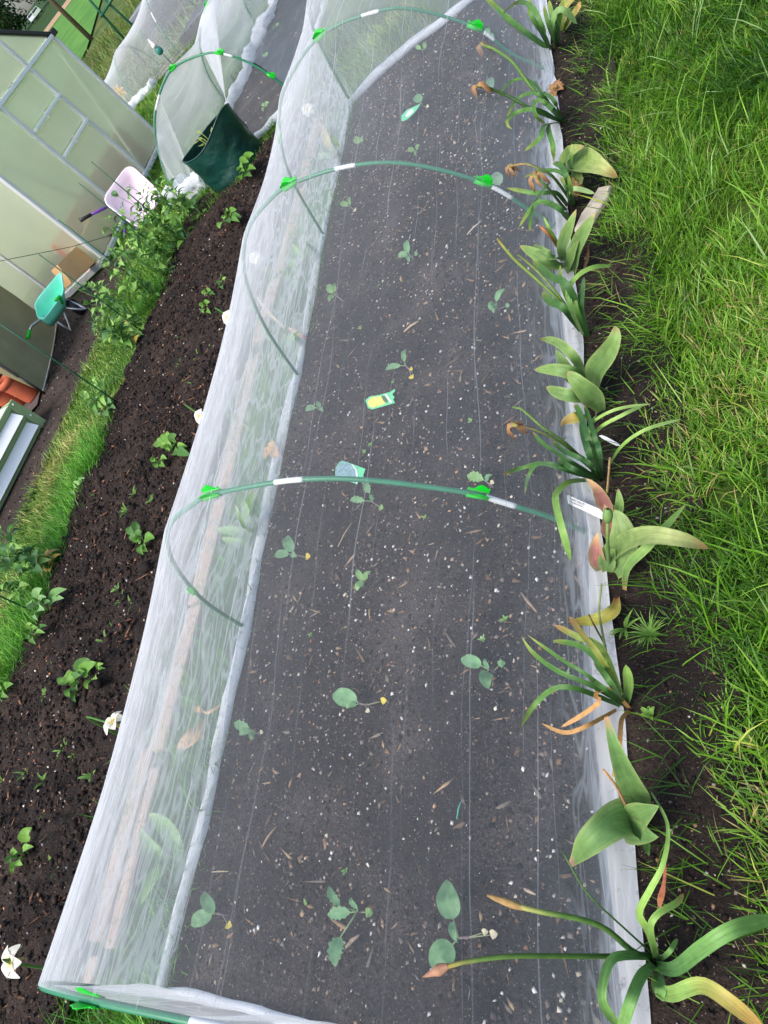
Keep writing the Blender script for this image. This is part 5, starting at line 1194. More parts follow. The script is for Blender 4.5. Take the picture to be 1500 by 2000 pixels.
bleaf(t1, [(1108, 336), (1122, 318), (1148, 318), (1178, 330), (1207, 346)], 50, .12, 'arch', cols=GRN, cup=.5, wave=.04); bleaf(t1, [(1106, 340), (1105, 316), (1118, 300), (1142, 286)], 32, .16, 'rise', cols=GRN, cup=.7); bleaf(t1, [(1112, 345), (1124, 338), (1134, 352), (1128, 360)], 16, .08, 'arch', cols=GRN)
dead_head(t1, P(1120, 346, .06), (0, -1, -.3), .06, 9)
t2 = plant('tulip_plant', 'tulip with upright pointed leaves, beads of water and a brown spent stalk', 'tulip', 1128, 538, GT_)
bleaf(t2, [(1106, 516), (1100, 485), (1114, 440), (1126, 408)], 32, .22); bleaf(t2, [(1120, 535), (1124, 500), (1142, 455), (1163, 414)], 38, .22, cup=.5); bleaf(t2, [(1106, 520), (1078, 512), (1050, 498), (1015, 480)], 28, .16, 'arch'); bleaf(t2, [(1100, 507), (1080, 502), (1060, 492), (1042, 477)], 17, .18, 'arch')
bleaf(t2, [(1098, 494), (1084, 470), (1072, 446), (1061, 422)], 10, .2, cols=[(0, TUL2), (1, PALEG)]); stalk(t2, [(1097, 494), (1075, 462), (1056, 443)], 6, .2, col=[(0, S(150, 140, 90)), (1, S(190, 120, 70))], name='spent_stalk'); bleaf(t2, [(1140, 528), (1147, 505), (1150, 478)], 8, .1, cols=[(0, TAN), (1, BRN)], mat='dry', label='dry tan leaf'); bleaf(t2, [(1118, 532), (1110, 520), (1130, 470)], 22, .16)
d4 = plant('daffodil_plant', 'spent daffodil with a long yellowing bud stalk, above the bunch of five tulip leaves', 'daffodil', 1147, 662, GD_)
stalk(d4, [(1143, 655), (1095, 590), (1042, 540), (1003, 505), (972, 467)], 7, .28, col=[(0, DAF2), (.7, S(128, 150, 70)), (1, S(180, 170, 90))]); stalk(d4, [(1140, 650), (1095, 582), (1052, 532), (1012, 498)], 5, .26, col=[(0, DAF2), (1, S(130, 150, 80))])
dleaf(d4, [(1137, 648), (1102, 602), (1076, 590), (1060, 570)], 14, .17); dleaf(d4, [(1146, 652), (1112, 562), (1076, 540), (1040, 506)], 13, .22); dleaf(d4, [(1149, 655), (1136, 602), (1141, 540)], 10, .2, 'rise', cols=[(0, DAF), (1, DAF)]); dleaf(d4, [(1134, 645), (1109, 580), (1126, 541), (1160, 522), (1195, 520)], 9, .2, cols=[(0, DAF2), (.6, PALEG), (1, PALEG)]); dleaf(d4, [(1138, 650), (1100, 565), (1094, 518)], 7, .2, 'rise'); dleaf(d4, [(1142, 655), (1115, 600), (1110, 560)], 10, .2, 'rise', cols=[(0, S(150, 180, 120)), (1, DAF2)]); dleaf(d4, [(1148, 658), (1128, 610), (1120, 570)], 9, .18, 'rise')
t3 = plant('tulip_plant', 'bunch of smooth broad tulip leaves between two daffodil sprays halfway down the border', 'tulip', 1176, 806, GT_)
bleaf(t3, [(1158, 765), (1166, 728), (1190, 690), (1203, 655), (1200, 636)], 52, .24, cup=.45); bleaf(t3, [(1150, 748), (1122, 730), (1085, 722), (1043, 722)], 26, .17, 'arch'); bleaf(t3, [(1146, 738), (1120, 696), (1086, 668), (1052, 661)], 18, .2, 'arch', cols=[(0, TUL), (.8, TUL2), (1, BRN)]); bleaf(t3, [(1174, 803), (1156, 775), (1128, 746), (1108, 725)], 42, .17, cup=.25); bleaf(t3, [(1152, 778), (1126, 774), (1094, 768), (1067, 756)], 26, .14, 'arch'); bleaf(t3, [(1130, 755), (1108, 722), (1085, 682)], 26, .17, cols=[(0, S(96, 128, 70)), (1, TUL)])
bleaf(t3, [(1150, 812), (1128, 815), (1104, 823), (1096, 834)], 26, .08, 'arch', cols=[(0, S(120, 150, 72)), (.6, YEL), (1, BRN)], label='small yellowing leaf')
d5 = plant('daffodil_plant', 'large spray of dark daffodil leaves with pale leaves arching over the lawn', 'daffodil', 1177, 940, GD_)
e, dd = stalk(d5, [(1173, 932), (1130, 890), (1070, 850), (1026, 834), (1012, 832)], 6, .27, col=[(0, DAF), (.8, S(90, 110, 56)), (1, BRN)]); dead_head(d5, e, dd, .045, 5)
stalk(d5, [(1172, 932), (1110, 870), (1060, 835), (1020, 800), (1002, 795)], 6, .28, col=[(0, DAF2), (1, S(120, 150, 80))])
for pts, w_ in (([(1171, 936), (1115, 902), (1060, 866), (1040, 842)], 8), ([(1166, 937), (1110, 920), (1060, 905), (1020, 914), (982, 926)], 8), ([(1162, 932), (1100, 911), (1054, 905), (1032, 930), (1025, 966)], 7), ([(1176, 932), (1150, 862), (1132, 805), (1122, 790)], 11), ([(1179, 932), (1162, 855), (1142, 792)], 9), ([(1175, 935), (1140, 900), (1100, 880), (1080, 862)], 9), ([(1176, 936), (1152, 890), (1140, 850), (1136, 820)], 12), ([(1172, 938), (1120, 916), (1090, 895)], 10), ([(1178, 934), (1170, 880), (1160, 840)], 10), ([(1174, 936), (1150, 905), (1120, 885)], 9)):
    dleaf(d5, pts, w_, .2, cols=[(0, S(60, 98, 52)), (.6, S(58, 100, 52)), (.93, DAF2), (1, S(196, 150, 90))])
for pts, w_ in (([(1142, 880), (1152, 832), (1200, 801), (1270, 789)], 6), ([(1150, 886), (1166, 841), (1215, 811), (1262, 789)], 7), ([(1186, 915), (1215, 871), (1262, 839), (1330, 819)], 7), ([(1160, 880), (1150, 840), (1165, 810)], 6)):
    dleaf(d5, pts, w_, .18, cols=[(0, DAF2), (.5, PALEG), (1, S(170, 200, 120))], z0=.05)
dleaf(d5, [(1148, 938), (1112, 942), (1088, 962), (1086, 985), (1100, 1040), (1115, 1096)], 13, .2, cols=[(0, DAF), (.3, PALEG), (1, S(128, 170, 90))]); stalk(d5, [(1186, 962), (1189, 925), (1191, 893)], 5, .14, col=[(0, S(200, 184, 120)), (1, TAN)], name='dry_stalk', mat='dry')
t4 = plant('tulip_plant', 'tulip with pink flushed leaves, a seed pod and one long leaf drooping over the lawn', 'tulip', 1196, 1128, GT_)
PK = [(0, S(136, 160, 96)), (.35, PINK), (.75, PINK), (1, S(204, 170, 120))]
bleaf(t4, [(1192, 1016), (1182, 985), (1166, 955), (1144, 934)], 32, .22, cols=PK, cup=.35, edge=S(176, 196, 120)); bleaf(t4, [(1176, 1118), (1166, 1090), (1164, 1062), (1168, 1040)], 32, .14, cols=PK, cup=.4, edge=S(150, 186, 110), label='leaf flushed red along its middle'); bleaf(t4, [(1190, 1102), (1212, 1068), (1258, 1048), (1320, 1052), (1386, 1071)], 40, .20, 'arch', cols=[(0, TUL), (.5, S(138, 164, 96)), (.85, S(170, 178, 116)), (1, S(208, 150, 100))], cup=.45)
bleaf(t4, [(1200, 1122), (1218, 1080), (1216, 1030), (1200, 996)], 60, .16, cols=[(0, TUL), (1, S(140, 166, 104))], cup=.4); bleaf(t4, [(1192, 1060), (1188, 1020), (1180, 985)], 32, .18, cols=PK); bleaf(t4, [(1206, 1012), (1210, 985), (1207, 954)], 18, .16, z0=.08); bleaf(t4, [(1220, 1152), (1226, 1108), (1268, 1064), (1340, 984)], 18, .14, 'arch', cols=[(0, TAN), (.15, TUL), (1, PALEG)]); bleaf(t4, [(1186, 1120), (1186, 1090), (1196, 1050)], 34, .12)
e, dd = stalk(t4, [(1191, 1110), (1187, 1060), (1187, 1020)], 8, .26, col=[(0, TUL), (1, TUL2)])
lathe(MB(), e, [(0, 0), (.008, .004), (.011, .02), (.009, .034), (.004, .04)], 8, dd, col=S(120, 156, 90)).build('seed_pod', M['waxy'], t4)
t4b = plant('tulip_plant', 'single yellow tulip leaf with a reddish tail lying across the net hem', 'tulip', 1204, 1168, GT_)
bleaf(t4b, [(1205, 1168), (1200, 1192), (1180, 1206), (1150, 1213), (1108, 1216)], 26, .05, 'arch', cols=[(0, S(150, 84, 60)), (.25, YEL), (.7, S(176, 176, 76)), (1, OR)], cup=.5); stalk(t4b, [(1184, 1275), (1174, 1222), (1170, 1190), (1175, 1140)], 5, .18, col=[(0, S(84, 124, 66)), (1, S(150, 160, 110))], z0=.03); stalk(t4b, [(1183, 1262), (1160, 1220), (1150, 1200)], 4, .16, z0=.03, col=[(0, S(84, 110, 60)), (1, BRN)])
d6 = plant('daffodil_plant', 'daffodil clump with orange dead leaves curling on the net below the green ones', 'daffodil', 1228, 1386, GD_)
for pts, w_ in (([(1226, 1381), (1160, 1341), (1090, 1311), (1042, 1276), (1019, 1244)], 9), ([(1226, 1380), (1152, 1322), (1100, 1290), (1060, 1262), (1030, 1240)], 7), ([(1216, 1371), (1182, 1312), (1140, 1265), (1080, 1251)], 11), ([(1216, 1380), (1130, 1346), (1082, 1345), (1042, 1379), (1017, 1420)], 10), ([(1220, 1375), (1190, 1330), (1160, 1290)], 11), ([(1222, 1378), (1180, 1345), (1150, 1325)], 10)):
    dleaf(d6, pts, w_, .2)
dleaf(d6, [(1212, 1352), (1174, 1266), (1132, 1246), (1084, 1221)], 12, .2, cols=[(0, DAF2), (.7, S(150, 174, 90)), (1, OR)]); dleaf(d6, [(1216, 1360), (1172, 1284), (1132, 1232), (1112, 1204)], 11, .22, cols=[(0, DAF2), (.5, S(140, 150, 70)), (1, OR)]); dleaf(d6, [(1224, 1372), (1228, 1338), (1222, 1298)], 18, .18, 'rise', cols=[(0, DAF), (1, PALEG)])
for pts, w_, z_ in (([(1232, 1386), (1196, 1350), (1170, 1348), (1163, 1362), (1172, 1370), (1135, 1398), (1094, 1421)], 9, .15), ([(1208, 1384), (1152, 1415), (1104, 1431), (1058, 1413)], 8, .13), ([(1234, 1388), (1216, 1402), (1211, 1440), (1208, 1480), (1196, 1520)], 9, .14)):
    dleaf(d6, pts, w_, z_, cols=[(0, S(160, 124, 76)), (.5, OR), (1, S(190, 152, 104))], label='dead orange leaf', mat='dry')
t5 = plant('tulip_plant', 'large tulip with cupped leaves, the lower one ending in a pink tip', 'tulip', 1252, 1625, GT_)
BG = [(0, S(110, 148, 84)), (.6, S(104, 144, 82)), (.92, S(116, 152, 84)), (1, S(196, 120, 130))]
bleaf(t5, [(1256, 1590), (1232, 1535), (1205, 1470), (1192, 1430), (1184, 1400)], 60, .26, 'rise', 'ovtip', cols=[(0, TUL), (.9, S(108, 148, 84)), (1, S(190, 140, 110))], cup=.4); bleaf(t5, [(1256, 1612), (1210, 1606), (1162, 1636), (1114, 1688)], 88, .16, 'arch', 'ovtip', cols=BG, cup=.4, nseg=20); bleaf(t5, [(1226, 1606), (1250, 1592), (1272, 1580), (1286, 1574)], 56, .15, 'rise', 'ovate', cols=[(0, S(112, 150, 88)), (1, TUL)], cup=.3, z0=.06); bleaf(t5, [(1216, 1614), (1242, 1624), (1266, 1632), (1286, 1634)], 52, .11, 'rise', 'ovate', cols=[(0, S(106, 144, 84)), (1, S(112, 150, 88))], cup=.3, z0=.05); bleaf(t5, [(1262, 1640), (1266, 1662), (1268, 1672)], 16, .04, cols=[(0, DAF2), (1, DAF2)])
stalk(t5, [(1222, 1572), (1203, 1535), (1178, 1503)], 6, .24, col=[(0, S(180, 130, 100)), (1, OR)], name='dead_stalk', mat='dry', z0=.1)
d7 = plant('daffodil_plant', 'big daffodil in the near right corner with broad ribbon leaves twisting on all sides', 'daffodil', 1280, 1880, GD_)
e, dd = stalk(d7, [(1276, 1873), (1236, 1858), (1180, 1812), (1120, 1792), (1060, 1782), (1010, 1770)], 12, .28, col=[(0, DAF), (.8, S(104, 144, 70)), (1, S(196, 190, 110))]); q_ = trace([(1025, 1775), (984, 1760)], .28, .29, 'line')
lathe(MB(), e, [(.004, -.01), (.0065, .006), (.0065, .02), (.0045, .042), (.002, .055)], 8, q_[1] - q_[0], col=S(172, 142, 92)).build('withered_bud', M['dry'], d7)
e, dd = stalk(d7, [(1272, 1868), (1150, 1868), (1000, 1868), (910, 1879), (868, 1890)], 11, .34, col=[(0, DAF), (.85, S(104, 140, 66)), (1, S(170, 150, 80))])
lathe(MB(), e, [(.004, -.008), (.0085, .004), (.0095, .013), (.006, .024), (.001, .044)], 9, dd + np.array([0, -.1, -.2]), col=S(168, 128, 104)).build('seed_head', M['dry'], d7)
DB = [(0, S(64, 106, 62)), (.35, S(84, 130, 70)), (.75, S(118, 164, 88)), (1, S(128, 168, 90))]
for pts, w_, z_, c_ in (([(1272, 1868), (1215, 1866), (1190, 1880), (1176, 1930), (1180, 1965), (1212, 2010)], 17, .17, DB), ([(1278, 1882), (1252, 1908), (1230, 1960), (1212, 2020)], 21, .16, DB), ([(1280, 1886), (1318, 1892), (1372, 1852), (1432, 1815), (1515, 1792)], 27, .24, DB), ([(1285, 1897), (1286, 1928), (1312, 1941), (1370, 1924), (1428, 1958), (1490, 2010)], 28, .13, [(0, DAF2), (.5, S(140, 176, 92)), (.75, S(176, 166, 84)), (1, OR)]),
                        ([(1284, 1878), (1268, 1820), (1249, 1784), (1270, 1738), (1296, 1685), (1304, 1610), (1272, 1548)], 19, .20, [(0, S(64, 100, 56)), (.35, PALEG), (.6, PALEG), (1, S(104, 146, 80))]), ([(1286, 1872), (1271, 1815), (1284, 1786), (1322, 1763), (1334, 1745)], 12, .16, [(0, DAF), (.8, PALEG), (1, OR)]), ([(1288, 1876), (1308, 1858), (1323, 1833)], 9, .10, DB), ([(1284, 1900), (1290, 1930), (1286, 1950)], 20, .08, DB)):
    dleaf(d7, pts, w_, z_, cols=c_, nseg=22, kind_='taper' if pts[-1] == (1272, 1548) else 'strap')
stalk(d7, [(1278, 1866), (1205, 1800), (1145, 1742), (1108, 1680), (1098, 1662)], 4, .24, col=[(0, S(70, 110, 50)), (1, S(96, 140, 66))], name='grass_stem')
tw = plant('dry_leaf', 'reddish dry twisted leaf standing on the soil above the big near daffodil', 'dead leaf', 1284, 1796, None)
bleaf(tw, [(1284, 1796), (1290, 1760), (1298, 1720), (1300, 1684)], 11, .09, cols=[(0, TAN), (.5, S(176, 112, 80)), (1, S(170, 90, 84))], wave=.2, mat='dry')

# ------------------------------------------------------------------ tulips and daffodils on the left edge, under the mesh
def uleaf(root, pix, wpx, z1, cols, kind='tulip', cup=.4, mat='waxy', how='rise', z0=0.0):
    n = len(pix); pts = [P(x, y, z0 + (z1 - z0) * ((1 - (1 - i / (n - 1)) ** 1.7) if how == 'rise' else math.sin(math.pi * .86 * i / (n - 1)) ** .8)) for i, (x, y) in enumerate(pix)]
    mb = MB(); ribbon(mb, pts, wpx * mpp(pts[len(pts) // 2]), kind, cols, cup, 14, 4 if wpx > 12 else 2, None, 0, .55); return mb.build('leaf', M[mat], root)
GL_ = 'bulb plants along the left edge of the bed, under the mesh'
UG = [(0, S(104, 150, 84)), (.8, S(120, 166, 92)), (1, S(150, 170, 110))]; UD = [(0, S(186, 146, 92)), (1, S(214, 176, 122))]
u1 = plant('tulip_plant', 'green tulip under the mesh near the lower left corner, two leaves over the plank', 'tulip', 352, 1684, GL_)
uleaf(u1, [(352, 1684), (344, 1650), (322, 1614), (290, 1590)], 33, .10, UG); uleaf(u1, [(338, 1684), (314, 1670), (290, 1648), (272, 1618)], 23, .09, UG); uleaf(u1, [(338, 1690), (318, 1698), (294, 1722), (276, 1766)], 26, .06, UG)
u2 = plant('daffodil_plant', 'bent yellow and tan dead leaves under the mesh beside the hem', 'daffodil', 432, 1376, GL_)
for pts, w_ in (([(432, 1376), (408, 1392), (396, 1390)], 7), ([(396, 1390), (384, 1382), (390, 1392)], 14), ([(400, 1440), (382, 1444), (350, 1466)], 16), ([(392, 1412), (372, 1440), (346, 1462)], 24), ([(400, 1404), (390, 1430), (382, 1450)], 10)): uleaf(u2, pts, w_, .05, UD, mat='dry', z0=.02)
u3 = plant('tulip_plant', 'tulip under the mesh with one upright leaf, just left of the white sleeve', 'tulip', 505, 1040, GL_)
uleaf(u3, [(503, 1045), (484, 1010), (492, 975), (496, 955)], 28, .2, UG); uleaf(u3, [(500, 1052), (478, 1030), (460, 985)], 8, .2, UG, 'strap'); uleaf(u3, [(500, 1058), (470, 1040), (420, 1034)], 20, .14, UG); uleaf(u3, [(500, 1062), (470, 1060), (432, 1052)], 16, .1, UG)
u4 = plant('daffodil_plant', 'straw coloured withered tuft caught against the white hem', 'daffodil', 537, 895, GL_)
for k in range(9): uleaf(u4, [(536, 893), (534 - 3 * k + 8, 886 - (k * 7) % 16), (530 - 4 * (k % 5), 878 + 5 * (k - 4))], 5, .05, UD, 'strap', mat='dry', z0=.03)
u5 = plant('daffodil_plant', 'pale daffodil under the mesh with a long stem ending in a reddish dry leaf', 'daffodil', 582, 690, GL_)
uleaf(u5, [(560, 700), (530, 668), (512, 640), (516, 632)], 5, .22, UG, 'strap'); uleaf(u5, [(562, 650), (548, 634), (520, 606), (500, 578)], 5, .2, [(0, S(196, 190, 140)), (1, S(220, 206, 160))], 'strap', z0=.06); uleaf(u5, [(596, 660), (580, 652), (562, 640)], 10, .06, [(0, S(206, 150, 120)), (1, S(226, 180, 150))], mat='dry', z0=.03); uleaf(u5, [(580, 692), (566, 672), (570, 650)], 20, .1, UG); uleaf(u5, [(580, 700), (562, 712), (556, 730)], 16, .08, UG); uleaf(u5, [(578, 690), (574, 664), (584, 646)], 14, .12, UG)
u6 = plant('tulip_plant', 'tulip under the mesh below the second hoop, leaves spread over the plank', 'tulip', 606, 520, GL_)
uleaf(u6, [(604, 520), (584, 500), (570, 475)], 22, .18, UG); uleaf(u6, [(602, 524), (580, 520), (558, 506)], 18, .12, UG); uleaf(u6, [(604, 518), (596, 490), (600, 470)], 14, .16, UG)
u7 = plant('tulip_plant', 'tulip under the mesh at the top of the tunnel with tan leaf tips', 'tulip', 664, 310, GL_)
uleaf(u7, [(662, 312), (646, 290), (634, 262), (628, 240)], 16, .2, [(0, S(120, 160, 90)), (.6, YEL), (1, TAN)]); uleaf(u7, [(662, 314), (644, 308), (620, 300)], 14, .12, UG); uleaf(u7, [(664, 310), (660, 284), (650, 262)], 12, .16, UG)
def daffodil(lab, base, stem_px, z, size, face, open_=1.0):
    root = thing('white_daffodil', lab, 'daffodil', base, 'white daffodils in flower on the left of the tunnel')
    top = P(*stem_px, z); base = np.asarray(base, float); f = nz(face)
    mid = base * .35 + top * .65; mid[2] = max(top[2] + .02, mid[2])
    q = resample([base, mid, top - f * size * .45, top - f * size * .12], 16)
    MB().tube(q, np.linspace(.005, .0035, 16), 7, S(86, 132, 60)).build('stem', M['leaf'], root)
    lathe(MB(), top - f * size * .3, [(0.003, -.02), (.006, 0), (.007, size * .15), (.005, size * .3)], 8, f, col=S(190, 180, 110)).build('sheath', M['petal'], root)
    e1 = nz(np.cross(f, [.2, .3, 1])); e2 = np.cross(f, e1)
    for k in range(6):
        a = k * math.pi / 3 + .2; d = e1 * math.cos(a) + e2 * math.sin(a)
        mb = MB(); pts = [top, top + d * size * .45 * open_ + f * size * .10, top + d * size * .85 * open_ - f * size * (.05 if k % 2 else .22)]
        q2 = resample(pts, 9); V = []; Cc = []
        for i, p_ in enumerate(q2):
            w_ = size * .72 * PROF['ovate'](min(1, i / 8 * .96 + .02)); s_ = nz(np.cross(nz(q2[min(i + 1, 8)] - q2[max(i - 1, 0)]), f))
            for u in (-1, 0, 1): V.append(p_ + s_ * u * w_ / 2 + f * abs(u) * w_ * .18); Cc.append(S(246, 244, 232) if i > 1 else S(240, 226, 150))
        mb.add(V, [(i * 3 + j, i * 3 + j + 1, i * 3 + j + 4, i * 3 + j + 3) for i in range(8) for j in range(2)], Cc).build('petal', M['petal'], root)
    lathe(MB(), top, [(.003, 0), (size * .09, size * .03), (size * .11, size * .09), (size * .13, size * .13), (size * .10, size * .09)], 12, f, col=S(238, 218, 150)).build('corona', M['petal'], root)
daffodil('white daffodil lying out over the soil in the near left corner', P(175, 1905, 0.0), (22, 1879), .26, .060, (.05, -.35, .9))
daffodil('white daffodil drooping at the mesh edge below the potato sprouts', P(262, 1452, 0.0), (221, 1410), .32, .050, (.1, .2, .8))
daffodil('small white daffodil half hidden by the mesh edge, middle of the dug bed', P(430, 835, 0.0), (390, 813), .30, .040, (.1, -.5, .7))
daffodil('white daffodil at the mesh edge, upper one of the dug bed', P(480, 655, 0.0), (445, 620), .30, .046, (.1, -.5, .7))
daffodil('white daffodil behind the mesh under the top left clip', P(640, 250, 0.0), (601, 214), .25, .052, (.2, -.5, .6))
daffodil('pale daffodil blurred behind the mesh beside the second hoop', P(545, 540, 0.0), (498, 503), .25, .045, (.3, -.5, .6))
# yellow flower by the far tunnel
q = P(232, 178, .25); lily = thing('yellow_flower', 'pale yellow star shaped flower in front of the far crosswise tunnel', 'flower', (q[0], q[1], 0))
MB().tube([(q[0], q[1], -.02), q], .006, 6, S(80, 120, 60)).build('stem', M['leaf'], lily)
for k in range(7):
    a = k * 2 * math.pi / 7; d = np.array([.75 * math.cos(a), .2 * math.cos(a), math.sin(a)]); mb = MB()
    ribbon(mb, [q, q + d * .08, q + d * .15 + [0, 0, -.02]], .055, 'ovate', [(0, S(240, 200, 100)), (1, S(236, 214, 140))], .3, 6, 2); mb.build('petal', M['petal'], lily)

# ------------------------------------------------------------------ cabbage family seedlings in the bed
CB = S(116, 164, 116); CB2 = S(132, 176, 108); CY = S(226, 206, 84); CC_ = S(232, 224, 190)
def seedling(lab, base, leaves, cots=(), kind='ovate', hub=None, zs=.03):
    root = plant('seedling', lab, 'seedling', base[0], base[1], 'young plants set out in rows under the net'); g = random.Random(base[0] * 7 + base[1])
    hb = P(*(hub or base), zs if hub else .006); b0 = P(base[0], base[1], -.01)
    mb = MB(); mb.tube([b0, b0 * .5 + hb * .5 + [0, 0, .004], hb], [.0032, .0028, .0024], 6, S(150, 130, 140)); 
    for (tx, ty), (ax, ay), w_, *r_ in leaves: mb.tube([hb, P(ax, ay, zs + .008)], [.0026, .0018], 5, S(140, 170, 124))
    for (tx, ty), w_, c_ in cots: mb.tube([hb * .6 + b0 * .4, P(tx, ty, zs * .5 + .008)], [.0016, .0010], 5, S(160, 170, 130))
    mb.build('stem', M['leaf'], root)
    for (tx, ty), (ax, ay), w_, *r_ in leaves:
        a, t = P(ax, ay, zs + .008), P(tx, ty, zs + .016); m_ = (a + t) / 2 + [0, 0, .010]; c = np.array(r_[0] if r_ else CB) * g.uniform(.88, 1.1)
        mb = MB(); ribbon(mb, [a, m_, t], w_ * mpp(m_), kind, [(0, tuple(c * 1.15)), (.5, tuple(c)), (1, tuple(c * .95))], .16, 18, 6, None, .035, .8, g.uniform(-.2, .2), .07, g.random() * 6)
        mb.build('leaf', M['leaf'], root)
    for (tx, ty), w_, c_ in cots:
        a = P(tx, ty, zs * .5 + .008); d = nz(a - hb) * w_ * mpp(a); mb = MB(); ribbon(mb, [a, a + d * .5 + [0, 0, .003], a + d], w_ * 1.1 * mpp(a), 'ovate', [(0, c_), (1, c_)], .2, 8, 4, None, .1, .8); mb.build('seed_leaf', M['leaf'], root)
seedling('largest seedling near the bottom of the bed, touched by the brown seed head', (941, 1830), [((873, 1718), (886, 1795), 46), ((846, 1894), (884, 1845), 50), ((893, 1842), (884, 1800), 14)], [((943, 1822), 12, CC_), ((958, 1826), 16, CC_)], hub=(895, 1832))
seedling('four leaved seedling at the bottom of the bed with a heart shaped seed leaf', (710, 1783), [((642, 1731), (664, 1770), 20), ((640, 1788), (684, 1782), 28), ((655, 1888), (665, 1830), 36), ((686, 1752), (698, 1775), 12)], [((714, 1782), 16, CB2)], 'lobed', hub=(698, 1780))
seedling('two leaved seedling at the bottom left of the bed beside the hem', (452, 1790), [((398, 1741), (418, 1782), 24), ((373, 1808), (414, 1785), 30)], [((444, 1804), 14, CY)], hub=(422, 1784))
seedling('seedling with one big round leaf and a yellow seed leaf, below the bed centre', (733, 1382), [((649, 1356), (697, 1370), 36), ((676, 1384), (696, 1376), 10)], [((745, 1370), 13, CY), ((716, 1386), 9, CC_)], hub=(702, 1374))
seedling('seedling with two long oval leaves level with the yellow tulip leaf', (975, 1316), [((900, 1286), (940, 1300), 26), ((954, 1346), (952, 1311), 28), ((949, 1286), (954, 1306), 9)], [((974, 1300), 14, CB)], hub=(956, 1308))
seedling('lobed bluish seedling close to the left hem, below the hoop foot', (514, 1440), [((457, 1412), (488, 1424), 22), ((468, 1436), (490, 1428), 14), ((492, 1446), (498, 1430), 12)], [((508, 1430), 8, CC_)], 'lobed', hub=(496, 1427))
seedling('seedling just below the first hoop with a bright yellow seed leaf', (598, 1090), [((562, 1046), (570, 1078), 22), ((536, 1087), (564, 1082), 17), ((580, 1088), (570, 1082), 14)], [((598, 1087), 13, CY)], hub=(572, 1082))
seedling('small grass green seedling in the bed centre, below the first hoop', (718, 1136), [((697, 1112), (711, 1134), 13, CB2), ((697, 1154), (710, 1138), 14, CB2), ((724, 1116), (714, 1132), 10, CB2)], [], hub=(712, 1135))
seedling('seedling with toothed leaves touching the first hoop by the grey plant label', (743, 992), [((716, 940), (722, 963), 18), ((684, 978), (712, 978), 16), ((730, 968), (728, 978), 10)], [((742, 990), 11, CB2)], 'lobed', hub=(726, 979))
seedling('seedling with one pale leaf just above the green clip and clear sleeve', (972, 958), [((912, 930), (944, 937), 24, CB2), ((962, 927), (950, 940), 10)], [((958, 942), 8, CC_)], 'lobed', hub=(948, 939))
seedling('seedling with two narrow leaves and yellow seed leaves above the yellow plant label', (809, 731), [((792, 682), (790, 706), 10), ((753, 723), (782, 714), 11)], [((803, 734), 11, CY), ((801, 720), 8, CY)], hub=(792, 714))
seedling('small curled seedling at the left of the bed, level with the yellow plant label', (637, 804), [((597, 803), (616, 796), 12), ((624, 784), (625, 795), 9), ((632, 804), (626, 797), 9)], [], hub=(624, 797))
seedling('bright seedling near the left hem, between the second and third hoop feet', (676, 592), [((640, 556), (650, 572), 14, CB2), ((656, 553), (654, 570), 9, CB2), ((642, 590), (652, 578), 9, CB2)], [], hub=(655, 577))
seedling('three leaved seedling in the centre of the bed below the second hoop', (812, 510), [((795, 469), (798, 494), 13), ((778, 503), (796, 497), 12), ((800, 512), (800, 500), 9)], [((810, 497), 8, CB)], hub=(800, 497))
seedling('tall bluish seedling beside the dark sunken patch on the right of the bed', (980, 612), [((986, 564), (969, 588), 11), ((958, 606), (966, 594), 14), ((964, 612), (970, 600), 9)], [((988, 598), 9, CB)], hub=(970, 598))
seedling('thin seedling near the left hem just below the second hoop', (695, 415), [((664, 398), (680, 402), 11, CB2), ((684, 384), (684, 400), 7, CB2)], [((692, 410), 8, CC_)], hub=(684, 403))
seedling('seedling behind the mint plant label near the top of the bed', (828, 214), [((812, 186), (822, 200), 18)], [((834, 208), 7, CC_)], hub=(824, 203))
seedling('broad leaf seedling pressed against the net beside the second hoop clip', (985, 372), [((968, 336), (976, 362), 24, S(140, 170, 140))], [], hub=(978, 364), zs=.10)
seedling('small seedling at the top of the bed above the third hoop clip', (832, 100), [((811, 92), (822, 96), 8, CB2), ((832, 82), (830, 95), 8, CB2)], [], hub=(828, 97))
seedling('pale seedling just above the second hoop, right of the sunken hole', (815, 300), [((798, 297), (808, 293), 10, CB2), ((820, 284), (814, 292), 7, CB2), ((812, 304), (814, 296), 6, CB2)], [], hub=(812, 294))
seedling('small seedling by the left hem above the second hoop', (716, 288), [((690, 272), (704, 278), 13, CB2), ((706, 268), (708, 277), 8, CB2)], [], hub=(706, 279))
seedling('pale leafed seedling near the right hem behind the withered daffodil heads', (966, 182), [((956, 152), (962, 172), 18, S(120, 160, 130))], [], hub=(963, 174), zs=.08)
seedling('small seedling near the right edge at the top of the bed', (958, 76), [((952, 54), (955, 68), 11), ((966, 72), (958, 71), 8)], [], hub=(956, 70))
seedling('seedling in the near left of the far tunnel bed, beside the grow bag', (516, 212), [((526, 200), (518, 206), 7, CB2), ((512, 203), (516, 207), 6, CB2), ((514, 218), (516, 210), 6, CB2)], [], hub=(517, 208), zs=.08)
seedling('seedling inside the second tunnel below its right clip', (520, 118), [((524, 104), (520, 110), 6, CB2), ((514, 106), (518, 111), 6, CB2)], [], hub=(519, 111), zs=.08)
seedling('seedling deeper inside the second tunnel near its white hem', (536, 56), [((546, 46), (540, 52), 5, CB2), ((534, 58), (538, 54), 5, CB2)], [], hub=(539, 53), zs=.08)

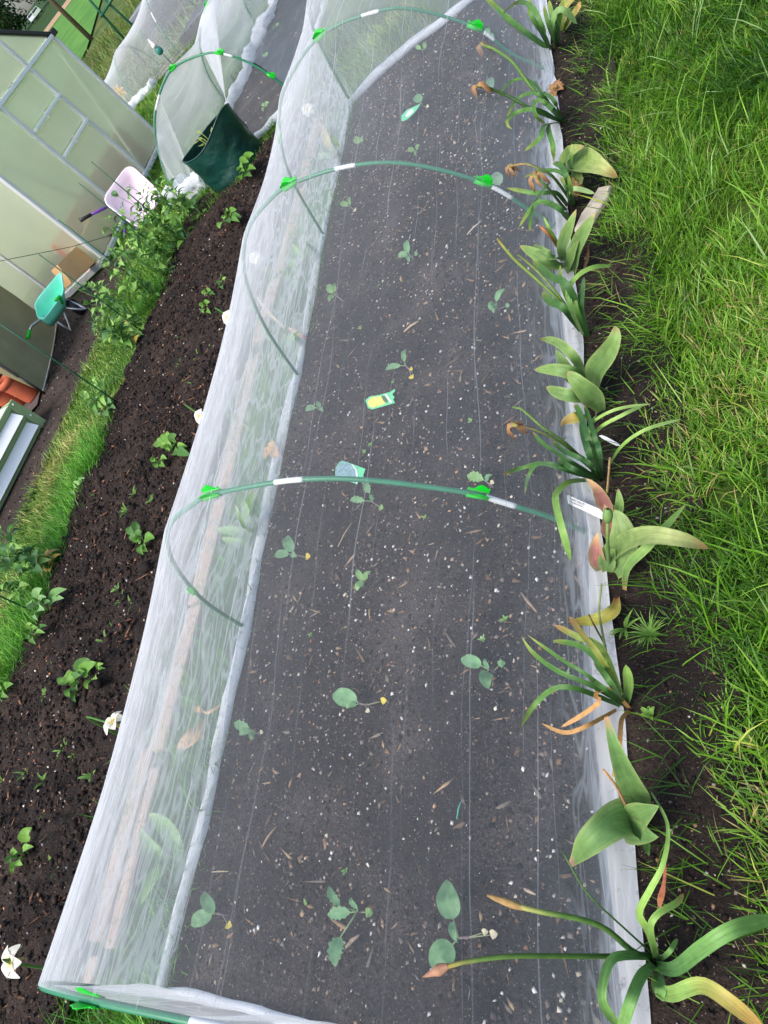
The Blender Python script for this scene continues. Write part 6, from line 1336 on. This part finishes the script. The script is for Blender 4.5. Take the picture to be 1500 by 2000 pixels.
# ------------------------------------------------------------------ plant labels and little finds
def plate(pts, th=.0012): 
    p = np.array(pts); n = nz(np.cross(p[1] - p[0], p[-1] - p[0])); n = n if n[2] > 0 else -n; k = len(p)
    return np.vstack([p, p + n * th]), [tuple(range(k))[::-1], tuple(range(k, 2 * k))] + [(i, (i + 1) % k, k + (i + 1) % k, k + i) for i in range(k)], n
M['print_green'] = plain('printed_mint', S(104, 208, 150), .4, var=.05); M['print_yellow'] = plain('printed_florets', S(226, 218, 110), .5, var=.35, vscale=160); M['print_grey'] = plain('printed_leaf', S(126, 160, 166), .45, var=.45, vscale=70); M['print_dark'] = plain('printed_dark_leaf', S(70, 110, 70), .5, var=.3, vscale=90)
def tag_label(lab, outline, patches, z=.012):
    pts = [P(x, y, z) for x, y in outline]; root = thing('plant_label', lab, 'plant label', np.mean(pts, 0) * [1, 1, 0], 'printed plant labels lying in the bed')
    V, F, n = plate(pts); MB().add(V, F).build('card', M['print_green'], root, smooth=False, recalc=True)
    for i, (pp, mt) in enumerate(patches):
        q2 = [P(x, y, z) for x, y in pp]; q2 = [v + n * (.0016 + .0006 * i) for v in q2]; V, F, _ = plate(q2, .0004); MB().add(V, F).build('print', M[mt], root, smooth=False, recalc=True)
    return root
tag_label('yellow and green printed plant label lying flat in the middle of the bed', [(714, 782), (722, 775), (740, 772), (762, 766), (771, 760), (772, 764), (766, 770), (771, 776), (768, 780), (772, 787), (748, 794), (727, 800), (719, 797)],
          [([(718, 784), (726, 777), (742, 774), (752, 778), (756, 786), (748, 791), (728, 797), (721, 794)], 'print_yellow'), ([(745, 774), (752, 774), (759, 783), (756, 788), (750, 784)], 'print_dark'), ([(752, 771), (755, 770), (767, 786), (763, 788)], 'card_white')])
tag_label('grey blue printed plant label with a white curve, half under the first hoop', [(656, 914), (662, 904), (669, 900), (690, 907), (714, 916), (712, 922), (710, 928), (710, 936), (702, 938), (698, 946), (676, 938), (655, 930)],
          [([(657, 914), (663, 905), (669, 901), (688, 908), (695, 920), (697, 932), (695, 944), (676, 937), (656, 929)], 'print_grey'), ([(687, 907), (690, 908), (698, 920), (700, 934), (698, 945), (696, 944), (697, 932), (695, 919)], 'card_white')])
tag_label('pale mint blade shaped plant label near the top of the bed above the sunken hole', [(784, 236), (784, 226), (796, 214), (808, 209), (822, 202), (816, 212), (808, 222), (796, 233), (787, 237)], [([(792, 227), (797, 218), (806, 213), (808, 218), (800, 226), (795, 229)], 'card_white')], z=.03)
wl4 = thing('plant_label', 'white handwritten plant label tucked under the hem beside the pink flushed tulip', 'plant label', P(1128, 986, 0))
zz = net_z(1115, 985) + .012; zz = max(zz, .05)
tl_, bl_, tr_, br_ = P(1108, 967, zz), P(1109, 983, zz), P(1141, 978, zz), P(1143, 996, zz)
tr2, br2 = tl_ + (tr_ - tl_) * 1.9 - [0, 0, .03], bl_ + (br_ - bl_) * 1.9 - [0, 0, .03]
V, F, nn = plate([tl_, bl_, br2, tr2], .001); MB().add(V, F).build('card', M['card_white'], wl4, smooth=False, recalc=True)
exx = nz(tr2 - tl_); eyy = nz(tl_ - bl_); hh = np.linalg.norm(tl_ - bl_)
for txt, v_ in (('NARCISSUS', .58), ('MINNOW', .20)): text_mesh(txt, hh * .36, bl_ + (tl_ - bl_) * v_ + exx * hh * .22 + nn * .0016, exx, eyy, 'handwriting', 'ink', wl4, .0002, .95)
stk = thing('plant_label', 'slim white plastic marker lying on the border soil by the dark daffodil spray', 'plant label', P(1192, 862, 0))
V, F, _ = plate([P(1170, 852, .014), P(1182, 860, .012), P(1204, 871, .010), P(1212, 871, .010), P(1208, 866, .012), P(1186, 854, .014), P(1176, 850, .014)], .0016); MB().add(V, F).build('marker', M['card_white'], stk, smooth=False, recalc=True)
for lab, a, b, w_, col in (('pale split stick lying across the bed above the yellow label', (789, 648), (818, 627), 5, S(196, 172, 140)), ('long thin straw on the bed, left of the first hoop middle', (660, 1068), (688, 1020), 2.5, S(190, 168, 132)), ('pale thin straw near the second hoop on the right of the bed', (912, 458), (940, 432), 3, S(220, 204, 180)), ('grey brown splinter on the right of the bed, above the yellow tulip leaf', (1018, 1158), (1048, 1195), 6, S(164, 140, 118)), ('forked tan twig in the lower part of the bed', (512, 1654), (540, 1614), 5, S(170, 140, 110)), ('pale bark flake beside the four leaved seedling', (676, 1850), (702, 1826), 9, S(188, 164, 140)), ('thin dry stem near the bottom left seedling', (414, 1703), (446, 1702), 3, S(206, 184, 150)), ('turquoise plastic thread lying on the bed', (892, 1600), (902, 1562), 3, S(80, 200, 170)), ('pale chip of wood low on the right of the bed', (1024, 1736), (1046, 1747), 7, S(200, 180, 156))):
    p0_, p1_ = P(*a, .012), P(*b, .012); MB().tube([p0_, (p0_ + p1_) / 2 + [0, 0, .004], p1_], [w_ * mpp(p0_) * .3, w_ * mpp(p0_) * .5, w_ * mpp(p0_) * .25], 6, col).build('twig' if 'plastic' not in lab else 'plastic_thread', M['dry'], origin=(p0_ + p1_) / 2, label=lab, cat='twig' if 'plastic' not in lab else 'thread')

# ------------------------------------------------------------------ sprouts in the dug bed
PG = S(104, 152, 62); PG2 = S(126, 172, 78); PG3 = S(82, 126, 60)
def sprout(lab, base, tips, name='potato_sprout', cat='young plant', zt=.07, group='green shoots in the dug bed', cols=(PG, PG2, PG3), kind='ovate'):
    root = plant(name, lab, cat, base[0], base[1], group); g = random.Random(base[0] + 31 * base[1]); b0 = P(base[0], base[1], .0); mb = MB()
    L = []
    for tx, ty, w_ in tips:
        z = zt * g.uniform(.7, 1.2); t = P(tx, ty, z); a = b0 * .45 + t * .55; a[2] = z * .85; mb.tube([b0 + [0, 0, -.01], a], [.004, .0025], 5, S(120, 160, 84)); L.append((a, t, w_, g.choice(cols)))
    mb.build('stem', M['leaf'], root)
    for a, t, w_, c in L:
        t2_ = a + (t - a) * 1.0; mb = MB(); ribbon(mb, [a * .75 + b0 * .25 + [0, 0, .01], (a + t2_) / 2 + [0, 0, .012], t2_], w_ * mpp(t), kind, [(0, tuple(np.array(c) * 1.1)), (1, c)], .25, 10, 4, None, .05, .7, g.uniform(-.4, .4), .10, g.random() * 6); mb.build('leaf', M['leaf'], root)
sprout('leafy sprout with rounded leaves in the middle of the dug bed', (345, 882), [(305, 862, 26), (322, 846, 22), (345, 850, 20), (335, 872, 22), (328, 878, 16), (350, 888, 20), (372, 890, 22), (366, 872, 14), (318, 870, 18)])
sprout('small wrinkled sprout below and left of the round leaved one', (320, 905), [(302, 902, 16), (308, 914, 14), (326, 896, 14), (322, 912, 14)])
sprout('two tiered green sprout beside the mesh, level with the bent pea clump', (284, 1062), [(254, 1028, 20), (268, 1018, 16), (256, 1046, 16), (278, 1040, 20), (302, 1052, 26), (288, 1078, 16), (270, 1058, 18), (280, 1084, 14)])
sprout('large crinkled potato sprout in the lower dug bed', (162, 1342), [(124, 1322, 34), (146, 1330, 24), (158, 1318, 20), (176, 1288, 34), (188, 1294, 28), (136, 1362, 16), (148, 1372, 12), (166, 1312, 20), (152, 1348, 20)], zt=.09)
sprout('dark narrow leaved sprout just right of the crinkled potato sprout', (200, 1322), [(202, 1296, 12), (178, 1320, 12), (172, 1346, 14), (192, 1330, 14), (206, 1306, 10)])
sprout('upright pointed leaf sprout near the bottom left of the dug bed', (58, 1672), [(62, 1616, 24), (22, 1686, 18), (34, 1664, 20), (44, 1690, 18), (26, 1706, 14), (66, 1654, 16)], zt=.09)
sprout('tall pale green sprout in front of the dark green grow bag', (480, 348), [(496, 300, 18), (486, 316, 18), (474, 326, 18), (500, 330, 16), (472, 352, 16), (492, 344, 16), (482, 308, 12), (478, 334, 14)], zt=.16)
sprout('spreading pale sprout at the top of the dug bed below the grow bag', (452, 432), [(430, 446, 18), (440, 426, 14), (446, 412, 12), (462, 410, 14), (472, 424, 14), (450, 436, 16), (468, 434, 12)], zt=.10)
sprout('small two leaved sprout by the mesh in the upper dug bed', (440, 560), [(430, 554, 14), (444, 546, 12), (436, 564, 10)], zt=.05)
sprout('little ragged sprout left of the upper white daffodil', (410, 578), [(400, 574, 12), (412, 568, 12), (420, 576, 10)], zt=.05)
sprout('little tufted sprout above the stone heap in the upper dug bed', (406, 605), [(396, 598, 13), (410, 590, 12), (412, 612, 10), (398, 612, 9)], zt=.05)
sprout('broad bean seedling with smooth grey green leaves on the left margin of the dug bed', (94, 1196), [(82, 1150, 22), (62, 1178, 26), (90, 1166, 16), (130, 1150, 20), (124, 1168, 22), (88, 1192, 18), (100, 1176, 16), (74, 1212, 12)], 'bean_plant', 'bean plant', .13, 'peas and beans along the margin', (S(130, 172, 110), S(112, 156, 90)))
sprout('feathery yellow green seedling beneath the broad bean seedling', (78, 1244), [(52, 1232, 12), (62, 1218, 14), (74, 1226, 14), (88, 1236, 12), (60, 1248, 12), (70, 1258, 12), (92, 1222, 12)], 'bean_plant', 'bean plant', .10, 'peas and beans along the margin')
sprout('small bean seedling at the left picture edge beside the lower dug bed', (12, 1352), [(4, 1346, 16), (26, 1336, 14), (16, 1362, 14), (2, 1370, 12)], 'bean_plant', 'bean plant', .08, 'peas and beans along the margin')
sprout('grey green leaf cluster on the grass margin halfway down the strip', (215, 800), [(192, 812, 22), (200, 802, 20), (218, 786, 20), (212, 812, 18), (226, 798, 14)], 'bean_plant', 'bean plant', .08, 'peas and beans along the margin', (S(128, 168, 110), S(110, 152, 96)))
sprout('pale bean seedling lying along the margin above the bent pea clump', (150, 958), [(170, 936, 14), (158, 944, 14), (150, 952, 12), (146, 966, 12), (168, 930, 10)], 'bean_plant', 'bean plant', .05, 'peas and beans along the margin', (S(140, 180, 110),))
# ------------------------------------------------------------------ weeds: small things one could count
W_B = [(90, 1360), (112, 1310), (232, 1152), (244, 1172), (262, 1186), (232, 1220), (212, 1256), (228, 1232), (150, 1480), (136, 1468), (188, 1470), (60, 1512), (190, 1520), (90, 1528), (8, 1530), (368, 740), (384, 752), (320, 760), (356, 715), (434, 548), (250, 1000), (300, 980), (266, 968), (392, 700), (412, 690), (140, 1385), (10, 1440), (195, 965), (360, 660), (96, 1588), (120, 1700), (48, 1865)]
for i, (x, y) in enumerate(W_B):
    g = random.Random(i * 13 + 5); b0 = P(x, y, .005); mb = MB()
    for k in range(g.randint(5, 11)):
        a = g.uniform(0, 6.28); L = g.uniform(.02, .055); d = np.array([math.cos(a), math.sin(a), g.uniform(.3, 1.3)]) * L
        ribbon(mb, [b0, b0 + d * .55 + [0, 0, .006], b0 + d * [1, 1, .8]], g.uniform(.004, .010), 'ovate' if i % 3 else 'strap', [(0, S(96, 140, 60)), (1, g.choice((S(120, 164, 72), S(88, 134, 54))))], .3, 5, 2)
    mb.build('weed', M['leaf'], origin=b0, label='tiny green weed tuft on the dark dug soil', cat='weed', group='tiny weeds scattered over the dug soil')
for i, (x, y, lab) in enumerate([(1222, 1228, 'branching green weed on the border soil below the drooping tulip leaf'), (1272, 1240, 'feathery green weed on the border soil beside the branching one'), (1272, 1398, 'tiny round leaved weed on the border soil near the orange dead leaves'), (690, 1760 - 320, 'x')]):
    if lab == 'x': continue
    g = random.Random(i + 77); b0 = P(x, y, .005); mb = MB()
    for k in range((12, 60, 6)[i]):
        a = g.uniform(0, 6.28); L = g.uniform(.02, (.05, .06, .02)[i]); d = np.array([math.cos(a), math.sin(a), g.uniform(.2, .9)]) * L
        ribbon(mb, [b0, b0 + d * .55 + [0, 0, .006], b0 + d], (.006, .0025, .011)[i], 'ovate', [(0, S(96, 140, 60)), (1, S(128, 170, 76))], .3, 5, 2)
    mb.build('weed', M['leaf'], origin=b0, label=lab, cat='weed')
for i, (x, y) in enumerate([(677, 1700), (598, 1768), (724, 870), (714, 884), (988, 1210), (945, 1250), (770, 748), (830, 1012), (920, 824), (740, 560), (704, 642), (610, 1240), (1350 - 240, 1320)]):
    g = random.Random(i * 3 + 900); b0 = P(x, y, .004); mb = MB()
    for k in range(5):
        a = g.uniform(0, 6.28); L = g.uniform(.008, .016); d = np.array([math.cos(a), math.sin(a), .7]) * L
        ribbon(mb, [b0, b0 + d * .5 + [0, 0, .002], b0 + d], .006, 'ovate', [(0, S(120, 170, 84)), (1, S(130, 180, 90))], .3, 5, 2)
    mb.build('weed', M['leaf'], origin=b0, label='pin sized green weed seedling on the netted bed', cat='weed', group='pin sized weeds on the netted bed')

# ------------------------------------------------------------------ peas on the canes
def leaf_proto(c, L=.072, W=.042, fold=.35):
    mb = MB(); V = []; F = []; Cc = []
    for i in range(7):
        t = i / 6; w_ = W * PROF['ovate'](min(1, .03 + t * .95)) / 2; z = .012 * math.sin(t * 3.0) - .02 * t * t
        for u in (-1, 0, 1): V.append((t * L, u * w_, z + abs(u) * w_ * fold)); Cc.append(tuple(np.array(c) * (1.1 if u == 0 else 1)))
    F = [(i * 3 + j, i * 3 + j + 1, i * 3 + j + 4, i * 3 + j + 3) for i in range(6) for j in range(2)]
    mb.add(V, F, Cc); o = mb.build('leaf_shape', M['leaf']); me = o.data; bpy.data.objects.remove(o); me.name = 'leaf'; return me
PEA = [leaf_proto(S(116, 164, 74)), leaf_proto(S(136, 182, 92)), leaf_proto(S(92, 140, 66)), leaf_proto(S(156, 196, 108)), leaf_proto(S(84, 126, 78), .078, .048)]
PEAY = [leaf_proto(S(206, 178, 84)), leaf_proto(S(190, 160, 96))]
def pea(lab, x, y, h, n_st, n_lf, seed, spread=.10, lean=(0, 0), dead=0, dark=0.0, size=1.0):
    h *= 1.28; lean = (lean[0] - .02, lean[1])
    root = thing('pea_plant', lab, 'pea plant', (x, y, 0), 'peas climbing the green canes'); g = random.Random(seed); b0 = np.array([x, y, 0.0])
    for s in range(n_st):
        a = g.uniform(0, 6.28); hh_ = h * g.uniform(.6, 1.05); end = b0 + [math.cos(a) * spread + lean[0], math.sin(a) * spread + lean[1], hh_]
        q = resample([b0 + [g.uniform(-.03, .03), g.uniform(-.03, .03), -.02], b0 * .6 + end * .4 + [g.uniform(-.03, .03), g.uniform(-.03, .03), .02], end * .75 + b0 * .25 + [g.uniform(-.03, .03), g.uniform(-.03, .03), 0], end], 15)
        MB().tube(q, np.linspace(.004, .0018, 15), 5, S(112, 158, 84)).build('stem', M['leaf'], root)
        for k in range(n_lf):
            t = g.uniform(.12, 1.0); p_ = q[int(t * 14)]; aa = g.uniform(0, 6.28); pit = g.uniform(-.5, .9); d = np.array([math.cos(aa) * math.cos(pit), math.sin(aa) * math.cos(pit), math.sin(pit)])
            sc_ = size * g.uniform(.6, 1.35) * (1.15 - .4 * t); up_ = np.array([g.uniform(-.5, .5), g.uniform(-.5, .5), 1]); yv = nz(np.cross(up_, d)); zv = np.cross(d, yv)
            pool = PEAY if (t < .3 and g.random() < dead) else PEA; me = pool[g.randrange(len(pool))] if g.random() > dark or pool is PEAY else PEA[g.choice((2, 4))]
            o = bpy.data.objects.new('leaf', me); C.objects.link(o); o.parent = root; lp = p_ + d * .015 - b0
            o.matrix_local = Matrix(((d[0] * sc_, yv[0] * sc_, zv[0] * sc_, lp[0]), (d[1] * sc_, yv[1] * sc_, zv[1] * sc_, lp[1]), (d[2] * sc_, yv[2] * sc_, zv[2] * sc_, lp[2]), (0, 0, 0, 1)))
    return root
for a in (('bushy pea plant nearest the lowest leaning cane of the cluster, yellow at its foot', -4.06, 4.02, .34, 5, 13, 1, .09, (-.02, .0), .5), ('pea plant between the two lower canes of the cluster', -4.12, 4.30, .42, 5, 14, 2, .10, (-.03, 0), .2), ('pea plant in front of the cane that crosses the greenhouse corner', -4.08, 4.58, .45, 5, 14, 3, .10), ('dense pea plant at the middle of the cluster edge beside the dug soil', -3.98, 4.80, .40, 5, 14, 4, .10), ('pea plant below the pink wheelbarrow', -4.06, 5.02, .46, 5, 14, 5, .11), ('upper pea plant reaching across the pink tray', -4.12, 5.26, .44, 5, 13, 6, .10, (-.05, 0)), ('pea plant on the right end of the cluster nearest the grow bag', -3.92, 5.18, .34, 4, 13, 7, .09), ('short pea plant in the strip grass behind the cluster', -4.32, 4.46, .30, 4, 11, 8, .09, (0, 0), .15),
          ('tall thin pea shoot with the highest tip against the pink tray', -4.16, 5.10, .60, 2, 11, 9, .05, (-.03, .02)), ('tall pea plant rising in front of the lower half of the pink tray', -4.2, 5.46, .46, 5, 14, 21, .11), ('leafy pea plant at the top of the cluster, next to the white heap of mesh', -4.02, 5.62, .38, 5, 13, 22, .11), ('pea plant leaning over the grass between the cluster and the grow bag', -3.82, 5.42, .34, 4, 13, 23, .10),
          ('low pea plant with yellowed leaves at the foot of the lone cane', -4.10, 3.46, .20, 4, 10, 10, .09, (0, 0), .4), ('dark bent pea clump beside the metal planter, yellow leaves beneath', -4.06, 2.16, .34, 6, 13, 11, .12, (-.05, -.02), .5, .6), ('pale upright pea shoots at the left edge in front of the planter', -4.28, 2.30, .42, 4, 11, 12, .10, (-.06, 0)), ('small pea plant at the left picture edge below the bent clump', -4.22, 1.98, .24, 4, 10, 13, .10, (-.04, 0), .2)):
    pea(*a)
CN = 'thin green canes for the peas'
for (x, y, tx, ty, lab) in ((-4.15, 5.435, 190, 326, 'topmost thin green cane in front of the pink tray'), (-4.15, 5.136, 159, 362, 'thin green cane ending beside the black barrow grip'), (-4.15, 4.67, 116, 431, 'thin green cane crossing the upper cardboard box'), (-4.15, 4.267, 80, 500, 'thin green cane ending above the mint wheelbarrow'), (-4.05, 3.47, 0, 640, 'long green cane slanting across the canvas shelter'), (-4.08, 1.88, -60, 1110, 'lowest green cane at the left edge of the picture')):
    hz = .85
    if lab.startswith('long'): hz = 1.0
    c_ = MB(); c_.tube([(x, y, -.12), (x + .004, y, hz * .5), (x, y, hz)], [.0052, .0050, .0046], 7); MB_o = c_.build('garden_cane', M['cane'], origin=(x, y, 0), label=lab, cat='cane', group=CN)
tws = thing('twine', 'dark twine stretched from the canes past the greenhouse', 'twine', (-4.15, 4.9, .5))
MB().tube([PX(242, 452, -4.17), PX(215, 460, -4.3), PX(140, 482, -4.6), PX(60, 498, -4.9), PX(-20, 514, -5.2)], .0028, 5).build('strand', M['twine'], tws)
MB().tube([PX(219, 458, -4.28), PX(212, 461, -4.31)], .008, 6).build('knot', M['twine'], tws)
